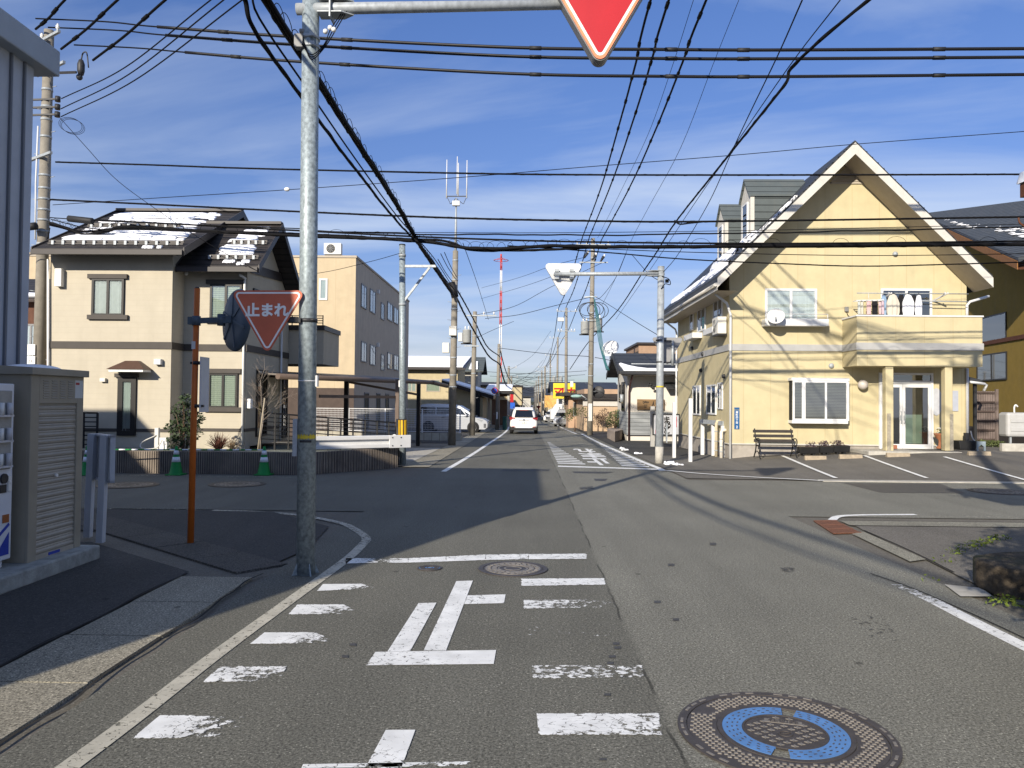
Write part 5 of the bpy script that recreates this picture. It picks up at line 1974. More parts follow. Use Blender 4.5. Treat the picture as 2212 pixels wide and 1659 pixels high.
# balcony on the street side
q0, q1 = PX(611, 740, sx1 + .02), P(700, 740, 27.4)
mb = MB()
zb0, zb1 = P(690, 788, 26.2).z, P(690, 716, 26.2).z
part('balcony', MB().box(sx1 - 2.0, P(699, 740, 25.7).x, 25.7, 27.8, zb0, zb1), M_cream, ch)
part('balcony_coping', MB().box(sx1 - 2.1, P(699, 740, 25.7).x + .05, 25.62, 27.85, zb1, zb1 + .16), M_brown, ch)
mb = MB()
xq = P(697, 740, 25.7).x
for k in range(4):
 mb.beam((sx1 - 2.0, 25.7, zb1 + .24 + k * .08), (xq, 25.7, zb1 + .24 + k * .08), .025, .025)
for k in range(7):
 x = sx1 - 2.0 + (xq - sx1 + 2.0) * k / 6
 mb.beam((x, 25.7, zb1 + .16), (x, 25.7, zb1 + .50), .03, .03, up=YR)
part('balcony_rail', mb, M_bframe, ch)
# raised yard, its ribbed retaining wall and planting
M_rib = stripes_mat('ribbed_wall', (0.24, 0.20, 0.16), (0.10, 0.085, 0.07), 0, 0.055, 0.25, 0.9, 0.6, 0.3)
wall_pts = [V((-20, 19.02, 0)), G(640, 1027), G(690, 1023), G(859, 1010)]
wall_pts[1] = V((wall_pts[1].x, 19.08, 0))
mb = MB()
for a, b in zip(wall_pts[:-1], wall_pts[1:]):
 d = (b - a).normalized()
 n_ = V((-d.y, d.x, 0)) * .14
 mb.prism([V((a.x, a.y, -.05)), V((b.x, b.y, -.05)), V((b.x + n_.x, b.y + n_.y, -.05)), V((a.x + n_.x, a.y + n_.y, -.05))], (0, 0, .05 + .545))
 L_ = (b - a).length
 o = V((-d.y, d.x, 0))
 k = 0
 if a.x > -19 or True:
  x = 0
  while x < L_:
   p = a + d * x
   if p.x > -11.6:
    mb.prism([p - o * .018, p + d * .032 - o * .018, p + d * .032 - o * .0, p], (0, 0, .54))
   x += .058
solo('retaining_wall', mb, M_rib, 'low retaining wall with fine vertical ribs along the raised yard behind the cones', 'wall')
mb = MB()
mb.add([(-20, 19.14, YARD), (wall_pts[1].x, 19.2, YARD), (wall_pts[3].x - .05, wall_pts[3].y + .15, YARD), (wall_pts[3].x - .3, 24, YARD - .25), (-6.6, 25.5, YARD - .1), (-20, 25, YARD)], [(0, 1, 2, 3, 4, 5)])
struct('yard_gravel', mb, asphalt_mat('yard_gravel', (0.20, 0.21, 0.17), agg=.9))
def leaf_cloud(mb, c, rx, ry, rz_, n, size, rng, m=0, shell=.35):
 for _ in range(n):
  while True:
   p = V((rng.uniform(-1, 1), rng.uniform(-1, 1), rng.uniform(-1, 1)))
   if shell < p.length < 1:
    break
  q = V(c) + V((p.x * rx, p.y * ry, p.z * rz_))
  a = V((rng.gauss(0, 1), rng.gauss(0, 1), rng.gauss(0, .6))).normalized()
  b = a.orthogonal().normalized()
  b = (b * math.cos(rng.random() * 6) + a.cross(b) * math.sin(rng.random() * 6))
  s_ = size * rng.uniform(.6, 1.3)
  mb.add([q - a * s_, q + b * s_ * .4, q + a * s_, q - b * s_ * .4], [(0, 1, 2, 3)], m)
M_leaf = pm('evergreen_leaf', (.035, .055, .022), .55, .45, 9)
M_leaf_olive = pm('olive_leaf', (.085, .105, .035), .6, .4, 8)  # paler olive leaf colour for weeds and garden plants
M_twig = pm('twig_brown', (.13, .085, .06), .9, .25, 12)
M_bark = pm('pale_bark', (.25, .21, .17), .9, .2, 10)
rng = random.Random(21)
b0 = P(398, 972, 19.8)
b0.z = YARD
t = thing('evergreen_shrub', 'tall dark evergreen shrub growing behind the orange pole', 'shrub', b0)
mb = MB()
for k in range(9):
 e = V((rng.uniform(-.28, .28), rng.uniform(-.2, .2), rng.uniform(.8, 1.3)))
 mb.tube([b0 + V((e.x * .2, e.y * .2, 0)), b0 + e * .6, b0 + e], [.018, .013, .006], 5)
part('stem', mb, M_twig, t)
mb = MB()
for (x, z, r, n) in ((0, .40, .36, 300), (.05, .75, .36, 300), (-.05, 1.05, .32, 260), (.06, 1.30, .24, 140), (-.25, .62, .26, 140), (.28, .85, .24, 130), (.24, .5, .26, 130), (-.26, .22, .24, 110)):
 leaf_cloud(mb, b0 + V((x, 0, z)), r, r * .8, r * .8, n, .055, rng)
part('foliage', mb, M_leaf, t)
M_redtwig = pm('red_brown_twig', (.14, .055, .035), .9, .4, 14)
for u, v, w, hgt, lab, nm in ((472, 976, .34, .52, 'rounded reddish brown bare bush in front of the cream house wall', 'bare_bush'), (502, 976, .22, .38, 'smaller straw-coloured bush beside the reddish one', 'bare_bush')):
 b0 = P(u, v, 20.3)
 b0.z = YARD
 mb = MB()
 for k in range(150 if w > .3 else 70):
  a = rng.uniform(0, 6.28)
  el = rng.uniform(.35, 1.45)
  L_ = rng.uniform(.6, 1)
  tip = b0 + V((math.cos(a) * math.cos(el) * w * 1.3 * L_, math.sin(a) * math.cos(el) * w * L_, math.sin(el) * hgt * L_))
  midp = b0.lerp(tip, .5) + V((rng.uniform(-.03, .03), rng.uniform(-.03, .03), .03))
  mb.tube([b0 + V((rng.uniform(-.06, .06), rng.uniform(-.06, .06), 0)), midp, tip], [.007, .006, .003], 3, caps=False)
 solo(nm, mb, M_redtwig if w > .3 else pm('straw_twig', (.24, .17, .10), .9, .3, 14), lab, 'bush')
def bare_tree(b0, hgt, r, label, mat, spread=.5, seed=1, name='bare_tree', levels=4, group=None, n0=10):
 rng = random.Random(seed)
 t = thing(name, label, 'tree', b0, group)
 tr, br = MB(), MB()
 top = b0 + V((rng.uniform(-.05, .05), 0, hgt))
 N = 8
 spine = [b0.lerp(top, i / N) + V((rng.uniform(-.02, .02), rng.uniform(-.02, .02), 0)) * hgt for i in range(N + 1)]
 tr.tube(spine, [r * (1 - .85 * i / N) for i in range(N + 1)], 7)
 def grow(p, d, L_, rr, lev):
  q1 = p + d * L_ * .5 + V((rng.uniform(-1, 1), rng.uniform(-1, 1), rng.uniform(0, .6))) * L_ * .08
  q2 = p + d * L_ + UP * L_ * .12
  br.tube([p, q1, q2], [rr, rr * .7, rr * .35], 4, caps=False)
  if lev > 0:
   for k in range(rng.randint(2, 4)):
    s_ = p.lerp(q2, rng.uniform(.4, 1))
    e = (d + V((rng.gauss(0, .5), rng.gauss(0, .5), rng.gauss(.15, .35)))).normalized()
    grow(s_, e, L_ * rng.uniform(.45, .7), rr * .55, lev - 1)
 for k in range(n0):
  h = .28 + .7 * k / n0
  p = b0.lerp(top, h)
  a = rng.uniform(0, 6.28)
  d = V((math.cos(a), math.sin(a), rng.uniform(.5, 1.1))).normalized()
  grow(p, d, hgt * spread * (1.1 - h) * rng.uniform(.5, .8), r * .45 * (1.15 - h), levels - 2)
 part('trunk', tr, mat, t)
 part('crown', br, mat, t)
 return t
b0 = P(566, 976, 20.9)
b0.z = YARD
bare_tree(b0, P(566, 772, 20.9).z - YARD, .020, 'thin bare young tree tied to a stake before the shaded wall', M_bark, .5, 4, n0=30)
s0, s1 = P(557, 985, 20.7), P(572, 860, 20.8)
s0.z = YARD
solo('tree_stake', MB().cyl(s0, s1, .022, .02, 8), pm('stake_wood', (.35, .30, .22), .9, .1), 'slanting wooden stake supporting the bare young tree', 'stake')
# meter pipes in the yard
b0 = P(339, 975, 20.3)
b0.z = YARD
t = thing('service_post', 'brown tap post with a hose box beside the cream house wall', 'tap post', b0)
part('post', MB().box(b0.x - .05, b0.x + .05, 20.25, 20.35, YARD, P(339, 924, 20.3).z), M_ac, t)
q = P(354, 960, 20.3)
bx = part('box', MB().box(q.x - .10, q.x + .10, 20.25, 20.4, YARD, P(350, 945, 20.3).z), M_white, t)
part('hose', MB().tube(smooth_path([V((b0.x, 20.24, YARD + .38)), V((b0.x - .3, 20.1, YARD + .2)), V((b0.x - .25, 20.0, YARD + .05)), V((b0.x + .1, 20.05, YARD + .06)), V((q.x, 20.2, YARD + .25))], 6), .015, 5), M_ac, t)
# black slatted railing between yard and driveway
M_rail = pm('black_railing', (.012, .012, .013), .45, .1)
def railing(p, q, h, label, n_rail=7, n_post=6, name='slatted_railing'):
 t = thing(name, label, 'railing', p.lerp(q, .5))
 for k in range(n_rail):
  z = .10 + (h - .10) * k / (n_rail - 1)
  part('rail', MB().beam(p + UP * z, q + UP * z, .03, .045 if k == n_rail - 1 else .03), M_rail, t)
 for k in range(n_post):
  s_ = p.lerp(q, k / (n_post - 1))
  part('post', MB().beam(s_ - UP * .1, s_ + UP * h, .045, .045, up=YR), M_rail, t)
 return t
p, q = P(563, 975, 22.0), P(864, 976, 24.6)
p.z, q.z = YARD, .15
railing(p, q, 0.98, 'black slatted railing along the edge of the raised yard behind the white guard rail', 8, 12)
p, q = P(150, 975, 20.6), P(209, 975, 20.6)
p.z = q.z = YARD
railing(p, q, .95, 'short piece of black slatted railing behind the white signboard', 8, 3)
# green cones and their bar
M_green = pm('cone_green', (.004, .20, .035), .5, .08)
M_refl = pm('cone_white', (.70, .72, .74), .4, .05)
def cone(loc):
 t = thing('traffic_cone', 'green traffic cone with two white bands', 'traffic cone', (0, 0, 0))
 mb = MB()
 mb.box(-.19, .19, -.19, .19, 0, .03)
 part('base', mb, M_green, t, bevel=.01)
 H, R0, R1 = .70, .155, .028
 rr = lambda z: R0 + (R1 - R0) * (z - .03) / (H - .03)
 mb = MB()
 mb.lathe((0, 0, 0), [(rr(z) + d, z) for z, d in ((.03, .02), (.05, 0), (.30, 0), (.40, 0), (.5, 0), (.60, 0), (.695, 0), (.70, -.01))] + [(.001, .70)], 20)
 part('body', mb, M_green, t)
 for z0, z1 in ((.32, .44), (.50, .60)):
  part('white_band', MB().lathe((0, 0, 0), [(rr(z0), z0), (rr(z0) + .004, z0), (rr(z1) + .004, z1), (rr(z1), z1)], 20), M_refl, t)
 t.location = loc
 return t
c0 = cone(G(570, 1026))
labs = ('green traffic cone with white bands right of the orange pole, before the retaining wall',
  'green traffic cone with white bands left of the orange pole, below the evergreen shrub',
  'green traffic cone half hidden behind the white signboard posts')
c0['label'] = labs[0]
c0['group'] = 'green cones along the retaining wall'
for (u, v), lb in (((380, 1026), labs[1]), ((188, 1026), labs[2])):
 c = copy_tree(c0)
 c.location = G(u, v)
 c['label'] = lb
for k, (ua, ub) in enumerate(((380, 570), (188, 380))):
 a, b = G(ua, 1026) + V((0, -.02, .615)), G(ub, 1026) + V((0, -.02, .615))
 mb = MB()
 n = 14
 for i in range(n):
  mb.cyl(a.lerp(b, i / n), a.lerp(b, (i + 1) / n), .017, n=8, m=i % 2)
 solo('cone_bar', mb, [M_green, M_refl], 'green and white striped bar across ' + ('the two cones either side of the orange pole' if k == 0 else 'the two leftmost cones'), 'cone bar', 'striped bars between the cones')
# white guard rail
def guardrail():
 p0, p1 = G(851, 1010), G(648, 1019)
 t = thing('guard_rail', 'short white steel guard rail at the mouth of the street', 'guard rail', p0)
 a, b = P(886, 966, p0.y - .12), P(652, 974, p1.y - .12)
 a.z = .735
 b.z = .735
 d = (b - a).normalized()
 n = V((d.y, -d.x, 0))
 if n.y > 0:
  n = -n
 h = .175
 prof = [(0, -h), (.05, -h + .02), (.05, -h + .10), (-.03, -.045), (-.03, .045), (.05, h - .10), (.05, h - .02), (0, h)]
 L_ = (b - a).length
 mb = MB()
 vs = []
 for s_ in (.62, L_ - .32):
  for dn, dz in prof:
   vs.append(a + d * s_ + n * dn + UP * dz)
 K_ = len(prof)
 mb.add(vs, [(i, i + 1, K_ + i + 1, K_ + i) for i in range(K_ - 1)])
 part('beam', mb, M_white, t)
 for s0_, s1_ in ((0, .64), (L_ - .34, L_ - .05)):
  part('end_plate', MB().prism([a + d * s0_ + n * .055 + UP * -h, a + d * s1_ + n * .055 + UP * -h, a + d * s1_ + n * .055 + UP * h, a + d * s0_ + n * .055 + UP * h], n * -.05), M_white, t, bevel=.012)
 for s_, dz in ((.30, .11), (.30, -.11), (.55, .11), (.55, -.11), (L_ - .12, .11), (L_ - .12, -.11)):
  part('bolt', MB().cyl(a + d * s_ + n * .05 + UP * dz, a + d * s_ + n * .066 + UP * dz, .018, n=8), M_dark, t)
 part('post', MB().cyl(V((p0.x, p0.y, 0)), V((p0.x, p0.y, .80)), .057, n=16), M_white, t)
 part('band', MB().cyl(V((p0.x, p0.y, .34)), V((p0.x, p0.y, .37)), .0585, n=16), pm('orange_band', (.6, .30, .05), .5, .05), t)
 part('post', MB().cyl(V((p1.x, p1.y, 0)), V((p1.x, p1.y, .80)), .057, n=16), M_white, t)
 mk = P(851, 943, p0.y)
 part('reflector', MB().cyl(V((p0.x, p0.y, .78)), V((p0.x, p0.y, mk.z)), .016).cyl(V((p0.x, p0.y - .02, mk.z)), V((p0.x, p0.y + .02, mk.z)), .065, n=18), M_white, t)
guardrail()
# beige three-storey building
M_beige = stripes_mat('beige_panel', (0.475, 0.385, 0.255), (0.40, 0.315, 0.20), 0, 1.15, 0.012, 0.8, 0.2, 0.06)
M_beige_side = stripes_mat('beige_panel_side', (0.49, 0.42, 0.33), (0.38, 0.32, 0.25), 1, 0.45, 0.03, 0.8, 0.3, 0.08)  # colour raised above the front's to brighten the shaded side
YB0 = 41.0
c0 = P(769, 557, YB0)
bb = thing('apartment_block', 'plain beige three-storey block with a flat roof behind the cream house', 'building', (c0.x - 8, YB0 + 8, zg(45)))
yend = c0.x * FPX / (864 - 1139) * 1.0
mb = MB()
mb.box(c0.x - 26, c0.x, YB0, YB0 + 18.5, -.3, c0.z)
for i, f in enumerate(mb.f):
 c = [mb.v[k] for k in f]
 if max(p.x for p in c) - min(p.x for p in c) < .01:
  mb.m[i] = 1
part('wall', mb, [M_beige, M_beige_side], bb)
part('parapet', MB().box(c0.x - 26, c0.x + .05, YB0 - .05, YB0 + 18.55, c0.z + .003, c0.z + .12), M_soffit, bb)
part('dark_base', MB().box(c0.x - 26, c0.x - .0, YB0 - .03, YB0 - .002, -.3, P(700, 838, YB0).z), pm('brown_base', (.075, .055, .045), .8, .15, 4), bb)
for v0, v1 in ((602, 648), (734, 783)):
 win_y(bb, 689, v0, 708, v1, YB0, panes=1, curtain=M_curtain, fw=.09)
M_alu = pm('grey_frame', (.20, .20, .20), .5, .1)
# street side windows, two rows, near to far
for row, dv in ((0, 0.0), (1, 1.0)):
 for (u0, u1, va, vb, wa, wb) in ((779, 791, 611, 663, 736, 781), (798, 810, 622, 673, 743, 788), (822, 829, 652, 689, 764, 800), (836, 847, 650, 690, 760, 797), (850, 860, 661, 697, 765, 799)):
  v0, v1 = (va, vb) if not row else (wa, wb)
  win_x(bb, u0, v0, v1, u1, c0.x, left_facing=False, frame=M_alu, panes=2, fw=.07)
for u, v in ((815, 630), (814, 745)):
 c = PX(u, v, c0.x)
 part('vent_cap', MB().box(c0.x, c0.x + .14, c.y - .12, c.y + .12, c.z - .12, c.z + .12), M_white, bb)
t = ac_unit(P(703, 557, YB0 + 1.5) + V((0, 0, .14)), XR, NY, .95, .62, .36, 'white air conditioner unit on the flat roof of the beige block')
for k, y in enumerate((YB0 + 2.5, YB0 + 6, YB0 + 9)):
 window(bb, (c0.x, y, zg(45) + .3), YR, PXX, 1.2, 2.2, frame=M_alu, panes=2, fw=.07)
# far left slice of the same kind of building and the old brown house behind the pole
t = thing('far_apartment_block', 'slice of a beige building with curtained windows behind the left utility pole', 'building', P(70, 700, 60))
a, b = P(40, 1000, 60), P(112, 545, 60)
part('wall', MB().box(a.x - 12, b.x, 60, 70, -.5, b.z), M_beige, t)
win_y(t, 57, 590, 82, 650, 60, panes=2, curtain=M_curtain_w, fw=.1)
t = thing('brown_house', 'old brown timber house in the shade between the warehouse and the cream house', 'house', P(70, 800, 30))
a, b = P(30, 1000, 30), P(100, 650, 30)
part('wall', MB().box(a.x - 5, b.x + .6, 30, 36, -.2, b.z), pm('brown_timber', (.10, .045, .028), .8, .25, 5, stretch=(1, 1, .3)), t)
part('roof', MB().prism([(a.x - 5.5, 29.4, b.z), (b.x + 1, 29.4, b.z), (b.x + 1, 33, b.z + 1.2), (a.x - 5.5, 33, b.z + 1.2)], (0, .1, .15)), M_tile, t)
win_y(t, 50, 700, 84, 790, 30, panes=2, frame=M_alu, curtain=M_curtain_w, fw=.07)
mb = MB()
p = P(70, 640, 29.6)
mb.ball(p + V((-.5, .3, .0)), 1, 10, sq=(1.4, .7, .18))
solo('roof_snow', mb, M_snow, 'snow on the low roof between the warehouse and the utility pole', 'snow')
# carport
M_cpb = pm('brown_aluminium', (.13, .095, .075), .45, .1, 5)
A, B = P(600, 813, 22.4), P(930, 827, 31.6)
hz_ = 2.50
A.z = P(600, 813, 22.4).z
B.z = A.z
A, B = V((A.x, A.y, A.z)), V((P(932, 828, 31.6).x, 31.6, P(932, 826, 31.6).z))
cp = thing('carport', 'brown aluminium carport with a flat pale-lined roof beside the cream house', 'carport', V(((A.x + B.x) / 2 - 1.5, 27, .1)))
d = (B - A).normalized()
left = V((-d.y, d.x, 0)).normalized() * 3.2
part('front_beam', MB().tube([A, B], .085, 12), M_cpb, cp)
e = P(966, 834, 33.6)
part('beam_end', MB().tube([B + d * .02, B + d * .12, V((e.x, e.y, e.z))], [.095, .095, .085], 12), M_cpb, cp)
part('roof_panel', MB().prism([A + UP * .03, B + UP * .03, B + left * 1 + UP * .25, A + left * 1 + UP * .25], (0, 0, .05)), pm('carport_sheet', (.16, .14, .12), .5, .08), cp)
part('rear_beam', MB().tube([A + left + UP * .2, B + left + UP * .2], .07, 10), M_cpb, cp)
for k in range(5):
 t_ = (k + .5) / 5
 part('rafter', MB().beam(A.lerp(B, t_) + UP * -.02, A.lerp(B, t_) + left + UP * .17, .06, .09), M_cpb, cp)
for u, v, Y, w, mt in ((903, 963, 31.2, .16, M_bframe), (857, 960, 28.2, .13, M_cpb), (747, 954, 27.5, .15, M_bframe)):
 b = G(u, v) if u > 880 else P(u, v, Y)
 zt_ = A.z + (B.z - A.z) * max(0, min(1, (b.y - A.y) / (B.y - A.y))) + .05
 part('post', MB().obb(V((b.x, b.y, zg(b.y))), XR, NY, -w / 2, w / 2, -w / 2, w / 2, 0, zt_ - zg(b.y)), mt, cp)
b = G(903, 963)
part('brace', MB().beam(V((b.x, b.y, B.z - .5)), V((b.x - 2.6, b.y - 2.0, B.z - .02)), .07, .09), M_cpb, cp)
ra, rb = P(690, 856, 24.5), P(856, 858, 28.2)
part('side_rail', MB().beam(ra, rb, .05, .10), M_cpb, cp)
# white mesh fence on blocks
M_block = stripes_mat('concrete_block', (.36, .335, .27), (.17, .15, .12), 0, .40, .05, .9, .5, .2)
p1 = G(996, 953)
p0 = V((P(670, 950, p1.y + 1.2).x, p1.y + 1.2, zg(p1.y)))
d = (p0 - p1).normalized()
n_ = V((d.y, -d.x, 0))
bt = P(996, 936, p1.y).z
t = thing('block_wall', 'low wall of concrete blocks under the white mesh fence', 'wall', p1)
part('blocks', MB().prism([p1, p0, p0 + n_ * .15, p1 + n_ * .15], (0, 0, bt - p1.z)), M_block, t)
t = thing('mesh_fence', 'white welded mesh fence in front of the silver minivan', 'fence', p1 + UP * (bt - p1.z))
ft = P(995, 885, p1.y).z
L_ = (p0 - p1).length
for k in range(5):
 q = p1 + d * (.06 + (L_ - .2) * k / 4)
 part('post', MB().obb(V((q.x, q.y, bt)), d, n_, -.028, .028, -.028, .028, 0, ft - bt + .03), M_white, t)
mb = MB()
k = 0
x = .1
while x < L_:
 q = p1 + d * x
 r_ = .006
 mb.beam(V((q.x, q.y, bt + .05)), V((q.x, q.y, ft)), .007, .007, up=YR)
 x += .075
nb = 11
for k in range(nb):
 z = bt + .06 + (ft - bt - .06) * k / (nb - 1)
 mb.beam(V((p1.x, p1.y, z)), V((p0.x, p0.y, z)), .012 if k not in (0, nb - 1) else .03, .012 if k not in (0, nb - 1) else .03)
part('mesh_panel', mb, M_white, t)
# cars
M_carw = pm('pearl_white_paint', (.74, .73, .70), .22, .02, spec=.6)
M_carsil = pm('silver_paint', (.47, .49, .52), .25, .03, spec=.6, metal=.3)
M_tyre = pm('tyre_rubber', (.016, .016, .017), .85, .1, 20)
M_rim = pm('alloy', (.50, .50, .51), .3, .05, metal=.6)
M_cglass = pm('car_glass', (.010, .012, .014), .06, .05, spec=.8)
M_tail = pm('tail_lamp_red', (.30, .010, .012), .2, .1, spec=.6)
M_trim = pm('black_plastic', (.02, .02, .021), .6, .1)
M_chrome = pm('chrome', (.7, .7, .72), .12, .03, metal=.9)
M_lens = pm('lamp_lens', (.30, .32, .34), .1, .1, spec=.8)
def wheel(parent, c, r, w, side):
 c = V(c)
 ax = V((side, 0, 0))
 o = part('wheel', MB().lathe(c, [(r * .62, -w / 2), (r * .93, -w / 2), (r, -w * .35), (r, w * .35), (r * .93, w / 2), (r * .62, w / 2)], 28, axis=ax), M_tyre, parent)
 mb = MB()
 mb.lathe(c, [(.001, w * .30), (r * .16, w * .34), (r * .16, w * .26), (r * .56, w * .20), (r * .60, w * .46), (r * .64, w * .46), (r * .64, -w * .3)], 28, axis=ax)
 for k in range(10):
  a = k * math.pi / 5
  e = V((0, math.cos(a), math.sin(a)))
  mb.beam(c + ax * w * .40 + e * r * .12, c + ax * w * .40 + e * r * .58, r * .13, .02, up=ax)
 part('rim', mb, [M_rim], o)
 part('hub_shade', MB().lathe(c, [(.001, w * .18), (r * .55, w * .18)], 20, axis=ax), M_trim, o)
 return o
def loft(mb, rings, m=0, smooth=True, caps=True):
 n = len(rings[0])
 vs = [p for r in rings for p in r]
 fs = [(i * n + k, i * n + (k + 1) % n, (i + 1) * n + (k + 1) % n, (i + 1) * n + k) for i in range(len(rings) - 1) for k in range(n)]
 mb.add(vs, fs, m, smooth)
 if caps:
  mb.add(rings[0], [list(range(n))[::-1]], m)
  mb.add(rings[-1], [list(range(n))], m)
def sq_ring(y, hw, z0, z1, top=.86, n=28, e=3.6):
 pts = []
 zc, hz = (z0 + z1) / 2, (z1 - z0) / 2
 for k in range(n):
  a = 2 * math.pi * k / n
  c, s_ = math.cos(a), math.sin(a)
  x = math.copysign(abs(c) ** (2 / e), c)
  z = math.copysign(abs(s_) ** (2 / e), s_)
  f = 1 - (1 - top) * (z + 1) / 2
  pts.append(V((x * hw * f, y, zc + z * hz)))
 return pts
def suv(loc, label, yaw=0.0, scale=1.0):
 t = thing('parked_car' if False else 'moving_car', label, 'car', (0, 0, 0))
 W = .91
 mb = MB()
 st = [(-2.30, .74, .42, .90), (-2.27, .84, .36, .98), (-2.15, .90, .30, 1.05), (-1.6, W, .26, 1.10), (-.5, W, .24, 1.08), (.8, W, .24, 1.05), (1.7, .90, .26, 1.02), (2.15, .84, .30, .92), (2.32, .72, .36, .78)]
 loft(mb, [sq_ring(y, w, a, b, .95) for y, w, a, b in st])
 body = part('body', mb, M_carw, t)
 mb = MB()
 st = [(-2.12, .70, .92, 1.10), (-2.02, .76, .95, 1.34), (-1.72, .76, .98, 1.62), (-1.2, .76, 1.0, 1.685), (-.2, .76, 1.0, 1.70), (.5, .73, 1.0, 1.60), (1.25, .70, .98, 1.08)]
 loft(mb, [sq_ring(y, w + .06, a, b, .80) for y, w, a, b in st])
 part('cabin', mb, M_carw, t)
 # tailgate glass follows the sloping rear
 rear = lambda z: -2.16 + (z - 1.03) * .55
 gl = [(-.60, 1.09), (.60, 1.09), (.50, 1.50), (-.50, 1.50)]
 mb = MB()
 mb.prism([(x, rear(z) - .075, z) for x, z in gl], (0, .03, .012))
 part('rear_window', mb, M_cglass, t)
 mb = MB()
 mb.prism([(-.60, rear(1.53) - .13, 1.545), (.60, rear(1.53) - .13, 1.545), (.57, -1.55, 1.69), (-.57, -1.55, 1.69)], (0, 0, .035))
 part('roof_spoiler', mb, M_carw, t, bevel=.01)
 mb = MB()
 mb.box(-.28, .28, rear(1.52) - .12, rear(1.52) - .11, 1.515, 1.545)
 part('high_brake_lamp', mb, M_tail, t)
 for s in (-1, 1):
  mb = MB()
  mb.prism([(s * .56, -2.275, 1.045), (s * .80, -2.24, 1.12), (s * .905, -2.02, 1.10), (s * .915, -1.95, .98), (s * .86, -2.235, .90), (s * .62, -2.30, .945)], (0, .10, 0))
  part('tail_lamp', mb, M_tail, t, bevel=.01)
  mb = MB()
  mb.prism([(s * .60, -2.31, .975), (s * .78, -2.285, .95), (s * .72, -2.30, .925)], (0, .02, 0))
  part('reversing_lamp', mb, M_lens, t)
  part('rear_reflector', MB().box(s * .66 - .09, s * .66 + .09, -2.345, -2.31, .455, .495), M_tail, t)
  part('side_window', MB().prism([(s * .825, -1.55, 1.13), (s * .825, .70, 1.13), (s * .735, .35, 1.52), (s * .735, -1.35, 1.56)], (s * .018, 0, 0)), M_cglass, t)
  mb = MB()
  mb.ball((s * 1.01, .72, 1.10), 1, 10, sq=(.12, .07, .085))
  part('door_mirror', mb, M_trim, t)
  for y in (-1.38, 1.33):
   wheel(t, (s * .80, y, .345), .345, .22, s)
 mb = MB()
 mb.box(-.84, .84, -2.30, -2.0, .26, .42)
 mb.prism([(-.88, -2.20, .42), (-.62, -2.315, .40), (-.62, -2.315, .50), (-.80, -2.28, .52)], (0, .2, 0))
 part('lower_bumper', mb, M_trim, t, bevel=.02)
 mb = MB()
 mb.box(-.52, .52, -2.345, -2.28, .375, .415)
 part('bumper_strip', mb, M_chrome, t, bevel=.008)
 mb = MB()
 mb.box(-.34, .34, -2.345, -2.26, .86, .885)
 part('tailgate_strip', mb, M_chrome, t)
 pl = part('number_plate', MB().box(-.165, .165, -2.352, -2.335, .665, .83), M_swhite, t)
 text_part('plate_digits', '21-90', (0, -2.3535, .725), XR, UP, .10, pm('plate_green', (.05, .13, .08), .5, .05), pl, bold=.003)
 text_part('plate_digits', '岩手 300', (0, -2.3535, .80), XR, UP, .035, M_trim, pl)
 mb = MB()
 mb.lathe((0, -2.325, .945), [(.045, 0), (.06, 0), (.06, .015), (.045, .015)], 20, axis=(0, -1, 0))
 mb.box(-.07, .07, -2.345, -2.33, .935, .955)
 part('badge', mb, M_chrome, t)
 mb = MB()
 for s in (-1, 1):
  mb.tube([(s * .68, -1.5, 1.70), (s * .68, -1.2, 1.735), (s * .68, .3, 1.735), (s * .67, .5, 1.66)], .02, 6)
 part('roof_rail', mb, M_trim, t)
 mb = MB()
 mb.tube([(0, -1.45, 1.70), (0, -1.60, 1.84)], .008, 5)
 part('aerial', mb, M_trim, t)
 t.location = loc
 t.rotation_euler = (0, 0, yaw)
 t.scale = (scale,) * 3
 return t
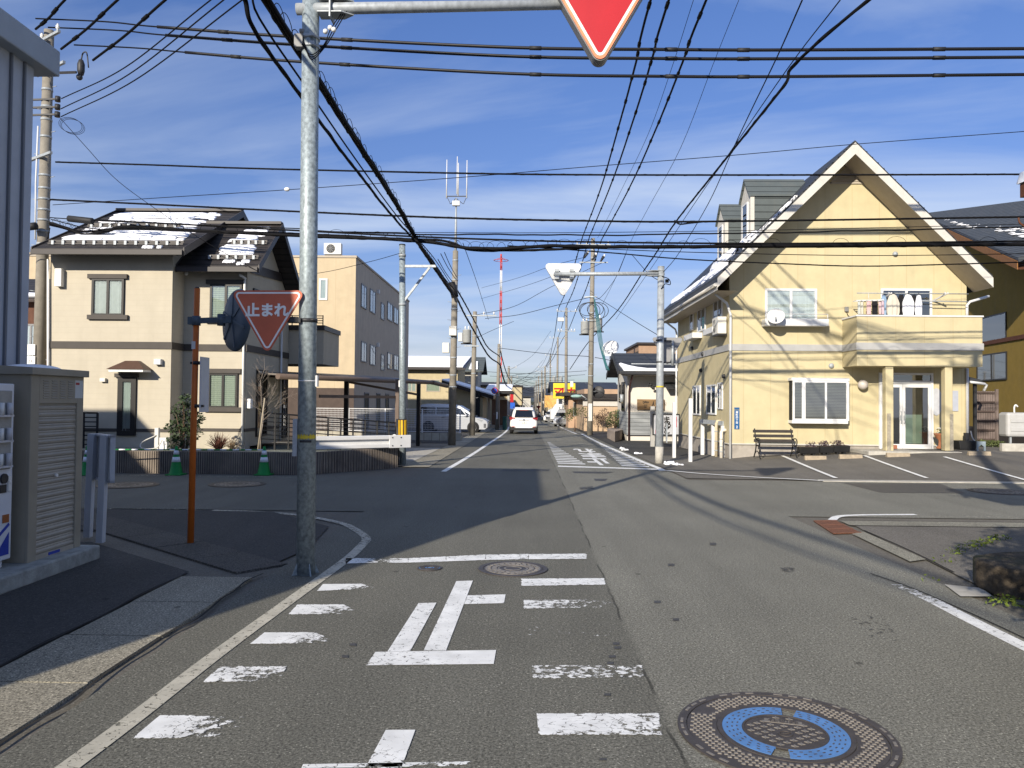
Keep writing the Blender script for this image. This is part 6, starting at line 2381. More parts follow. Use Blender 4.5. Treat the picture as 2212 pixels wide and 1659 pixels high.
def minivan(loc, label, yaw, scale=1.0, name='parked_car'):
 t = thing(name, label, 'car', (0, 0, 0))
 L0, L1 = -2.45, 2.48
 body = [(L0 + .06, .34), (L0, .55), (L0 + .02, .95), (L0 + .08, 1.12), (-.4, 1.13), (1.20, 1.06), (1.55, 1.04), (2.15, .93), (2.40, .80), (2.47, .62), (2.46, .36), (2.30, .24), (-2.30, .24)]
 W = .92
 mb = MB()
 inner = [(x * .985, .28 + (z - .28) * .99) for x, z in body]
 rings = []
 for s, k, pts in ((-1, .90, inner), (-1, 1.0, body), (1, 1.0, body), (1, .90, inner)):
  rings.append([V((x, s * W * (1.0 if k == 1.0 else 1.0) - (0 if k == 1 else 0), z)) if k == 1 else V((x, s * (W + .018), z)) for x, z in pts])
 loft(mb, [rings[0], rings[1], rings[2], rings[3]], smooth=False)
 part('body', mb, M_carsil, t, bevel=.03)
 cab = [(L0 + .06, 1.10), (L0 + .10, 1.55), (L0 + .28, 1.82), (-1.6, 1.90), (-.2, 1.89), (.55, 1.80), (1.15, 1.45), (1.60, 1.08)]
 mb = MB()
 lo = [V((x, -W * .96, z)) for x, z in cab]
 hi = [V((x, W * .96, z)) for x, z in cab]
 for p in lo + hi:
  p.y *= 1 - .16 * max(0, p.z - 1.1) / .8
 mb.add(lo + hi, [list(range(len(cab))), list(range(len(cab), 2 * len(cab)))[::-1]] + [((i + 1) % len(cab), i, len(cab) + i, len(cab) + (i + 1) % len(cab)) for i in range(len(cab))])
 part('cabin', mb, M_carsil, t, bevel=.04)
 for s in (-1, 1):
  y_ = lambda z: s * W * .96 * (1 - .16 * max(0, z - 1.1) / .8) + s * .012
  for pts, nm in (([(-2.25, 1.20), (-1.05, 1.20), (-1.05, 1.68), (-2.15, 1.68)], 'side_window'), ([(-.98, 1.20), (-.32, 1.20), (.18, 1.42), (.18, 1.66), (-.98, 1.68)], 'side_window'), ([(.28, 1.22), (1.0, 1.18), (.62, 1.60), (.28, 1.66)], 'side_window'), ([(1.04, 1.17), (1.36, 1.14), (.80, 1.48)], 'side_window')):
   mb = MB()
   mb.prism([(x, y_(z), z) for x, z in pts], (0, s * .008, 0))
   part(nm, mb, M_cglass, t)
  for x in (-1.50, 1.50):
   mb = MB()
   mb.lathe((x, s * (W + .012), .36), [(.001, .008), (.405, .008), (.41, 0)], 28, axis=(0, s, 0))
   part('wheel_arch', mb, M_trim, t)
   o = wheel(t, (0, 0, 0), .345, .22, 1)
   for q in [o] + list(o.children):
    for v in q.data.vertices:
     c = v.co
     v.co = V((x + c.y, s * (.84 + c.x * 1.0), .345 + c.z))
  mb = MB()
  mb.ball((1.02, s * 1.04, 1.16), 1, 10, sq=(.10, .10, .085))
  part('door_mirror', mb, M_carsil, t)
  mb = MB()
  mb.box(-.62, -.42, s * .945, s * .955, .98, 1.01)
  part('door_handle', mb, M_chrome, t)
  mb = MB()
  mb.prism([(1.72, s * .945, .93), (2.14, s * .945, .86), (2.40, s * .72, .80), (2.30, s * .80, .70), (2.05, s * .945, .74)], (0, s * .01, .0))
  part('headlight', mb, M_lens, t)
  mb = MB()
  mb.box(2.20, 2.36, s * .942, s * .952, .34, .62)
  part('fog_lamp_trim', mb, M_chrome, t)
  for x in (-.40, .22, 1.08):
   pass
 mb = MB()
 mb.box(2.44, 2.485, -.62, .62, .38, .80)
 part('grille', mb, M_chrome, t)
 mb = MB()
 mb.prism([(1.16, -.80, 1.47), (1.16, .80, 1.47), (1.58, .86, 1.11), (1.58, -.86, 1.11)], (.02, 0, .02))
 part('windscreen', mb, M_cglass, t)
 t.location = loc
 t.rotation_euler = (0, 0, yaw)
 t.scale = (scale,) * 3
 return t
b = G(1131, 938)
suv(V((b.x, b.y + 2.3, zg(b.y))), 'white sport utility car driving away down the street', 0.0, 1.0)
b = P(975, 931, 52)
minivan(V((P(978, 931, 52).x, 52, zg(52))), 'silver minivan parked facing the street behind the white mesh fence', math.radians(-3), 1.0)
# things in front of the yellow house
M_iron = pm('black_cast_iron', (.018, .018, .018), .5, .15)
M_slat = pm('dark_weathered_slat', (.045, .038, .034), .75, .3, 14, stretch=(.3, 3, 3))
def bench():
 a, b = P(1637, 988, YF - 1.25), P(1718, 986, YF - 1.25)
 w = b.x - a.x + .10
 t = thing('park_bench', 'black slatted bench with cast iron ends against the yellow house', 'bench', (0, 0, 0))
 for k in range(3):
  part('seat_slat', MB().box(0, w, -.10 - k * .115, -.01 - k * .115, .40 + .005 * k, .425 + .005 * k), M_slat, t, bevel=.005)
 for k in range(3):
  z = .50 + k * .15
  part('back_slat', MB().box(0, w, .05 + .055 * k, .075 + .055 * k, z, z + .095), M_slat, t, bevel=.005)
 for x in (.06, w - .06):
  mb = MB()
  mb.tube(smooth_path([(x, .26, 0), (x, .10, .20), (x, .02, .40), (x, .08, .62), (x, .20, .93)], 5), .02, 6)
  mb.tube(smooth_path([(x, -.42, 0), (x, -.30, .14), (x, -.38, .28), (x, -.30, .40)], 5), .02, 6)
  mb.tube(smooth_path([(x, -.34, .39), (x, -.1, .39), (x, .03, .40)], 4), .018, 6)
  mb.tube(smooth_path([(x, -.33, .40), (x, -.38, .52), (x, -.30, .62), (x, -.1, .62), (x, .08, .60)], 5), .018, 6)
  mb.tube(smooth_path([(x, -.36, .06), (x, -.1, .22), (x, .18, .10)], 5), .014, 6)
  part('end_frame', mb, M_iron, t)
 t.location = V((a.x - .05, YF - 1.05, lot_z(a.x + .7, YF - 1.2)))
bench()
M_soil = pm('planter_soil', (.045, .032, .022), 1.0, .3, 20)
M_purple = pm('heath_foliage', (.06, .035, .05), .8, .4, 20)
rng = random.Random(5)
def trough(u0, u1, label):
 a, b = P(u0, 984, YF - .75), P(u1, 984, YF - .75)
 z0 = lot_z((a.x + b.x) / 2, YF - .75)
 t = thing('planter_trough', label, 'planter', (a.x, YF - .75, z0), 'dark troughs under the bay window')
 n = 10
 prof = [V((0, -.14, .06)), V((0, -.19, .27)), V((0, .19, .27)), V((0, .14, .06))]
 mb = MB()
 mb.prism([V((a.x, YF - .75, z0)) + p for p in prof], (b.x - a.x, 0, 0))
 for x in (a.x + .15, b.x - .15):
  mb.box(x - .04, x + .04, YF - .86, YF - .64, z0, z0 + .06)
 part('trough', mb, M_iron, t, bevel=.012)
 part('soil', MB().box(a.x + .02, b.x - .02, YF - .91, YF - .59, z0 + .272, z0 + .285), M_soil, t)
 mb = MB()
 for k in range(5):
  c = V((a.x + .1 + rng.random() * (b.x - a.x - .2), YF - .75, z0 + .34))
  leaf_cloud(mb, c, .14, .12, .09 + rng.random() * .05, 45, .03, rng, shell=.1)
 part('foliage', mb, M_purple, t)
trough(1725, 1766, 'leftmost of the three dark planter troughs under the bay window')
trough(1768, 1797, 'middle one of the three dark planter troughs under the bay window')
trough(1798, 1832, 'rightmost of the three dark planter troughs under the bay window')
M_stop = pm('wheel_stop_concrete', (.34, .28, .20), .9, .2, 10, .3, 60)
for k, (u0, u1, v, lab) in enumerate(((1740, 1786, 997, 'leftmost concrete wheel stop in front of the bench end'), (1815, 1864, 993, 'concrete wheel stop in front of the rightmost trough'), (1917, 1967, 989, 'concrete wheel stop before the porch step'), (2094, 2142, 993, 'concrete wheel stop in the shade at the right end of the parking lot'))):
 a, b = P(u0, v, YF - 2.1), P(u1, v, YF - 2.1)
 y = YF - 2.1
 z = lot_z((a.x + b.x) / 2, y)
 mb = MB()
 mb.prism([(a.x, y, z - .02), (a.x, y + .03, z + .12), (a.x, y + .11, z + .12), (a.x, y + .15, z - .02)], (b.x - a.x, 0, 0))
 solo('wheel_stop', mb, M_stop, lab, 'wheel stop', 'concrete wheel stops in the parking lot', bevel=.008)
# terracotta urn
M_terra = pm('terracotta', (.42, .17, .085), .8, .12, 8)
c = P(2031, 968, YF - .5)
c.z = P(2031, 969, YF - .5).z
t = thing('flower_urn', 'terracotta urn with white flowers beside the glass doors', 'urn', c)
part('urn', MB().lathe(c, [(.11, 0), (.12, .04), (.06, .10), (.05, .22), (.06, .28), (.13, .36), (.18, .46), (.20, .48), (.19, .50), (.16, .48), (.001, .47)], 20), M_terra, t)
mb = MB()
leaf_cloud(mb, c + UP * .57, .16, .14, .11, 70, .035, rng, m=0, shell=.1)
leaf_cloud(mb, c + UP * .60, .17, .15, .11, 50, .03, rng, m=1, shell=.6)
part('flowers', mb, [M_leaf_olive, M_swhite], t)
# small clutter right of the porch
c = P(2090, 965, YF - .3)
c.z = lot_z(c.x, c.y)
t = thing('water_post', 'dark water post with a white hose beside the right porch pillar', 'tap post', c)
part('post', MB().box(c.x - .10, c.x + .02, c.y - .06, c.y + .06, c.z, P(2088, 935, YF - .3).z), M_dark, t)
part('hose', MB().tube(smooth_path([c + V((.06, -.08, .62)), c + V((.10, -.1, .40)), c + V((.2, -.1, .25)), c + V((.22, -.12, .08))], 6), .018, 6), M_white, t)
c = P(2120, 978, YF - .9)
c.z = lot_z(c.x, c.y)
mb = MB()
mb.prism([c + V((-.14, 0, 0)), c + V((-.09, 0, 0)), c + V((-.09, 0, .12)), c + V((0, 0, .2)), c + V((.09, 0, .12)), c + V((.09, 0, 0)), c + V((.14, 0, 0)), c + V((.14, 0, .30)), c + V((-.14, 0, .30))], (0, .05, 0))
solo('ornament', mb, pm('grey_blue_board', (.22, .27, .30), .7, .1), 'small pale arched board standing beside the black tub', 'garden ornament')
c = P(2075, 972, YF - .6)
c.z = lot_z(c.x, c.y)
c2 = P(2108, 972, YF - .6)
mb = MB()
mb.prism([V((c.x, c.y, c.z)), V((c2.x, c.y, c.z)), V((c2.x + .05, c.y, c.z + .30)), V((c.x - .05, c.y, c.z + .30))], (0, .45, 0))
solo('black_tub', mb, M_iron, 'black plastic tub beside the right porch pillar', 'tub', bevel=.015)
c = P(1926, 968, YF - .45)
c.z = P(1926, 970, YF - .5).z
solo('door_stop_brick', MB().box(c.x - .02, c.x + .19, c.y, c.y + .11, c.z, c.z + .13), pm('brick_red', (.30, .12, .07), .9, .2, 20), 'red brick standing at the foot of the left glass door', 'brick', bevel=.006)
c = P(1829, 668, YF - .05)
t = thing('junction_box', 'small grey junction box with a drooping cable left of the balcony', 'junction box', c)
part('box', MB().box(c.x - .06, c.x + .06, YF - .08, YF - .002, c.z - .08, c.z + .08), M_sgrey, t, bevel=.01)
part('cable', MB().tube(smooth_path([V((c.x, YF - .04, c.z - .08)), V((c.x + .06, YF - .04, c.z - .22)), V((c.x + .22, YF - .05, c.z - .32))], 5), .012, 5), M_black, t)
# washing on the balcony
YL = YF - .62
for k, (v, lab) in enumerate(((633, 'upper silver drying pole above the balcony'), (650, 'lower silver drying pole above the balcony'))):
 yy = YL + .22 * k
 a, b = P(1851 if k == 0 else 1990, v, yy), P(2092, v + 2, yy)
 solo('drying_pole', MB().tube([a, b], .017, 8), M_galv, lab, 'drying pole')
for u in (1897, 2015):
 p = P(u, 640, YF)
 t = thing('pole_bracket', ('left' if u < 2000 else 'right') + ' arm bracket carrying the drying poles above the balcony', 'bracket', V((p.x, YF - .01, p.z)))
 part('arm', MB().beam(V((p.x, YF, P(u, 650, YF).z)), V((p.x + .10, YF - .75, P(u, 632, YL).z - .03)), .03, .05), M_white, t)
 part('hook_ring', MB().lathe(V((p.x + .07, YL, P(u, 633, YL).z)), [(.02, -.02), (.03, -.02), (.03, .02), (.02, .02)], 12, axis=(1, 0, 0)), M_white, t)
def garment(u0, u1, v0, v1, mat, label, shape='shirt', dy=0.0, seed=1, group='clothes hanging above the balcony'):
 rng_ = random.Random(seed)
 y = YL + dy
 a, b = P(u0, v1, y), P(u1, v0, y)
 w, h, cx = b.x - a.x, b.z - a.z, (a.x + b.x) / 2
 t = thing('hanging_shirt' if shape == 'shirt' else 'hanging_cloth', label, 'clothing', V((cx, y, a.z)), group)
 NX_, NZ_ = 14, 12
 for face in (0,):
  vs = []
  for d in (-.03, .03):
   for j in range(NZ_ + 1):
    tz = j / NZ_
    if shape == 'shirt':
     f = .62 + .5 * min(1, tz * 3.2) - (.16 if tz > .72 else 0) * min(1, (tz - .72) * 6)
    else:
     f = .92 + .06 * math.sin(tz * 5)
    for i in range(NX_ + 1):
     s_ = i / NX_ * 2 - 1
     x = cx + s_ * w / 2 * f
     drop = (abs(s_) ** 1.5) * (.14 * w * (1 - tz)) if shape == 'shirt' else 0
     fold = .022 * math.sin(s_ * 9 + seed) * tz + .012 * math.sin(s_ * 17 + seed * 2) * tz
     vs.append((x, y + d * (1 - abs(s_) ** 3 * .8) + fold, b.z - tz * h - drop))
  W = NX_ + 1
  o = W * (NZ_ + 1)
  fs = []
  for j in range(NZ_):
   for i in range(NX_):
    q = (j * W + i, j * W + i + 1, (j + 1) * W + i + 1, (j + 1) * W + i)
    fs.append(q[::-1])
    fs.append(tuple(k + o for k in q))
  for j in range(NZ_):
   fs.append((j * W, (j + 1) * W, (j + 1) * W + o, j * W + o))
   fs.append((j * W + NX_, j * W + NX_ + o, (j + 1) * W + NX_ + o, (j + 1) * W + NX_))
  part('cloth', MB().add(vs, fs, 0, True), mat, t)
 if shape == 'shirt':
  part('hanger', MB().tube([V((cx - w * .3, y, b.z - .01)), V((cx, y, b.z + .05)), V((cx + w * .3, y, b.z - .01))], .010, 5).tube(smooth_path([V((cx, y, b.z + .05)), V((cx, y, b.z + .10)), V((cx, y - .0, P(u0, 632, y).z + .02))], 4), .006, 5), M_dark, t)
 return t
C = lambda n, c: pm('cloth_' + n, c, .95, .08, 8)
zt8 = ZR(3200, 500, 2.0733)
def zz(x, y):
 return zt8(x, y)
for (x0, x1, y0, y1, col, lab, sh, dy, sd) in (
  (606, 702, 1365, 1560, C('cream', (.52, .48, .40)), 'cream hooded shirt hanging over the balcony', 'shirt', -.05, 1),
  (695, 750, 1372, 1560, C('black', (.012, .012, .014)), 'black shirt hanging between the cream and the white one', 'shirt', .05, 2),
  (738, 822, 1368, 1545, C('white', (.66, .66, .68)), 'white shirt with a pocket hanging over the balcony', 'shirt', -.05, 3),
  (800, 850, 1372, 1560, C('ink', (.014, .014, .016)), 'black shirt hanging between the two white ones', 'shirt', .05, 4),
  (840, 892, 1372, 1570, C('snow', (.62, .63, .67)), 'white shirt at the right end of the washing', 'shirt', -.03, 5),
  (560, 604, 1368, 1545, C('blue', (.22, .32, .46)), 'light blue shirt half hidden behind the peg rack', 'shirt', .12, 6)):
 (ua, va), (ub, vb) = zz(x0, y0), zz(x1, y1)
 garment(ua, ub, va, vb, col, lab, sh, dy, sd)
t = thing('peg_rack', 'white hanging peg rack at the left end of the washing', 'peg rack', P(*zz(475, 1410), YL - .02))
a, b = P(*zz(368, 1412), YL - .2), P(*zz(590, 1408), YL - .2)
mb = MB()
for dy in (-.12, .02, .16):
 mb.beam(V((a.x, YL + dy, a.z)), V((b.x, YL + dy, b.z)), .02, .02)
for k in range(6):
 x = a.x + (b.x - a.x) * k / 5
 mb.beam(V((x, YL - .12, a.z)), V((x, YL + .16, a.z)), .02, .02)
mb.tube([V(((a.x + b.x) / 2, YL, a.z)), V(((a.x + b.x) / 2, YL, P(1950, 633, YL).z))], .008, 5)
part('rack', mb, M_white, t)
xs = [368, 392, 416, 440, 482, 536, 562, 586]
cols = [((.45, .47, .44), 'grey'), ((.50, .48, .42), 'ivory'), ((.42, .38, .22), 'mustard'), ((.55, .36, .36), 'pink'), ((.012, .012, .014), 'black'), ((.55, .40, .40), 'rose'), ((.50, .38, .42), 'mauve')]
for k, (c_, nm) in enumerate(cols):
 (ua, va), (ub, vb) = zz(xs[k], 1422), zz(xs[k + 1] - 4, 1530)
 garment(ua, ub, va, vb, C('small_' + nm, c_), f'small {nm} cloth pegged on the white rack above the balcony', 'cloth', .02 * (k % 3) - .05, k + 9, 'small cloths on the peg rack')
# ochre house behind
M_ochre = pm('ochre_render', (.24, .165, .035), .9, .08, 3, .3, 50, dirt=.15)
M_oroof = stripes_mat('slate_blue_roof', (.05, .057, .065), (.02, .022, .025), 2, .13, .18, .5)
M_timber = pm('brown_timber_band', (.10, .038, .018), .7, .2, 6)
YO = 35.0
oh = thing('ochre_house', 'ochre house with a dark slate roof and brown eaves at the right edge', 'house', P(2250, 950, YO))
# its street wall recedes slightly to the left: plane through two pixel columns
wa, wb = P(2096, 900, 42.0), P(2330, 900, 31.5)
d = (wb - wa)
d.z = 0
d.normalize()
n_ = V((d.y, -d.x, 0))
L_ = (wb - wa).length
def ow(u, v):       # point on the ochre wall
 r_ = ray(u, v)
 p0 = V((wa.x, wa.y, EYE.z))
 t_ = (p0 - EYE).dot(n_) / r_.dot(n_)
 return EYE + r_ * t_
mb = MB()
top = 7.6
o = V((wa.x, wa.y, 0))
zt0, zt1 = ow(2020, 468).z - .05, ow(2290, 565).z - .25
s0_, s1_ = (ow(2020, 468) - wa).dot(d), (ow(2290, 565) - wa).dot(d)
ztop = lambda s: zt0 + (zt1 - zt0) * (s - s0_) / (s1_ - s0_)
mb.prism([o - d * 1.5, o + d * (L_ + 6), o + d * (L_ + 6) + UP * ztop(L_ + 6), o - d * 1.5 + UP * ztop(-1.5)], -n_ * 7)
part('wall', mb, M_ochre, oh)
# roof: eave runs down to the right and towards the viewer
e0, e1, r0, r1 = ow(2020, 468) + n_ * .9, ow(2290, 565) + n_ * 1.6, ow(2030, 466) - n_ * 4.5, ow(2300, 466) - n_ * 4.5
q0, q1 = e0 + V((0, 0, 0)), e1
ridge0, ridge1 = e0 - n_ * 5 + UP * .35, e1 - n_ * 6.5 + UP * 3.1
mb = MB()
mb.add([q0, q1, ridge1, ridge0, q0 + UP * .2, q1 + UP * .2, ridge1 + UP * .2, ridge0 + UP * .2], [(0, 1, 2, 3)[::-1], (4, 5, 6, 7), (0, 1, 5, 4), (1, 2, 6, 5), (2, 3, 7, 6), (3, 0, 4, 7)])
ro = part('roof', mb, M_oroof, oh)
mb = MB()
mb.prism([q0 - UP * .30 + n_ * .02, q1 - UP * .30 + n_ * .02, q1 + UP * .05 + n_ * .02, q0 + UP * .05 + n_ * .02], n_ * .03)
part('fascia', mb, pm('orange_fascia', (.26, .115, .03), .6, .12, 5), ro)
part('soffit', MB().add([q0 - UP * .30, q1 - UP * .30, q1 - n_ * 1.5 - UP * .30, q0 - n_ * 1.5 - UP * .30], [(0, 1, 2, 3)]), M_timber, ro)
rng = random.Random(31)
for band, (f0, f1, ins) in enumerate(((.05, .55, .10), (.55, 1.0, .35))):
 mb = MB()
 for k in range(26):
  s_ = f0 + (f1 - f0) * k / 26
  a = q0.lerp(q1, s_)
  b = ridge0.lerp(ridge1, s_)
  for m_ in range(2):
   h0 = (.06 + ins * .3 + .07 * m_ + rng.uniform(0, .05))
   p = a.lerp(b, h0) + UP * .22
   mb.ball(p, 1, 6, sq=(.28 * rng.uniform(.6, 1.3), .22, .04))
 solo('roof_snow', mb, M_snow, ('thin' if band == 0 else 'thicker') + ' streaks of snow along the slate roof at the right edge', 'snow', kind='stuff')
def ow_window(u0, v0, u1, v1, panes, curtain=None):
 a, b = ow(u0, v1), ow(u1, v1)
 h = ow(u0, v0).z - a.z
 a.z = b.z = (a.z + b.z) / 2
 return window(oh, a + n_ * .0, d, n_, (b - a).length, h, frame=M_bframe, panes=panes, fw=.07, curtain=curtain)
ow_window(2117, 683, 2175, 738, 1)
ow_window(2112, 766, 2176, 822, 2, M_curtain)
b0_, b1_ = ow(2110, 745), ow(2240, 735)
part('timber_band', MB().beam(V((b0_.x, b0_.y, b0_.z)) + n_ * .03, V((b1_.x, b1_.y, b0_.z)) + n_ * .03, .06, .20), M_timber, oh)
part('timber_foot', MB().prism([o - d * 1 + n_ * .004, o + d * (L_ + 5) + n_ * .004, o + d * (L_ + 5) + n_ * .03, o - d * 1 + n_ * .03], (0, 0, .75)), pm('dark_foot', (.05, .042, .035), .9, .15), oh)
# weathered board fence panel
M_wood = stripes_mat('weathered_board', (.16, .125, .11), (.05, .04, .035), 0, .09, .12, .9, .6, .3)
a, b = P(2106, 955, 30.0), P(2151, 955, 30.0)
zt_ = P(2128, 845, 30.0).z
z0_ = lot_z(a.x, 27)
t = thing('board_fence', 'weathered board fence panel with cross battens between the yellow and ochre houses', 'fence', V(((a.x + b.x) / 2, 30, z0_)))
part('boards', MB().box(a.x, b.x, 30, 30.03, z0_, zt_), M_wood, t)
part('frame_post', MB().box(b.x, b.x + .09, 29.95, 30.06, z0_ - .1, zt_ + .08), M_wood, t)
for k in range(6):
 z = z0_ + .12 + (zt_ - z0_ - .22) * k / 5
 part('batten', MB().box(a.x + .06, b.x - .06, 29.95, 29.995, z, z + .07), pm('dark_batten', (.07, .05, .042), .9, .2) if k == 0 else D.materials['dark_batten'], t)
# dark lean-to with gutter behind the house corner
p = P(2108, 815, 29)
t = thing('lean_to_roof', 'small dark lean-to roof beside the right corner of the yellow house', 'lean-to', p)
a, b = P(2090, 822, 28.5), P(2122, 822, 28.5)
part('roof', MB().prism([(a.x, 28.5, a.z), (b.x, 28.5, a.z - .1), (b.x, 31, a.z + .35), (a.x, 31, a.z + .45)], (0, 0, .12)), M_roof_d, t)
part('gutter', MB().tube([(a.x, 28.45, a.z - .05), (b.x + .05, 28.45, a.z - .12), (b.x + .12, 28.45, a.z - .15), (b.x + .02, 28.45, a.z - .38)], .05, 8), M_white, t)
part('post', MB().box(a.x + .3, a.x + .4, 28.6, 28.7, z0_, a.z), M_dark, t)
# oil tank
M_tank = pm('tank_grey', (.42, .42, .41), .5, .06, 4, dirt=.1)
a, b = P(2176, 944, 27.0), P(2262, 944, 27.0)
zt_ = P(2176, 891, 27).z
t = thing('oil_tank', 'pale grey heating oil tank with ribs and a filler pipe at the right edge', 'oil tank', V(((a.x + b.x) / 2, 27, a.z)))
part('tank', MB().box(a.x, b.x, 27, 27.55, a.z, zt_), M_tank, t, bevel=.09)
mb = MB()
for k in range(3):
 z = a.z + (zt_ - a.z) * (.25 + .25 * k)
 mb.box(a.x + .15, b.x - .15, 26.975, 26.999, z - .05, z + .05)
part('rib', mb.__class__().box(a.x + .12, b.x - .3, 26.975, 26.999, a.z + .2, a.z + .33), M_tank, t, bevel=.01)
part('rib', MB().box(a.x + .12, b.x - .3, 26.975, 26.999, a.z + .5, a.z + .63), M_tank, t, bevel=.01)
f_ = P(2191, 890, 27.2)
part('filler_pipe', MB().tube(smooth_path([V((f_.x, 27.2, zt_ - .02)), V((f_.x, 27.2, zt_ + .18)), V((f_.x + .05, 27.2, zt_ + .26)), V((f_.x + .12, 27.2, zt_ + .20))], 5), .028, 8), M_white, t)
for x in (a.x + .15, b.x - .2):
 part('leg', MB().box(x, x + .06, 27.1, 27.16, lot_z(a.x, 27) - .05, a.z + .05), M_galv, t)
a, b = P(2165, 985, 25.2), P(2300, 985, 25.2)
zt_ = P(2165, 958, 25.2).z
solo('low_wall', MB().box(a.x, b.x + 2, 25.2, 25.35, lot_z(a.x, 25.2) - .1, zt_), M_conc, 'low mossy concrete wall under the oil tank at the right edge', 'wall', bevel=.01)
mb = MB()
for k in range(9):
 q = P(2110 + rng.uniform(0, 50), 965, 27.6)
 leaf_cloud(mb, V((q.x, q.y + rng.uniform(-.3, .3), lot_z(q.x, 27) + .12)), .25, .2, .12, 60, .05, rng, shell=.1)
solo('weeds', mb, M_leaf_olive, 'green weeds below the weathered board fence', 'weeds', kind='stuff')
# far-side sign pole with its overhead arm
def far_sign_pole():
 b = G(1424, 1001)
 Y = b.y
 top = P(1428, 577, Y)
 t = thing('sign_pole', 'grey galvanised pole before the yellow house carrying an arm over the far lane', 'pole', b)
 part('shaft', MB().cyl(b, top, .125, .105, 22), M_galv, t)
 part('concrete_foot', MB().cyl(b, b.lerp(top, .085), .13, .127, 22), M_conc, t)
 part('pole_cap', MB().cyl(top, top + UP * .02, .112, .10, 18), M_galv, t)
 a0, a1 = P(1435, 591, Y - .02), P(1196, 592, Y - .02)
 arm = part('arm', MB().tube([a0, a1], .062, 14), M_galv, t)
 c = P(1412, 591, Y)
 mb = MB()
 for s in (-.08, .08):
  mb.prism([c + V((.30, -.12, s)), c + V((-.05, -.12, s)), c + V((-.25, 0, s)), c + V((-.05, .12, s)), c + V((.30, .12, s))], (0, 0, .015))
 part('arm_bracket', mb, M_galv, arm)
 mb = MB()
 q = P(1436, 607, Y - .1)
 mb.tube(smooth_path([q + V((-.1, 0, .15)), q + V((.12, -.05, .05)), q + V((.16, -.05, -.12)), q + V((0, -.05, -.1)), q + V((-.12, -.03, -.25))], 5), .014, 5)
 mb.box(q.x + .02, q.x + .12, q.y - .05, q.y + .05, q.z - .05, q.z + .05)
 part('lead_wire', mb, M_black, t)
 part('yellow_tape', MB().cyl(b.lerp(top, .385), b.lerp(top, .393), .121, n=22), D.materials['yellow_tape'], t)
 k = P(1432, 935, Y)
 part('side_plate', MB().box(k.x + .10, k.x + .13, Y - .07, Y + .07, k.z - .3, k.z + .3), M_galv, t)
 # overhead sign, seen from its white back
 c = P(1217, 569, Y + .10)
 w = (P(1256, 571, Y + .1).x - P(1178, 571, Y + .1).x) * 1.11
 to = thing('overhead_stop_sign', 'white back of a triangular sign hung on the far pole arm over the street', 'stop sign', c)
 part('sign_case', MB().prism([p for p in rtri(c, w, .10, XR, UP, 8)], V((0, .14, 0))), M_white, to)
 for u in (1203, 1235):
  q = P(u, 592, Y - .02)
  part('mount_clamp', MB().box(q.x - .065, q.x + .065, Y - .09, Y + .095, q.z - .16, q.z - .066).box(q.x - .065, q.x + .065, Y - .09, Y + .095, q.z + .066, q.z + .15), M_galv, to)
 stop = 0
 # regular sign facing away, grey back
 c = P(1442, 729, Y + .26)
 w = P(1478, 729, Y + .26).x - P(1407, 729, Y + .26).x
 ts = thing('stop_sign', 'grey back of a triangular sign strapped to the far sign pole', 'stop sign', c)
 part('sign_board', MB().prism(rtri(c, w, .06, V((1, .06, 0)).normalized(), UP, 8), V((0, .02, 0))), pm('sign_back_grey', (.26, .26, .26), .5, .08, 5), ts)
 q0, q1 = P(1453, 735, Y + .2), P(1451, 790, Y + .2)
 part('back_post', MB().cyl(V((q0.x, Y + .20, q0.z)), V((q0.x, Y + .20, q1.z)), .04), M_galv, ts)
 for v in (735, 782):
  q = P(1425, v, Y)
  part('strap', MB().cyl(V((q.x, Y, q.z - .02)), V((q.x, Y, q.z + .02)), .122, n=20).beam(V((q.x, Y + .16, q.z)), V((q0.x, Y + .20, q.z)), .03, .04), M_dark, ts)
far_sign_pole()
# white restaurant with a dark roof
M_rwhite = pm('white_render', (.60, .565, .50), .9, .05, 3, .2, 40, dirt=.12)
M_rgrey = stripes_mat('grey_weatherboard', (.27, .285, .29), (.10, .105, .11), 2, .20, .08, .7, .5)
YRs = 40.8
rx0 = P(1355, 900, YRs).x
zb_ = zg(YRs)
rs = thing('restaurant', 'low white restaurant with a dark standing-seam roof and grey boarded base', 'restaurant', V((rx0 + 3, 44, zb_)))
eL = P(1337, 808, 39.6)
rgz = P(1323, 769, 42.6).z
s_ = (rgz - eL.z) / (42.6 - 39.6)
mb = MB()
mb.prism([(rx0, YRs, zb_), (rx0, 45.2, zb_), (rx0, 45.2, eL.z + .35), (rx0, 42.9, rgz - .05), (rx0, YRs, eL.z + (YRs - 39.6) * s_ - .04)], (9, 0, 0))
part('wall', mb, M_rwhite, rs)
mb = MB()
mb.prism([(eL.x, 39.6, eL.z), (eL.x, 42.6, rgz), (eL.x, 42.6, rgz + .16), (eL.x, 39.6, eL.z + .16)], (11, 0, 0))
mb.prism([(eL.x, 45.6, eL.z), (eL.x, 42.6, rgz), (eL.x, 42.6, rgz + .16), (eL.x, 45.6, eL.z + .16)], (11, 0, 0))
ro = part('roof', mb, M_roof_d, rs)
mb = MB()
verge(mb, eL.x - .04, .04, [(39.55, eL.z + .2), (42.6, rgz + .22), (45.65, eL.z + .2)], .30)
part('bargeboard', mb, M_dark, ro)
mb = MB()
mb.prism([(eL.x, 39.6, eL.z - .01), (rx0, 39.6, eL.z - .01), (rx0, 42.6, rgz - .01), (eL.x, 42.6, rgz - .01)], (0, 0, .008))
part('soffit', mb, M_soffit, ro)
part('gutter', MB().tube([(eL.x + .1, 39.52, eL.z + .02), (eL.x + 11, 39.52, eL.z + .02)], .075, 8), M_dark, ro)
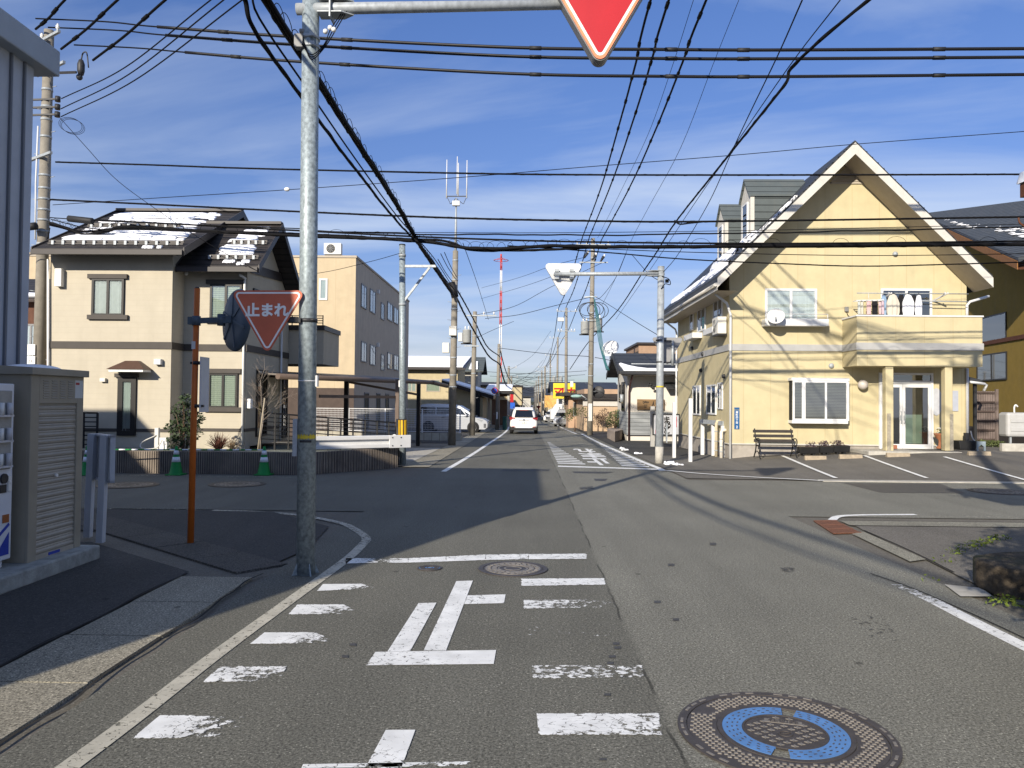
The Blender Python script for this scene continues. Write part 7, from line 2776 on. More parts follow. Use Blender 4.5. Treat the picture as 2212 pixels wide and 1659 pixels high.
part('front_soffit', MB().box(eL.x + .3, eL.x + 11, 39.62, YRs, eL.z - .05, eL.z - .01), M_soffit, ro)
part('snow_rail', MB().beam((eL.x + .7, 40.1, eL.z + .56), (eL.x + 11, 40.1, eL.z + .56), .05, .05), M_galv, ro)
mb = MB()
pts = [V((eL.x + .25, 39.63, 0)), V((eL.x + 11, 39.63, 0)), V((eL.x + 11, 39.86, 0)), V((eL.x + 1.5, 39.86, 0)), V((eL.x + 1.0, 40.05, 0)), V((eL.x + .6, 40.3, 0)), V((eL.x + .22, 40.7, 0)), V((eL.x + .12, 40.6, 0)), V((eL.x + .2, 40.1, 0))]
vs = [V((p.x, p.y, eL.z + .165 + (p.y - 39.6) * s_)) for p in pts]
mb.prism(vs, (0, 0, .07))
solo('roof_snow', mb, M_snow, 'strip of snow along the lower edge of the restaurant roof', 'snow')
bt_, bb_ = P(1355, 890, YRs).z, P(1355, 939, YRs).z
mb = MB()
mb.box(rx0 - .03, rx0 + 9, YRs - .035, YRs - .002, bb_, bt_)
mb.box(rx0 - .03, rx0, YRs, 45.2, bb_, bt_)
wb_ = part('weatherboard', mb, M_rgrey, rs)
part('base_strip', MB().box(rx0 - .04, rx0 + 9, YRs - .045, YRs - .001, bb_ - .06, bb_ - .002), M_dark, rs)
z22 = ZR(2200, 1380, 4.366)
a, b = P(*z22(1345, 1020), YRs), P(*z22(1812, 842), YRs)
M_board = pm('wooden_signboard', (.20, .125, .06), .7, .45, 3.0, stretch=(.5, 1, 5))
sb = part('name_board', MB().box(a.x, b.x, YRs - .12, YRs - .01, a.z, b.z), M_board, rs, bevel=.012)
M_ink = pm('ink_black', (.012, .011, .010), .6, .1)
text_part('lettering', '賓人', ((a.x + b.x) / 2 - .08, YRs - .122, (a.z + b.z) / 2), V((1, 0, -.06)), V((.1, 0, 1)), .40, M_ink, sb, bold=.004)
text_part('lettering', 'まろうど', ((a.x + b.x) / 2 + .52, YRs - .122, (a.z + b.z) / 2 + .06), XR, UP, .15, M_ink, sb, bold=.002)
for (x0, y0, x1, y1) in ((1045, 720, 1070, 890), (1090, 705, 1138, 1045)):
 (u0, v0), (u1, v1) = z22(x0, y0), z22(x1, y1)
 pa, pb = PX(u1, v1, rx0), PX(u0, v0, rx0)
 window(rs, (rx0, pb.y, pa.z), (0, -1, 0), NX, max(.3, pb.y - pa.y), 1.0 if x0 < 1080 else 1.6, frame=M_bframe, panes=1, fw=.06)
c = PX(*z22(1128, 820), rx0)
part('wall_lamp', MB().cyl((rx0 - .14, c.y, c.z - .2), (rx0 - .14, c.y, c.z + .2), .10), M_galv, rs)
p = P(*z22(1215, 470), YRs)
part('downpipe', MB().tube([(p.x, 39.6, eL.z - .02), (p.x, 40.5, eL.z - .5), (p.x - .02, YRs - .09, eL.z - .9), (p.x - .02, YRs - .09, zb_)], .05, 8), pm('brown_pipe', (.055, .025, .025), .4, .1), rs)
c = P(*z22(1575, 600), YRs)
mb = MB()
mb.tube([V((c.x + .42, YRs, c.z - .50)), V((c.x + .32, YRs - .3, c.z - .4)), V((c.x, YRs - .4, c.z))], .014, 5)
mb.cyl(V((c.x + .02, YRs - .4, c.z)), V((c.x - .12, YRs - .35, c.z + .08)), .07, .05)
mb.cyl(V((c.x + .14, YRs - .4, c.z - .12)), V((c.x + .04, YRs - .33, c.z - .18)), .07, .05)
part('spotlight', mb, M_dark, rs)
a, b = P(*z22(1850, 655), YRs - .8), P(*z22(2200, 655), YRs - .8)
part('door_awning', MB().prism([(a.x, YRs - .8, a.z), (b.x, YRs - .8, a.z), (b.x, YRs, a.z + .25), (a.x, YRs, a.z + .25)], (0, 0, .10)), M_roof_d, rs)
# its standing sign on two posts, in front
YS_ = 33.5
a, b = P(*z22(1634, 1438), YS_), P(*z22(2062, 1110), YS_)
st = thing('standing_sign', 'white framed sign with black brush lettering standing before the restaurant', 'sign', V(((a.x + b.x) / 2, YS_, zg(YS_))))
M_panel = pm('sign_panel_silver', (.42, .43, .46), .35, .06, 1.2)
pn = part('panel', MB().box(a.x, b.x, YS_, YS_ + .05, a.z, b.z), M_panel, st)
mb = MB()
for x0, x1, z0, z1 in ((a.x - .02, b.x + .02, a.z - .05, a.z), (a.x - .02, b.x + .02, b.z, b.z + .05), (a.x - .05, a.x - .002, a.z - .05, b.z + .05), (b.x + .002, b.x + .05, a.z - .05, b.z + .05)):
 mb.box(x0, x1, YS_ - .015, YS_ + .06, z0, z1)
part('frame', mb, M_dark, pn)
for k, (ch_, (x, y), s_z) in enumerate((('ま', (1860, 1195), .34), ('ろ', (1893, 1280), .22), ('う', (1850, 1310), .22), ('ど', (1865, 1370), .34))):
 c = P(*z22(x, y), YS_)
 text_part('brush_letter', ch_, (c.x, YS_ - .003, c.z), V((1, 0, .12)), V((-.12, 0, 1)), s_z, M_ink, pn, bold=.012)
a2, b2 = P(*z22(2005, 1320), YS_), P(*z22(2028, 1140), YS_)
part('red_strip', MB().box(a2.x, b2.x, YS_ - .006, YS_ - .001, a2.z, b2.z), pm('red_print', (.42, .03, .05), .5, .05), pn)
a3 = P(*z22(1672, 1395), YS_)
part('red_seal', MB().box(a3.x - .03, a3.x + .05, YS_ - .006, YS_ - .001, a3.z - .10, a3.z + .08), D.materials['red_print'], pn)
for x in (a.x + .1, b.x - .1):
 part('leg', MB().box(x - .03, x + .03, YS_ + .06, YS_ + .12, zg(YS_), a.z + .1), M_dark, st)
b = G(*z22(1610, 1655))
mb = MB().obb(b, XR, NY, -.09, .09, -.09, .09, 0, P(1409, 872, b.y).z)
solo('grey_post', mb, pm('grey_post_paint', (.36, .35, .33), .6, .08), 'square grey post standing left of the far sign pole', 'post', bevel=.008)
# stone planter with a clipped conifer
M_pstone = pm('rough_granite', (.33, .27, .22), .95, .25, 9, .7, 30)
c0, c1, c2 = G(*z22(832, 1510)), G(*z22(965, 1578)), G(*z22(1180, 1505))
ht = P(*z22(965, 1390), c1.y).z - c1.z
c3 = c0 + (c2 - c1)
t = thing('stone_planter', 'rough stone planter at the street corner of the restaurant', 'planter', c1)
mb = MB()
mb.prism([c0, c1, c2, c3], (0, 0, ht))
part('box', mb, M_pstone, t, bevel=.03)
cen = (c0 + c2) / 2
b0 = V((cen.x - .1, cen.y, cen.z + ht))
t = thing('conifer_bush', 'bushy green conifer growing in the stone planter', 'bush', b0)
rng = random.Random(77)
mb = MB()
for k in range(7):
 mb.tube([b0 + V((rng.uniform(-.05, .05), 0, -.05)), b0 + V((rng.uniform(-.35, .35), rng.uniform(-.2, .2), rng.uniform(.6, 1.1)))], [.03, .01], 5)
part('stem', mb, M_twig, t)
H_ = P(1325, 889, b0.y).z - b0.z
mb = MB()
for (x, z, r, n) in ((-.30, .28, .34, 240), (.22, .30, .36, 260), (-.05, .55, .42, 300), (.25, .70, .30, 180), (-.15, .85, .28, 160), (.12, .98, .22, 110), (-.4, .55, .22, 80), (.42, .5, .22, 80)):
 leaf_cloud(mb, b0 + V((x, 0, z * H_)), r, r * .8, r * .75 * H_, n, .05, rng, shell=.15)
part('foliage', mb, pm('conifer_green', (.045, .075, .02), .7, .5, 6), t)
# second dish and buildings right behind the restaurant
dish(P(1319, 754, 46.5), .55, (-.45, -.8, .5), 'white satellite dish on a mast above the restaurant roof', P(1317, 775, 46.8))
t = thing('tan_house', 'tan upper storey showing above the restaurant roof', 'house', P(1420, 860, 55))
a, b = P(1379, 860, 55), P(1470, 745, 55)
part('wall', MB().box(a.x, b.x + 3, 55, 62, zg(55), b.z), pm('tan_siding', (.34, .225, .15), .85, .1, 5), t)
part('roof', MB().box(a.x - .15, b.x + 3, 54.8, 62.2, b.z + .003, b.z + .15), M_brown, t)
part('side_awning', MB().prism([P(1364, 772, 55), P(1364, 766, 55), P(1379, 758, 55), P(1379, 770, 55)], (0, 3, 0)), M_brown, t)
# near right: corner house eave, mossy block, tree out of frame
def corner_house():
 e = V((5.15, 8.13, 0))
 z = 4.05
 t = thing('corner_house', 'corner of a snow-capped dark brown roof poking in at the right edge', 'house', (9, 7, 0))
 part('roof', MB().prism([(5.15, 6.15, z), (5.15, 8.13, z), (12, 8.13, z + .1), (12, 6.15, z + .1)], (0, 0, .14)), M_timber, t)
 part('eave', MB().box(5.26, 12, 6.3, 8.02, z - .2, z), M_timber, t)
 part('wall', MB().box(6.3, 12, 6.3, 7.6, 0, z - .2), M_brown, t)
 part('gutter_hook', MB().tube(smooth_path([V((5.27, 8.0, z - .28)), V((5.16, 8.0, z - .34)), V((5.07, 8.0, z - .30)), V((5.05, 8.0, z - .24))], 5), .010, 6), M_timber, t)
 part('bracket', MB().box(5.29, 5.36, 7.9, 8.0, z - .45, z - .2), M_timber, t)
 mb = MB()
 vs = []
 n, m = 16, 10
 rng_ = random.Random(3)
 for j in range(m + 1):
  for i in range(n + 1):
   x, y = 5.13 + (3 * (i - 1) / (n - 1) + .02 if i else 0), 6.12 + (0 if j == 0 else 2.04 if j == m else .03 + 1.98 * (j - 1) / (m - 2))
   ed = min(i, j, m - j, 3) / 3
   vs.append((x, y, z + .141 + (x - 5.15) * .0146 + ((.085 + .05 * math.sqrt(ed)) if ed > 0 else .002) + rng_.uniform(0, .012)))
 mb.add(vs, [(j * (n + 1) + i, j * (n + 1) + i + 1, (j + 1) * (n + 1) + i + 1, (j + 1) * (n + 1) + i) for j in range(m) for i in range(n)], 0, True)
 solo('roof_snow', mb, M_snow, 'cap of snow on the brown roof corner at the right edge', 'snow')
corner_house()
c = G(2148, 1288)
ht = P(2148, 1222, c.y).z
mb = MB()
pts = []
for (x, y) in ((0, 0), (.06, -.10), (.22, -.22), (.5, -.34), (1.4, -.55), (2.4, -.6), (2.4, 1.1), (.5, .75), (.10, .55), (.0, .3)):
 pts.append(V((c.x + x, c.y + y, 0)))
mb.prism(pts, (0, 0, ht))
solo('mossy_block', mb, M_conc_dark, 'mossy rust-stained concrete block at the right edge of the pavement', 'concrete block', bevel=.035)
mb = MB()
rng = random.Random(9)
for u, v, n in ((2060, 1195, 30), (2090, 1186, 45), (2110, 1178, 60), (2135, 1172, 60), (2160, 1165, 50), (2035, 1212, 14), (2175, 1300, 40), (2160, 1306, 40), (2200, 1310, 40), (2020, 1255, 10)):
 q = G(u, v, .015)
 leaf_cloud(mb, q + UP * .03, .16, .10, .04, n, .022, rng, shell=.0)
solo('moss_tufts', mb, pm('bright_moss', (.11, .15, .02), .8, .4, 15), 'bright green moss and weeds along the pavement crack at right', 'moss', kind='stuff')
mb = MB()
q = [G(2040, 1262, .017), G(2120, 1270, .017), G(2145, 1288, .017), G(2075, 1288, .017)]
mb.add(q, [(0, 3, 2, 1)])
solo('concrete_patch', mb, M_conc, 'pale bare concrete patch beside the mossy block', 'patch')
# bush tree standing outside the frame on the right; its ragged shadow falls on the pavement
def shade_tree(b0, h, r, label, seed):
 rng_ = random.Random(seed)
 t = thing('garden_tree', label, 'tree', b0)
 part('trunk', MB().tube([b0, b0 + V((.05, .05, h * .6)), b0 + V((0, 0, h))], [.09, .07, .03], 8), M_bark, t)
 mb = MB()
 for k in range(16):
  c_ = b0 + V((rng_.uniform(-1, 1) * r, rng_.uniform(-1, 1) * r, h + rng_.uniform(-.55, .5)))
  leaf_cloud(mb, c_, .38, .38, .3, 130, .06, rng_, shell=.0)
 part('crown', mb, M_leaf, t)
shade_tree(V((3.9, 4.1, 0)), 2.55, .62, 'small leafy garden tree on the right corner lot', 41)
shade_tree(V((4.9, 5.6, 0)), 2.3, .6, 'smaller leafy garden tree beside the corner house', 43)
shade_tree(V((3.35, 3.2, 0)), 1.95, .55, 'low leafy garden shrub tree on the corner lot beside the photographer', 47)
shade_tree(V((4.6, 4.75, 0)), 1.95, .55, 'leafy garden tree on the corner lot nearest the pavement crack', 53)
shade_tree(V((3.6, 4.0, 0)), 2.1, .5, 'middle one of the leafy garden trees on the right corner lot', 59)
# utility poles
def insulator(mb, p, h=.20, r=.055, m=0, up=UP):
 mb.lathe(p, [(r * .4, 0), (r * .5, h * .25), (r, h * .35), (r, h * .45), (r * .6, h * .5), (r, h * .6), (r * .95, h * .72), (r * .5, h * .8), (r * .45, h), (.001, h)], 10, m, axis=up)
def utility_pole(base, top, r0, r1, label, arms=(), bands=(), transformers=(), boxes=(), n_step=0, group=None, plate=None, name='utility_pole'):
 t = thing(name, label, 'utility pole', base, group)
 part('shaft', MB().tube([base, base.lerp(top, .5), top], [r0, (r0 + r1) / 2, r1], 18), M_pole, t)
 ax = lambda f: base.lerp(top, f)
 rad = lambda f: r0 + (r1 - r0) * f
 for f, l, r, dr, ins in arms:
  d = V(dr).normalized()
  c = ax(f)
  n = V((d.y, -d.x, 0))
  mb = MB()
  mb.beam(c - d * l + n * (rad(f) + .03), c + d * r + n * (rad(f) + .03), .075, .075)
  a = part('crossarm', mb, M_galv, t)
  for x in ins:
   mb = MB()
   insulator(mb, c + d * x + n * (rad(f) + .03) + UP * .04)
   part('insulator', mb, M_ins, a)
 for f in bands:
  c = ax(f)
  part('band', MB().cyl(c - UP * .03, c + UP * .03, rad(f) + .012, n=18), M_galv, t)
 for f, dx, dy in transformers:
  c = ax(f) + V((dx, dy, 0))
  o = part('transformer', MB().lathe(c, [(.001, -.40), (.24, -.40), (.26, -.36), (.26, .34), (.27, .36), (.22, .40), (.001, .42)], 18), pm('transformer_grey', (.33, .34, .33), .5, .08) if 'transformer_grey' not in D.materials else D.materials['transformer_grey'], t)
  for q in (-.1, .1):
   mb = MB()
   insulator(mb, c + V((q, 0, .40)), .22, .05)
   part('bushing', mb, M_ins, o)
  part('support_arm', MB().beam(V((ax(f).x, ax(f).y, c.z - .45)), V((c.x + (dx > 0) * .35 - (dx < 0) * .35, c.y, c.z - .45)), .08, .08), M_dark, o)
 for f, dx, dy, w, h, d in boxes:
  c = ax(f) + V((dx, dy, 0))
  part('equipment_box', MB().box(c.x - w / 2, c.x + w / 2, c.y - d / 2, c.y + d / 2, c.z - h / 2, c.z + h / 2), M_ac, t, bevel=.015)
 for k in range(n_step):
  f = .18 + .74 * k / n_step
  c = ax(f)
  s = 1 if k % 2 else -1
  part('step_bolt', MB().cyl(c + V((s * rad(f), 0, 0)), c + V((s * (rad(f) + .16), -.04, .02)), .010, n=6), M_galv, t)
 return t
# near-left pole, behind the warehouse eave
bY = 22.2
b_ = P(83, 820, bY)
b_.z = YARD
tp = P(106, 66, bY)
b_ = V((b_.x, bY, 0))
arm_d = V((.83, -.55, 0))
lp = utility_pole(b_, tp, .185, .135, 'tall concrete utility pole rising behind the warehouse roof at the left edge',
    arms=[(.972, .75, 1.0, arm_d, (-.65, -.05, .9)), (.70, .75, .75, arm_d, ()), (.895, .3, 1.35, arm_d, ())],
    bands=(.50, .53, .556, .58, .605, .63, .66, .75, .79, .82, .86), n_step=14)
ax = lambda v: b_.lerp(tp, (P(90, v, bY).z) / tp.z)
for k, v in enumerate((219, 236, 252)):
 c = ax(v)
 mb = MB()
 mb.beam(c + V((-.35, -.12, 0)), c + V((.42, -.16, .01)), .045, .05)
 mb.cyl(c + V((.42, -.16, -.07)), c + V((.42, -.16, .08)), .075, n=10)
 part('cable_bracket', mb, M_dark, lp)
c = ax(158)
mb = MB()
mb.beam(c, c + V((1.0, -.25, -.08)), .05, .06)
part('switch_arm', mb, M_bframe, lp)
c2 = P(175, 146, bY - .4)
mb = MB()
mb.lathe(c2, [(.001, -.22), (.07, -.22), (.10, -.1), (.10, .1), (.06, .22), (.001, .25)], 12)
mb.ball(c2 + V((-.04, 0, -.28)), .09, 8)
mb.tube(smooth_path([c2 + V((0, 0, .22)), c2 + V((.05, 0, .42)), c2 + V((.16, 0, .42)), c2 + V((.22, 0, .0))], 5), .02, 6)
part('cutout_switch', mb, M_dark, lp)
mb = MB()
mb.tube([ax(275) + V((-.18, -.1, 0)), ax(400) + V((-.20, -.1, 0)), ax(430) + V((-.19, -.1, 0)), ax(520) + V((-.12, -.17, 0))], .022, 6)
part('riser_conduit', mb, M_white, lp)
for v0, v1 in ((770, 787), (745, 768)):
 c = P(77 + (787 - v1) * .0, (v0 + v1) / 2, bY)
 part('number_plate', MB().box(c.x - .13, c.x + .12, bY - .215, bY - .205, P(80, v1, bY).z, P(80, v0, bY).z), M_swhite, lp)
c = P(75, 780, bY)
text_part('plate_digits', '23', (c.x, bY - .217, c.z - .01), XR, UP, .12, M_trim, lp)
# street lamp on the near-left pole
c = P(118, 529, bY - .45)
sl_ = thing('street_lamp', 'pale green street lamp bowl on the near-left utility pole', 'street lamp', c)
part('lamp_arm', MB().tube([ax(540) + V((.1, -.1, -.1)), c + V((-.25, .15, .06)), c], .03, 8), M_galv, sl_)
mb = MB()
mb.ball(c + V((.05, 0, .04)), 1, 12, sq=(.36, .18, .12))
part('lamp_head', mb, pm('lamp_green', (.28, .42, .38), .4, .06), sl_)
mb = MB()
mb.ball(c + V((.07, 0, -.05)), 1, 12, sq=(.27, .15, .12))
part('lamp_glass', mb, pm('lamp_bowl', (.50, .52, .48), .15, .05), sl_)
# hanging splice closures
c = P(175, 475, 21.5)
a_, e_ = P(147, 472, 21.6), P(201, 478, 21.4)
solo('splice_closure', MB().tube([a_, a_.lerp(e_, .04), a_.lerp(e_, .96), e_], [.06, .095, .095, .06], 10), M_trim, 'black cable splice case hung on the bundle above the cream house roof', 'cable splice')
a_, e_ = P(61, 490, 21.8), P(79, 488, 21.8)
solo('splice_closure', MB().tube([a_, a_.lerp(e_, .04), a_.lerp(e_, .96), e_], [.06, .11, .11, .06], 10), M_trim, 'black cable splice case left of the near-left utility pole', 'cable splice')
mb = MB()
for k in range(3):
 q = P(152 + 3 * k, 270 + 2 * k, bY - .2)
 pts = [q + V((.34 * math.cos(a), .1 * math.sin(a), .24 * math.sin(a) - .10 * math.cos(a))) for a in [i * math.pi / 14 for i in range(29)]]
 mb.tube(pts, .006, 4)
solo('cable_coil', mb, M_black, 'loose coil of thin cable hanging from the near-left pole', 'cable coil')
# right-hand row of street poles and left-hand row, near to far
RP = [G(1274, 940), G(1222.5, 918.5), G(1203, 907), G(1188, 902)]
def street_pole(b, u, v, r0, r1, label, **k):
 tp_ = P(u, v, b.y)
 return utility_pole(b, tp_, r0, r1, label, **k), tp_
rp1, rp1t = street_pole(RP[0], 1281, 515, .19, .125, 'nearest concrete utility pole on the right with two transformers and crossarms',
      arms=[(.965, 1.1, 1.1, XR, (-1.0, -.42, .95)), (.875, .85, .95, XR, ()), (.70, .45, .35, V((.9, -.3, 0)), ())], bands=(.30, .36, .58, .62, .66, .9, .94), transformers=((.545, -.42, 0), (.56, .42, 0)), n_step=18)
for u, v in ((1262, 552), (1279, 557), (1306, 560)):
 c = P(u + (7 if u < 1290 else -2), v - 6, RP[0].y - .1)
 mb = MB()
 mb.tube([c, c + V((-.20, 0, -.34))], [.10, .05], 8)
 part('cutout_switch', mb, M_dark, rp1)
 mb = MB()
 insulator(mb, c + V((.05, 0, -.02)), .18, .07)
 part('insulator', mb, M_ins, rp1)
M_teal = pm('teal_cable', (.03, .13, .15), .5, .1)
mb = MB()
for k in range(4):
 pts = [P(1283 + 2 * k, 640 + 8 * k, 42.8), P(1288 + 2 * k, 690, 42.6), P(1294 + 4 * k, 740 + 10 * k, 42.4), P(1310 + 2 * k, 800, 42.3)]
 mb.tube(smooth_path(pts, 8), .022, 5)
solo('drop_cable', mb, M_teal, 'bundle of teal drop cables sweeping from the nearest right pole to the restaurant roof', 'cable')
mb = MB()
for k in range(5):
 q = P(1268 + 6 * k, 668 + 3 * (k % 3), 42.8)
 r_ = .45 + .12 * (k % 3)
 pts = [q + V((r_ * math.cos(a), 0, r_ * .8 * math.sin(a))) for a in [i * math.pi / 12 for i in range(25)]]
 mb.tube(pts, .02, 4)
part('slack_coil', mb, M_trim, rp1)
c = P(1263, 856, RP[0].y)
t = thing('street_lamp', 'small street lamp on an arm of the nearest right utility pole', 'street lamp', P(1243, 857, RP[0].y))
part('lamp_arm', MB().tube([P(1268, 862, 43), P(1255, 853, 43)], .03, 6), M_galv, t)
part('lamp_head', MB().ball(P(1245, 856, 43), 1, 10, sq=(.32, .15, .10)), D.materials['lamp_green'], t)
c = P(1293, 847, RP[0].y + .2)
mb = MB()
mb.lathe(c, [(.001, .03), (.38, .02), (.40, 0), (.38, -.03), (.001, -.05)], 24, axis=(-.3, -.95, 0))
t = thing('traffic_mirror', 'round dark back of a traffic mirror behind the nearest right pole', 'traffic mirror', c)
part('disc', mb, M_dark, t)
part('bracket', MB().beam(c, V((RP[0].x + .15, RP[0].y, c.z)), .05, .05), M_dark, t)
for z in (1.25,):
 part('guard_stripe', MB().box(RP[0].x - .12, RP[0].x + .12, RP[0].y - .205, RP[0].y - .19, RP[0].z + .9, RP[0].z + 2.0), M_ac, rp1)
rp2, rp2t = street_pole(RP[1], 1223.5, 665, .18, .12, 'second concrete utility pole on the right with a wide crossarm',
      arms=[(.97, 1.0, 1.1, XR, (-.9, .9)), (.80, .9, .9, XR, (-.8, -.5, .5, .8))], bands=(.5, .75, .82), boxes=((.35, .55, 0, .3, .55, .3), (.9, -.55, 0, .6, .35, .3)), n_step=8)
rp3, rp3t = street_pole(RP[2], 1205, 728, .18, .12, 'third utility pole on the right with a transformer bank',
      arms=[(.985, 1.2, 1.1, XR, (-1.1, -.6, .9))], bands=(.6, .5), transformers=((.48, -.5, 0), (.48, .5, 0)))
rp4, rp4t = street_pole(RP[3], 1189, 765, .17, .11, 'fourth slim utility pole on the right', arms=[(.98, .9, .5, XR, (-.8, .4))], bands=(.8,))
far = [(1177, 896, 790, 118), (1170, 894, 800, 135), (1163, 891, 812, 160), (1158, 889, 822, 190), (1154, 888, 832, 230)]
proto = None
for k, (u, v, vt, Y) in enumerate(far):
 b = P(u, v, Y)
 b.z = zg(Y)
 tp_ = P(u + .5, vt, Y)
 if proto is None:
  proto, _ = street_pole(b, u + .5, vt, .19, .13, 'one of the far small utility poles lining the right side of the street', arms=[(.97, 1.2, 1.2, XR, (-1, 0, 1)), (.80, .9, .9, XR, ())], transformers=((.62, .5, 0),), group='far utility poles on the right')
  pz = tp_.z - b.z
 else:
  c = copy_tree(proto)
  c.location = b
  c.scale = (1, 1, (tp_.z - b.z) / pz)
# left row
lsteel = thing('steel_cable_pole', 'galvanised steel cable pole with a yellow and black striped guard beside the carport', 'utility pole', G(870, 1005))
b = G(870, 1005)
tp_ = P(869, 530, b.y)
part('shaft', MB().cyl(b, tp_, .098, .088, 20), M_galv_mottled, lsteel)
axs = lambda v: b.lerp(tp_, (P(870, v, b.y).z - b.z) / (tp_.z - b.z))
part('pole_cap', MB().cyl(tp_, tp_ + UP * .03, .095, .09, 18), M_dark, lsteel)
ra, rb = axs(575), P(942, 575, b.y - .1)
part('bracket_arm', MB().beam(ra, rb, .06, .07), M_galv, lsteel)
part('bracket_brace', MB().beam(axs(655), P(928, 578, b.y - .1), .05, .06), M_galv, lsteel)
for v in (658, 552):
 c = axs(v)
 part('band', MB().cyl(c - UP * .035, c + UP * .035, .105, n=18), M_galv, lsteel)
g0, g1 = axs(953), axs(905)
M_hy = pm('hazard_yellow', (.62, .36, .01), .5, .06)
part('hazard_guard', MB().cyl(g0, g1, .118, n=20), M_trim, lsteel)
for k in range(4):
 a = math.radians(-140 + 46 * k)
 e = V((math.cos(a), math.sin(a), 0))
 n_ = V((-e.y, e.x, 0))
 part('hazard_stripe', MB().prism([g0 + e * .116 - n_ * .03 + UP * .03, g0 + e * .116 + n_ * .03 + UP * .03, g1 + e * .116 + n_ * .03 - UP * .03, g1 + e * .116 - n_ * .03 - UP * .03], e * .006), M_hy, lsteel)
part('side_conduit', MB().cyl(V((b.x - .16, b.y, 0)), V((b.x - .16, b.y, axs(905).z)), .05, n=10), M_dark, lsteel)
part('junction_box', MB().box(b.x - .14, b.x - .08, b.y - .05, b.y + .05, axs(836).z, axs(822).z), M_swhite, lsteel)
LP1 = P(976, 955, 34.0)
LP1.z = zg(34)
lp1, lp1t = street_pole(LP1, 984, 542, .17, .12, 'concrete utility pole behind the silver minivan carrying a tall radio mast', bands=(.3, .36, .45, .55, .7, .85, .95),
      boxes=((.585, -.02, -.25, .32, .42, .2), (.50, -.34, 0, .3, .45, .25), (.555, .30, -.1, .18, .38, .18)), n_step=16)
mb = MB()
mt = P(985.5, 428, 34.0)
mb.tube([lp1t - UP * .3, lp1t.lerp(mt, .5), mt], [.065, .05, .03], 8)
part('radio_mast', mb, M_galv, lp1)
mb = MB()
mb.beam(P(965, 424, 34), P(1009, 424, 34), .03, .04)
for u in (965, 1009):
 mb.tube(smooth_path([P(u, 424, 34), P(u + (6 if u < 980 else -6), 436, 34), P(u + (9 if u < 980 else -9), 440, 34), P(985, 428, 34)], 5), .015, 4)
part('antenna_yoke', mb, M_dark, lp1)
for u, v0, v1 in ((965.5, 345, 428), (988, 338, 420), (990.5, 352, 424), (1009, 346, 428)):
 part('whip_antenna', MB().tube([P(u - 1, v1, 34), P(u, v0, 34)], [.030, .018], 6), M_white, lp1)
c = P(985, 439, 33.9)
part('mast_box', MB().box(c.x - .16, c.x + .16, 33.85, 34.05, c.z - .10, c.z + .10), M_white, lp1)
c = P(980, 626, 33.5)
part('splice_case', MB().tube([P(975, 610, 33.6), P(983, 642, 33.6)], .16, 10), M_trim, lp1)
LP2 = P(1020, 925, 46)
LP2.z = zg(46)
lp2, _ = street_pole(LP2, 1026, 673, .17, .12, 'left utility pole with a switch rack and three hanging cutouts', arms=[(.965, .5, 1.3, XR, (.55, 1.15)), (.72, .6, .3, XR, ())], bands=(.5, .8), transformers=((.80, -.45, 0),), n_step=6)
LP3 = G(1073.5, 928)
lp3, _ = street_pole(LP3, 1078, 743, .15, .11, 'left utility pole with a round no-parking sign', bands=(.88, .95, .4), n_step=4)
c = P(1068.5, 844, LP3.y - .25)
ns = thing('no_parking_sign', 'round blue and red no-parking sign on the left street pole', 'road sign', c)
part('red_ring', MB().cyl(c, c + V((0, .03, 0)), .25, n=32), M_red, ns)
part('blue_disc', MB().cyl(c + V((0, -.004, 0)), c + V((0, .02, 0)), .195, n=32), pm('sign_blue', (.02, .10, .48), .4, .05), ns)
part('red_bar', MB().beam(c + V((-.15, -.008, .15)), c + V((.15, -.008, -.15)), .012, .055), M_red, ns)
part('clamp', MB().beam(c + V((.05, .03, 0)), V((LP3.x, LP3.y, c.z)), .04, .04), M_galv, ns)
part('white_plate', MB().box(LP3.x - .05, LP3.x + .05, LP3.y - .17, LP3.y - .155, P(1074, 905, LP3.y).z, P(1074, 890, LP3.y).z), M_swhite, lp3)
proto = None
for k, (u, v, vt, Y) in enumerate(((1098, 897, 791, 84), (1104, 893, 812, 104), (1111, 891, 836, 128), (1116.5, 889, 846, 155), (1121, 887.5, 852, 185), (1125, 886, 856, 230))):
 b = P(u, v, Y)
 b.z = zg(Y)
 tp_ = P(u + 1, vt, Y)
 if proto is None:
  proto, _ = street_pole(b, u + 1, vt, .17, .12, 'one of the far small utility poles lining the left side of the street', arms=[(.97, .9, .9, XR, (-.8, .8))], bands=(.8,), group='far utility poles on the left')
  pz = tp_.z - b.z
 else:
  c = copy_tree(proto)
  c.location = b
  c.scale = (1, 1, (tp_.z - b.z) / pz)
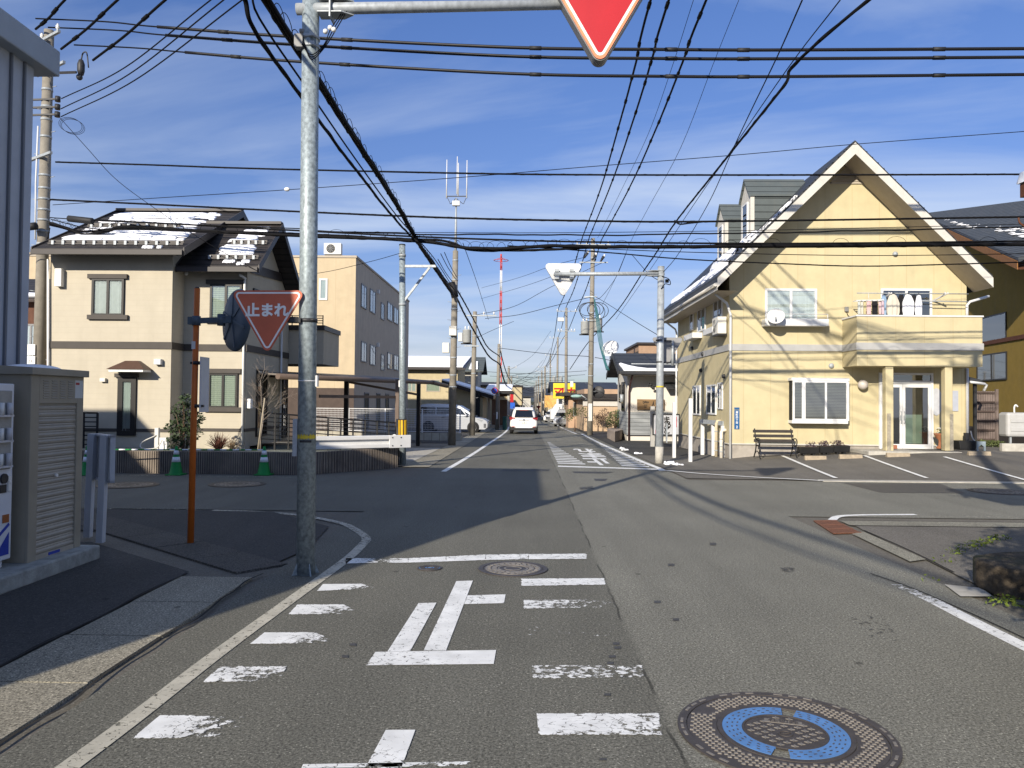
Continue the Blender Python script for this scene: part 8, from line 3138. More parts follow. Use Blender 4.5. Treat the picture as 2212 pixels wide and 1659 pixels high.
# red and white lattice tower far off
Yt = 210.0
a, e_ = P(1079, 890, Yt), P(1082.5, 556, Yt)
a.z = zg(Yt)
tw = thing('radio_tower', 'slender red and white radio tower far beyond the left houses', 'tower', a)
M_tr, M_tw = pm('tower_red', (.52, .05, .03), .6, .06), pm('tower_white', (.66, .66, .66), .6, .04)
cuts = [0, .36, .56, .64, .78, .915, 1.0]
for k in range(6):
 p, q = a.lerp(e_, cuts[k]), a.lerp(e_, cuts[k + 1])
 r_ = .42 - .2 * cuts[k]
 mb = MB()
 for j in range(3):
  an = j * 2.0944
  o_ = V((math.cos(an) * r_, math.sin(an) * r_, 0))
  mb.tube([p + o_, q + o_ * .93], .13, 5)
 L_ = (q - p).length
 n = max(2, int(L_ / 1.6))
 for i in range(n):
  for j in range(3):
   a1, a2 = j * 2.0944, (j + 1) * 2.0944
   mb.tube([p.lerp(q, i / n) + V((math.cos(a1), math.sin(a1), 0)) * r_, p.lerp(q, (i + 1) / n) + V((math.cos(a2), math.sin(a2), 0)) * r_], .05, 3, caps=False)
 part('mast_section', mb, M_tr if k in (0, 2, 5) or k == 3 and False else M_tw if k in (1, 4) else M_tr, tw)
mb = MB()
top_ = a.lerp(e_, .985)
for R_ in (2.0, 1.9):
 pts = [top_ + V((R_ * math.cos(t_), R_ * math.sin(t_), -.2)) for t_ in [i * math.pi / 12 for i in range(25)]]
 mb.tube(pts, .06, 4)
for i in range(8):
 t_ = i * math.pi / 4
 mb.tube([top_ + UP * .6, top_ + V((2 * math.cos(t_), 2 * math.sin(t_), -.2))], .035, 3)
part('antenna_ring', mb, M_tr, tw)
part('beacon', MB().cyl(e_, e_ + UP * .9, .22, n=8), M_tr, tw)
# pole just outside the frame at right; wires run to it and its shadow crosses the parking lot
NR = V((6.6, 7.9, 0))
nrp = utility_pole(NR, NR + UP * 11.5, .19, .13, 'concrete utility pole on the right corner outside the photo', arms=[(.965, .9, .9, XR, (-.8, 0, .8))], bands=(.6, .7, .8))
BK = V((3.2, -16, 0))
utility_pole(BK, BK + UP * 12, .19, .13, 'concrete utility pole behind the photographer on the right kerb', arms=[(.965, 1.1, 1.1, XR, (-1, 0, 1))])
BL = V((-3.3, -14, 0))
utility_pole(BL, BL + UP * 11, .19, .13, 'concrete utility pole behind the photographer on the left kerb', bands=(.7, .75))
FR = V((24.0, 19.8, 0))
utility_pole(FR, FR + UP * 11.5, .19, .13, 'concrete utility pole along the cross street outside the photo at right', arms=[(.965, 1.0, 1.0, YR, (-.8, 0, .8))])
# overhead cables
def cable(pts, r, label, group=None, mat=None, n=14, twist=0.0, sleeves=0, loops=0, name='overhead_cable', jitter=0.0, seed=0):
 path = smooth_path(pts, max(3, n // max(1, len(pts) - 1)))
 rng_ = random.Random(seed)
 if jitter:
  path = smooth_path(path, 3)
  L_ = len(path)
  off = [V((0, 0, 0))] * L_
  path = [p + V((0, 0, .45 * jitter * math.sin(i * .31 + seed) + .25 * jitter * math.sin(i * .83 + 2 * seed))) for i, p in enumerate(path)]
 mb = MB()
 mb.tube(path, r, 6)
 if twist:
  # a lashed companion wire winding round the messenger
  dens = []
  for i in range(len(path) - 1):
   for k in range(6):
    dens.append(path[i].lerp(path[i + 1], k / 6))
  t_ = (path[-1] - path[0]).normalized()
  e1 = t_.orthogonal().normalized()
  e2 = t_.cross(e1)
  acc = 0
  out = []
  for i, p in enumerate(dens):
   if i:
    acc += (p - dens[i - 1]).length
   a = acc * twist
   out.append(p + (e1 * math.cos(a) + e2 * math.sin(a)) * r * .75)
  mb.tube(out, r * .5, 4)
 if sleeves:
  for k in range(sleeves):
   f = (k + .5 + rng_.uniform(-.2, .2)) / sleeves
   i = min(len(path) - 2, int(f * (len(path) - 1)))
   d = (path[i + 1] - path[i]).normalized()
   mb.tube([path[i] - d * .14, path[i] + d * .14], r * 1.55, 6)
 if loops:
  for k in range(loops):
   f = (k + rng_.uniform(.2, .8)) / loops
   i = min(len(path) - 2, int(f * (len(path) - 1)))
   c_ = path[i].lerp(path[i + 1], rng_.random())
   d = (path[i + 1] - path[i]).normalized()
   R_ = rng_.uniform(.10, .17)
   q = [c_ + d * R_ * 1.5 * math.cos(a) + UP * (r + R_ * math.sin(a)) for a in [j * math.pi / 8 for j in range(9)]]
   mb.tube(q, .006, 3, caps=False)
 return solo(name, mb, mat or M_black, label, 'overhead cable', group)
YL_ = lambda u, Y: Y + max(0.0, 2.2 * (1 - max(0, u - 100) / 1000)) if u < 1100 else Y
Q = lambda pts, Y: [P(u, v, YL_(u, Y)) for u, v in pts]
YX = 19.7
EXT = lambda pts: pts + [pts[-1] + (pts[-1] - pts[-2]) * .25]
# three sleeved high-voltage lines across the top
for k, (pts, lab) in enumerate((([(77, 40), (230, 47), (340, 58), (645, 80), (1106, 102.5), (1450, 107), (1682, 108), (2212, 105)], 'topmost'),
        ([(104, 59), (260, 66), (358, 76), (645, 97), (1106, 121.5), (1450, 126.5), (1682, 127), (2212, 123.5)], 'middle'),
        ([(160, 97), (300, 104), (400, 113), (645, 133), (1106, 159), (1450, 165), (1682, 165.5), (2212, 161)], 'lowest'))):
 pp = Q(pts, YX + (k - 1) * .35)
 cable(EXT(pp), .020, f'{lab} of the three thick black sleeved lines across the top of the sky', 'sleeved lines across the top', n=56, name='power_line')
 tag_ = pp
 mb = MB()
 path = smooth_path(pp[2:] + [pp[-1] + (pp[-1] - pp[-2]) * .25], 8)
 mb.tube(path, .043, 8)
 part_ = solo('line_sleeve', mb, M_cable_shiny, f'glossy protective sleeve round the {lab} of the three thick lines', 'cable sleeve', 'sleeves of the three thick lines')
 for q in range(7):
  i = int((q + .6) / 7 * (len(path) - 2))
  d = (path[i + 1] - path[i]).normalized()
  part('joint', MB().tube([path[i] - d * .15, path[i] + d * .15], .056, 8), M_trim, part_)
cable(EXT(Q([(120, 350), (320, 356), (548.6, 364), (985, 374), (1262, 377.5), (1700, 378), (2212, 376.5)], YX)), .023, 'straight twisted line across the sky at the height of the gable top', twist=9, n=48)
cable(EXT(Q([(108, 431), (320, 441), (653, 457.5), (985, 471), (1262, 477), (1460, 479), (1800, 475), (2212, 468.5)], YX)), .025, 'twisted line across the sky just below the dormer roofs', twist=9, n=48)
cable(EXT(Q([(204, 475), (420, 486), (653, 498.6), (945, 513), (1262, 522.5), (1700, 526), (2212, 521)], YX)), .024, 'upper line of the thick bundle crossing the street', n=40)
G_ = Q([(108, 482), (150, 495), (183, 507), (230, 500), (275, 489), (427, 498.6), (653, 509), (826, 516), (945, 525), (1013, 536), (1090, 537), (1180, 531), (1262, 533), (1449, 532.5), (1700, 531), (2212, 527)], YX)
cable(EXT(G_), .044, 'thick black cable bundle sagging across the street with wire loops', twist=5, loops=52, n=60, jitter=.012)
cable(EXT(Q([(108, 486), (183, 500), (300, 493), (653, 506), (826, 514), (960, 521), (1020, 540), (1120, 541), (1262, 536), (1449, 534), (2212, 530)], YX + .05)), .030, 'second cable lashed under the thick bundle crossing the street', twist=6, n=50, jitter=.015, seed=2)
cable(EXT(Q([(653, 497), (900, 506), (1097, 506.5), (1300, 508), (1551, 504), (1700, 502), (1934, 497), (2212, 490)], YX + .1)), .018, 'thin wavy line hung with clips just above the thick bundle', n=60, jitter=.018, seed=3)
cable(EXT(Q([(653, 500), (1097, 503), (1551, 499), (1934, 491), (2212, 484)], YX + .1)), .008, 'hair-thin messenger wire above the wavy clipped line', n=30)
cable(EXT(Q([(1096, 531), (1184, 536), (1330, 547), (1481, 560), (1700, 570), (1865, 575), (2050, 571), (2212, 566)], YX + .15)), .016, 'thin line that dips below the bundle across the yellow gable', n=36, twist=9)
cable(EXT(Q([(1262, 536), (1500, 545), (1865, 552), (2212, 548)], YX + .2)), .010, 'faint thin wire between the bundle and the dipping line', n=24)
cable(EXT(Q([(114, 442.6), (350, 427), (620, 410), (985, 384), (1262, 361), (1600, 334), (1853, 311), (2212, 284)], 19.2)), .009, 'single thin wire rising gently from left pole to upper right', n=40)
mb = MB()
mb.ball(P(620, 409, YL_(620, 19.2)), .055, 8, sq=(1.5, 1, 1))
solo('wire_insulator', mb, M_ins, 'white bead insulator on the thin rising wire left of the sign pole', 'insulator')
cable([P(130, 255, 22), P(190, 322, 21.6), P(247, 384, 21.4), P(323, 442, 20.4), P(440, 520, 20.7), P(557, 586, 21.1)], .009, 'drop wire slanting from the near-left pole to the cream house eave', n=36)
for k, pts in enumerate(([(108, 470), (230, 478), (460, 487), (653, 494)], [(110, 474), (200, 494), (330, 497), (500, 505)], [(108, 492), (100, 520), (75, 545), (40, 560)])):
 cable(Q(pts, 19.5 + .05 * k), .014, ('upper thin line leaving the near-left pole over the snowy roof', 'lower thin line leaving the near-left pole over the snowy roof', 'slack cable looping down behind the near-left pole')[k], n=24)
# near-left pole to the pole outside the frame at right
ENDS = [NR + V((-.8, -.05, 11.2)), NR + V((0, -.05, 11.2)), NR + V((.8, -.05, 11.2))]
for k, pts in enumerate((([(77, 63)], (140, 0)), ([(132, 106)], (254, 0)), ([(201, 130)], (357, 0)))):
 a = P(*pts[0][0], 22.0 - .2 * k)
 zc = a.z + .25
 d = ray(*pts[1])
 m = EYE + d * ((zc - EYE.z) / d.z)
 cable([a, a.lerp(m, .5) - UP * .06, m, m + (m - a).normalized() * 4, ENDS[k]], .034, ('first', 'second', 'third')[k] + ' thick line from the left from the near-left pole up over the warehouse roof', 'thick lines over the warehouse roof', sleeves=4, n=36)
for k, (p0, p1) in enumerate((((133, 213), (455, 0)), ((132, 235), (483, 0)), ((132, 252), (523, 0)))):
 a = P(*p0, 22.0)
 d = ray(*p1)
 m = EYE + d * ((a.z - .1 - EYE.z) / d.z)
 mid = a.lerp(m, .5) - UP * .28
 cable([a, mid, m, m + (m - a).normalized() * 4.5 + UP * .25, NR + V((0, .2, 9.3 - .5 * k))], .016, ('upper', 'middle', 'lower')[k] + ' of three thin wires fanning from the near-left pole brackets', 'thin wires fanning from the near-left pole', n=40)
# left-hand bundle running along the street
XB = -3.06
L1 = [V((-3.25, -14, 8.6)), V((-3.1, -2, 6.9)), V((XB, 4, 6.52))] + [PX(u, v, XB) for u, v in ((575, 0), (690, 180), (770, 305), (850, 430), (900, 518), (940, 580), (978, 636))]
cable(L1, .056, 'thick black cable bundle with loops running along the left side of the street', loops=70, twist=5, n=90, jitter=.012)
L1b = [p + V((.05, 0, -.05)) for p in L1]
cable(L1b, .030, 'companion cable lashed to the thick left street bundle', n=60, jitter=.03, seed=4)
XB2 = -3.3
L2 = [V((-3.35, -14, 8.2)), V((-3.3, -2, 6.5)), V((XB2, 4, 6.3))] + [PX(u, v, XB2) for u, v in ((497, -60), (549, 64), (656, 216), (755, 349), (842, 460), (886, 509), (934, 563), (977, 630))]
cable(L2, .026, 'pair of cables sagging along the street left of the thick bundle', twist=4, n=80, jitter=.016, seed=5)
cable([p + V((.06, 0, .10 - .05 * math.sin(i))) for i, p in enumerate(L2)], .014, 'thin companion wire above the sagging pair of cables', n=60)
# onwards down the street on the left
onw = [P(982, 636, 34), P(1020, 700, 44), P(1060, 762, LP3.y - 4), P(1077, 773, LP3.y)]
cable([P(979, 612, 33.9), P(1004, 655, 40), P(1027, 698, 46), P(1052, 748, 49), P(1077, 768, LP3.y)], .036, 'thick bundle dropping from the mast pole to the no-parking pole', twist=4, n=40)
cable([P(979, 626, 33.9), P(1002, 676, 40), P(1028, 722, 46), P(1055, 768, 49), P(1076, 784, LP3.y)], .045, 'lower bundle dropping from the mast pole to the no-parking pole', twist=4, n=40)
cable([P(1077, 772, LP3.y), P(1086, 812, 60), P(1094, 833, 72), P(1103, 845, 84), P(1111, 848, 104), P(1119, 858, 140), P(1126, 868, 200)], .06, 'bundle sagging away along the far left poles', n=40)
cable([P(1079, 750, LP3.y), P(1089, 790, 60), P(1098, 815, 72), P(1103, 822, 84), P(1112, 842, 115), P(1122, 858, 170)], .04, 'upper bundle sagging away along the far left poles', n=40)
for k, (u0, v0, u1, v1) in enumerate(((946, 560, 978, 610), (952, 548, 982, 600), (960, 545, 985, 596), (905, 525, 980, 625))):
 cable([P(u0, v0, 25 + k), P((u0 + u1) / 2, (v0 + v1) / 2 + 3, 30), P(u1, v1, 33.9)], .014, ('leftmost', 'second', 'third', 'longest')[k] + ' of the thin wires gathering at the mast pole', 'thin wires gathering at the mast pole', n=16)
cable([P(587, 180 + 380, 30), P(640, 590, 26), P(700, 588, 25), P(800, 565, 23.5), P(868, 546, 22.2)], .008, 'thin wire from the steel cable pole across the beige block', n=24)
cable([P(1000, 525, 25), P(1030, 610, 34), P(1055, 690, 46)], .012, 'thin wire slanting down right of the mast pole', n=16)
# right-hand high-voltage lines along the street
for k, (pts, lab) in enumerate((([(1405.6, 0), (1372, 142), (1334, 282), (1296, 412), (1258.5, 511.5)], 'left'), ([(1445, 0), (1410, 122), (1372, 247), (1322, 393), (1273.6, 511)], 'middle'), ([(1525.6, 0), (1474, 136), (1419.8, 272), (1360, 405), (1298.8, 519)], 'right'))):
 e = P(*pts[-1], RP[0].y)
 x1 = e.x
 x0 = {0: 2.75, 1: 3.15, 2: 4.0}[k]
 out = []
 for u, v in pts[:-1]:
  X_ = x0 + (x1 - x0) * (v / 515)
  out.append(PX(u, v, X_))
 first = out[0]
 cable([V((x0, -15, 11.7)), V((x0, 4, first.z + .25)), *out, e], .030, f'{lab} of the three beaded power lines running to the nearest right pole', 'beaded power lines along the right side', sleeves=16, n=70, jitter=.010, seed=k, name='power_line')
 # and onward to the second and third poles
 e2 = P((1206, 1223, 1246)[k], (667, 663, 668)[k], RP[1].y)
 e3 = P((1194, 1206, 1214)[k], (742, 728, 735)[k], RP[2].y)
 cable([e, e.lerp(e2, .5) - UP * .5, e2], .032, f'{lab} power line sagging from the nearest to the second right pole', 'power lines between the first two right poles', sleeves=8, n=24, name='power_line')
 cable([e2, e2.lerp(e3, .5) - UP * .4, e3, e3.lerp(P(1180, 792, 118), .5) - UP * .5, P(1178 + 2 * k, 792, 118)], .034, f'{lab} power line sagging from the second right pole onward', 'power lines beyond the second right pole', n=24, name='power_line')
for (pts, Yr, X_, r, lab) in (([(1498, 0), (1450, 150), (1400, 290), (1345, 405), (1291, 514)], None, 3.9, .007, 'hair-thin wire between the beaded power lines'),
       ([(1596, 0), (1540, 140), (1470, 320), (1400, 450), (1364, 519), (1330, 600), (1300, 660)], None, 5.0, .007, 'hair-thin wire right of the beaded power lines')):
 cable([PX(u, v, X_ - (X_ - 3.6) * (v / 660)) for u, v in pts], r, lab, n=30)
# thick twisted service line slanting from upper right to the second pole
S = [(1842, 0, 9.6), (1762, 96, 11.2), (1690, 190, 13.4), (1576, 333, 18), (1460, 479, 25.5), (1417, 547, 29.5), (1390, 586, 33), (1333, 672, 42), (1270.5, 740, 52), (1231, 798, 61)]
cable([V((6.6, 7.7, 8.6))] + [P(u, v, Y) for u, v, Y in S[1:]], .026, 'thick twisted line slanting from the upper right down to the second right pole', twist=4, n=70, loops=0, name='service_cable')
S2 = [(1815, 0, 9.8), (1700, 150, 12.9), (1576, 330, 18), (1500, 440, 23), (1420, 560, 30), (1330, 690, 44)]
cable([P(u, v, Y) for u, v, Y in S2], .009, 'thin wire shadowing the thick slanting line', n=30)
S3 = [(1733, 0, 9.5), (1680, 120, 11.6), (1621, 242, 14.5), (1581, 327, 17), (1530, 440, 20.5), (1465, 549, 24), (1433, 588, 24)]
cable([P(u, v, Y) for u, v, Y in S3], .010, 'thin wire dropping from the upper right to the far sign pole', n=36)
cable([P(1457, 476, YX), P(1468, 484, YX - .05), P(1490, 482, YX), P(1520, 479, YX)], .02, 'loose black loop where the slanting line meets the cross wire', n=16)
# drops and side wires near the right poles
for pts, lab in (([(1285, 640, 43), (1310, 655, 41), (1365, 690, 36), (1418, 722, 30), (1440, 735, 28)], 'sagging line from the nearest right pole to the yellow house side'),
    ([(1353, 546, 38), (1330, 600, 40), (1300, 640, 42), (1284, 648, 43)], 'curved thin drop from the wire knot to the nearest right pole'),
    ([(1364, 549, 36), (1400, 590, 32), (1430, 610, 26)], 'short thin drop from the wire knot to the far sign pole'),
    ([(1040, 622, 80), (1120, 600, 60), (1190, 575, 50), (1262, 556, 43.5)], 'upper of three wires sweeping left from the nearest right pole'),
    ([(1040, 645, 80), (1120, 622, 60), (1190, 598, 50), (1279, 560, 43.5)], 'middle of three wires sweeping left from the nearest right pole'),
    ([(1030, 680, 46), (1110, 662, 45), (1190, 620, 44), (1300, 568, 43.5)], 'lowest of three wires sweeping left from the nearest right pole'),
    ([(1048, 688, 46), (1120, 680, 46), (1200, 660, 45), (1275, 642, 43)], 'nearly level wire from the left switch pole to the nearest right pole'),
    ([(1080, 752, 49), (1180, 764, 47), (1272, 770, 43)], 'level wire joining the no-parking pole to the nearest right pole'),
    ([(1285, 772, 43), (1340, 782, 42), (1420, 792, 41)], 'level wire from the nearest right pole across the restaurant roof'),
    ([(1100, 800, 84), (1150, 768, 80), (1190, 715, 79)], 'wire rising from the far left poles to the third right pole'),
    ([(1104, 812, 104), (1160, 800, 100), (1190, 752, 79)], 'second wire rising from the far left poles to the third right pole'),
    ([(1020, 735, 46), (1060, 715, 50), (1110, 694, 55)], 'short faint wire right of the left switch pole')):
 cable([P(u, v, Y) for u, v, Y in pts], .016 if 'level' in lab else .013, lab, n=24)
# hazy web of wires across the far street
rng = random.Random(12)
for k in range(20):
 Y = 70 + k * 9
 v0 = 806 + 3.6 * k * .9 + rng.uniform(-4, 4)
 ua, ub = 1139 - rng.uniform(3500, 9000) / Y, 1139 + rng.uniform(5000, 11000) / Y
 a, b = P(ua, v0 + rng.uniform(-5, 5), Y), P(ub, v0 + rng.uniform(-5, 5), Y)
 cable([a, a.lerp(b, .5) - UP * .25, b], .018, 'one of the thin level wires crossing the far end of the street', 'thin wires crossing the far street', n=8)
for k in range(12):
 Y0_, Y1_ = rng.uniform(60, 110), rng.uniform(100, 180)
 a, b = P(1105 + rng.uniform(-5, 15), rng.uniform(800, 845), Y0_), P(1180 + rng.uniform(-10, 15), rng.uniform(770, 850), Y1_)
 cable([a, a.lerp(b, .5) - UP * .5, b], .018, 'one of the thin slanting wires crossing the far end of the street', 'slanting wires crossing the far street', n=8)
# buildings down the far street
def simple_window(parent, o, r, n, w, h, dark=True):
 mb = MB()
 for a0, a1, c0, c1 in ((0, w, 0, .07), (0, w, h - .07, h), (0, .07, .07, h - .07), (w - .07, w, .07, h - .07), (w / 2 - .03, w / 2 + .03, .07, h - .07)):
  mb.obb(o, r, n, a0, a1, .0, .05, c0, c1)
 f = part('window', mb, M_alu, parent)
 part('pane', MB().add([V(o) + r * .05 + n * .02 + UP * .05, V(o) + r * (w - .05) + n * .02 + UP * .05, V(o) + r * (w - .05) + n * .02 + UP * (h - .05), V(o) + r * .05 + n * .02 + UP * (h - .05)], [(0, 1, 2, 3)]), M_cglass if dark else M_curtain_w, f)
def house(name, label, x0, x1, y0, y1, h, wall, roof='flat', rmat=None, snow=0, eave=.5, rise=1.4, wins=(), side=0, cat='house'):
 z = zg(y0)
 t = thing(name, label, cat, ((x0 + x1) / 2, (y0 + y1) / 2, z))
 ym = (y0 + y1) / 2
 if roof == 'gable_x':      # ridge along X
  part('wall', MB().prism([(x0, y0, z - .3), (x0, y1, z - .3), (x0, y1, z + h), (x0, ym, z + h + rise * .92), (x0, y0, z + h)], (x1 - x0, 0, 0)), wall, t)
  mb = MB()
  gable_roof(mb, x0 - eave, x1 + eave, y0 - eave, ym, y1 + eave, z + h - eave * rise / (ym - y0) + .06, z + h + rise + .06, .14)
  part('roof', mb, rmat or M_roof_d, t)
 elif roof == 'gable_y':
  xm = (x0 + x1) / 2
  part('wall', MB().prism([(x0, y0, z - .3), (x1, y0, z - .3), (x1, y0, z + h), (xm, y0, z + h + rise * .92), (x0, y0, z + h)], (0, y1 - y0, 0)), wall, t)
  mb = MB()
  for xe in (x0 - eave, x1 + eave):
   ze_ = z + h - eave * rise / (xm - x0) + .06
   mb.prism([(xe, y0 - eave, ze_), (xm, y0 - eave, z + h + rise + .06), (xm, y0 - eave, z + h + rise + .2), (xe, y0 - eave, ze_ + .14)], (0, y1 - y0 + 2 * eave, 0))
  part('roof', mb, rmat or M_roof_d, t)
 elif roof == 'shed':       # rises away from the camera
  part('wall', MB().prism([(x0, y0, z - .3), (x0, y1, z - .3), (x0, y1, z + h + rise), (x0, y0, z + h)], (x1 - x0, 0, 0)), wall, t)
  part('roof', MB().prism([(x0 - eave, y0 - eave, z + h + .02 - eave * rise / (y1 - y0)), (x0 - eave, y1 + eave, z + h + rise + .02 + eave * rise / (y1 - y0)), (x0 - eave, y1 + eave, z + h + rise + .2 + eave * rise / (y1 - y0)), (x0 - eave, y0 - eave, z + h + .2 - eave * rise / (y1 - y0))], (x1 - x0 + 2 * eave, 0, 0)), rmat or M_roof_d, t)
 else:
  part('wall', MB().box(x0, x1, y0, y1, z - .3, z + h), wall, t)
  part('roof', MB().box(x0 - eave * .3, x1 + eave * .3, y0 - eave * .3, y1 + eave * .3, z + h + .003, z + h + .22), rmat or M_brown, t)
 for (face, a, zz, w, hh) in wins:
  if face == 'f':
   simple_window(t, V((x0 + a, y0, z + zz)), XR, NY, w, hh)
  elif face == 'l':
   simple_window(t, V((x0, y0 + a + w, z + zz)), V((0, -1, 0)), NX, w, hh)
  else:
   simple_window(t, V((x1, y0 + a, z + zz)), YR, PXX, w, hh)
 return t
def W(name, c, v=.08):
 return D.materials.get(name) or pm(name, c, .85, v, 3, .2, 40, dirt=.15)
def at(u, Y):
 return P(u, 870, Y).x
cream2, tan, white2, grey2 = W('wall_cream', (.44, .37, .23)), W('wall_tan', (.40, .27, .18)), W('wall_white', (.50, .48, .44)), W('wall_grey', (.24, .24, .23))
brown2, ochre2, pale = W('wall_brown', (.17, .105, .07)), W('wall_yellow', (.46, .37, .20)), W('wall_pale', (.46, .44, .39))
# left: pale yellow house behind the minivan, two storeys with snowy low roof
YH = 76.0
x1_ = at(988, YH)
h1 = P(950, 797, YH).z - zg(YH)
t = house('pale_yellow_house', 'pale yellow house with a low snow-covered roof behind the silver minivan', x1_ - 12, x1_, YH, YH + 9, h1, cream2, 'shed', M_brown, eave=.8, rise=1.4)
for u0, u1, v0, v1, cu in ((880, 899, 820, 846, M_curtain), (920, 951, 820, 846, M_blind_w), (906, 940, 888, 900, M_curtain)):
 win_y(t, u0, v0, u1, v1, YH, panes=1 if u0 > 900 else 2, curtain=cu, frame=M_soffit, fw=.08)
zr0 = P(950, 797, YH).z
mb = MB()
s_ = 1.4 / 9
mb.prism([(x1_ - 12, YH - .45, zr0 + .24 - .45 * s_), (x1_ + .55, YH - .45, zr0 + .24 - .45 * s_), (x1_ + .6, YH + 9.6, zr0 + .24 + 9.6 * s_), (x1_ - 12, YH + 9.6, zr0 + .24 + 9.6 * s_)], (0, 0, .10))
solo('roof_snow', mb, M_snow, 'sheet of snow on the roof of the pale yellow house behind the minivan', 'snow')
# lean-to of that house with brown sloping eave
a, b = P(968, 822, 64), P(1066, 855, 60)
t = thing('side_garage', 'low garage wing with a brown sloping roof edge between the left utility poles', 'garage', V((b.x - 3, 64, zg(62))))
part('wall', MB().prism([V((a.x, 64.3, zg(62) - .2)), V((b.x - .9, 61.2, zg(62) - .2)), V((b.x - .9, 61.2, b.z - .15)), V((a.x, 64.3, a.z - .25))], (0, 6, 0)), cream2, t)
part('roof', MB().prism([V((a.x - .5, 63.5, a.z)), V((b.x, 60.2, b.z)), V((b.x, 60.2, b.z - .28)), V((a.x - .5, 63.5, a.z - .28))], (0, 7.5, .25)), M_brown, t)
part('open_front', MB().box(at(1016, 61), at(1037, 61), 60.9, 61.0, zg(61), P(1020, 845, 61).z), M_inside, t)
mb = MB()
mb.prism([V((a.x - .5, 63.7, a.z + .02)), V((b.x, 60.5, b.z + .02)), V((b.x, 66.5, b.z + .24)), V((a.x - .5, 70, a.z + .25))], (0, 0, .10))
solo('roof_snow', mb, M_snow, 'thin snow along the brown sloping garage roof', 'snow')
# second dark-roofed house peeking behind
t = house('dark_gable_house', 'dark-gabled house with patches of snow behind the left switch pole', at(985, 90), at(1031, 90), 90, 98, P(1000, 800, 90).z - zg(90), pale, 'gable_x', M_roof_g, eave=.7, rise=1.6)
mb = MB()
z_ = P(1000, 800, 90).z
mb.prism([(at(1012, 89.5), 89.6, z_ + .12), (at(1031, 89.5), 89.6, z_ + .12), (at(1031, 91.5), 91.8, z_ + 1.05), (at(1018, 91.5), 91.8, z_ + 1.05)], (0, 0, .12))
solo('roof_snow', mb, M_snow, 'patch of snow on the dark gable behind the left switch pole', 'snow')
# open shed with snowy roof by the no-parking sign
t = thing('open_shed', 'open-fronted shed with a snowy roof behind the no-parking sign', 'shed', (at(1075, 70), 70, zg(70)))
xa, xb = at(1056, 68), at(1098, 68)
zt_ = P(1070, 838, 68).z
part('roof', MB().box(xa - .3, xb + .4, 67.6, 74, zt_ - .5, zt_ - .25), M_trim, t)
for x in (xa, (xa + xb) / 2, xb):
 part('post', MB().box(x - .10, x + .10, 68, 68.2, zg(68), zt_ - .5), pale, t)
part('back_wall', MB().box(xa, xb, 73.6, 73.8, zg(70), zt_ - .5), brown2, t)
part('lintel', MB().box(xa, xb, 68.05, 68.15, zt_ - 1.05, zt_ - .75), cream2, t)
mb = MB()
mb.prism([(xa - .3, 67.7, zt_ - .24), (xb + .3, 67.7, zt_ - .24), (xb + .3, 73.8, zt_ + .35), (xa - .3, 73.8, zt_ + .35)], (0, 0, .12))
solo('roof_snow', mb, M_snow, 'snow on the roof of the open-fronted shed', 'snow')
solo('green_bin', MB().box(at(1086, 58), at(1095, 58), 58, 58.7, zg(58), zg(58) + 1.0), pm('bin_green', (.012, .06, .05), .6, .1), 'dark green bin in front of the open-fronted shed', 'bin', bevel=.03)
# left row further on
seq = [('yellow_shop', 'pale yellow flat-roofed shop block beyond the shed on the left', 1098, 1127, 96, 120, 836, cream2, 'flat'),
 ('dark_kiosk', 'low grey house beyond the yellow block on the left', 1108, 1124, 126, 136, 868, grey2, 'gable_x'),
 ('white_house', 'small white house far down the left side of the street', 1110, 1127, 142, 152, 862, white2, 'gable_x'),
 ('tan_house', 'small tan house far down the left side of the street', 1112, 1129, 160, 175, 864, tan, 'gable_x'),
 ('pale_house', 'tiny pale house near the end of the street on the left', 1114, 1131, 190, 205, 868, pale, 'gable_x'),
 ('brown_cottage', 'tiny brown house at the end of the street on the left', 1116, 1132, 225, 240, 871, brown2, 'gable_x')]
for nm, lab, u0, u1, y0, y1, v, m_, rf in seq:
 xx0, xx1 = at(u0, y0), at(u1, y0)
 hh = P(1120, v, y0).z - zg(y0)
 ww = [('f', .6, .9, 1.2, 1.1), ('f', (xx1 - xx0) * .55, .9, 1.2, 1.1)]
 if hh > 5:
  ww += [('f', .6, 3.9, 1.2, 1.2), ('f', (xx1 - xx0) * .55, 3.9, 1.2, 1.2)]
 house(nm, lab, xx0 - 6, xx1, y0, y1, hh, m_, rf, eave=.4, rise=1.2, wins=[(f, a + 6, z_, w, h_) for f, a, z_, w, h_ in ww])
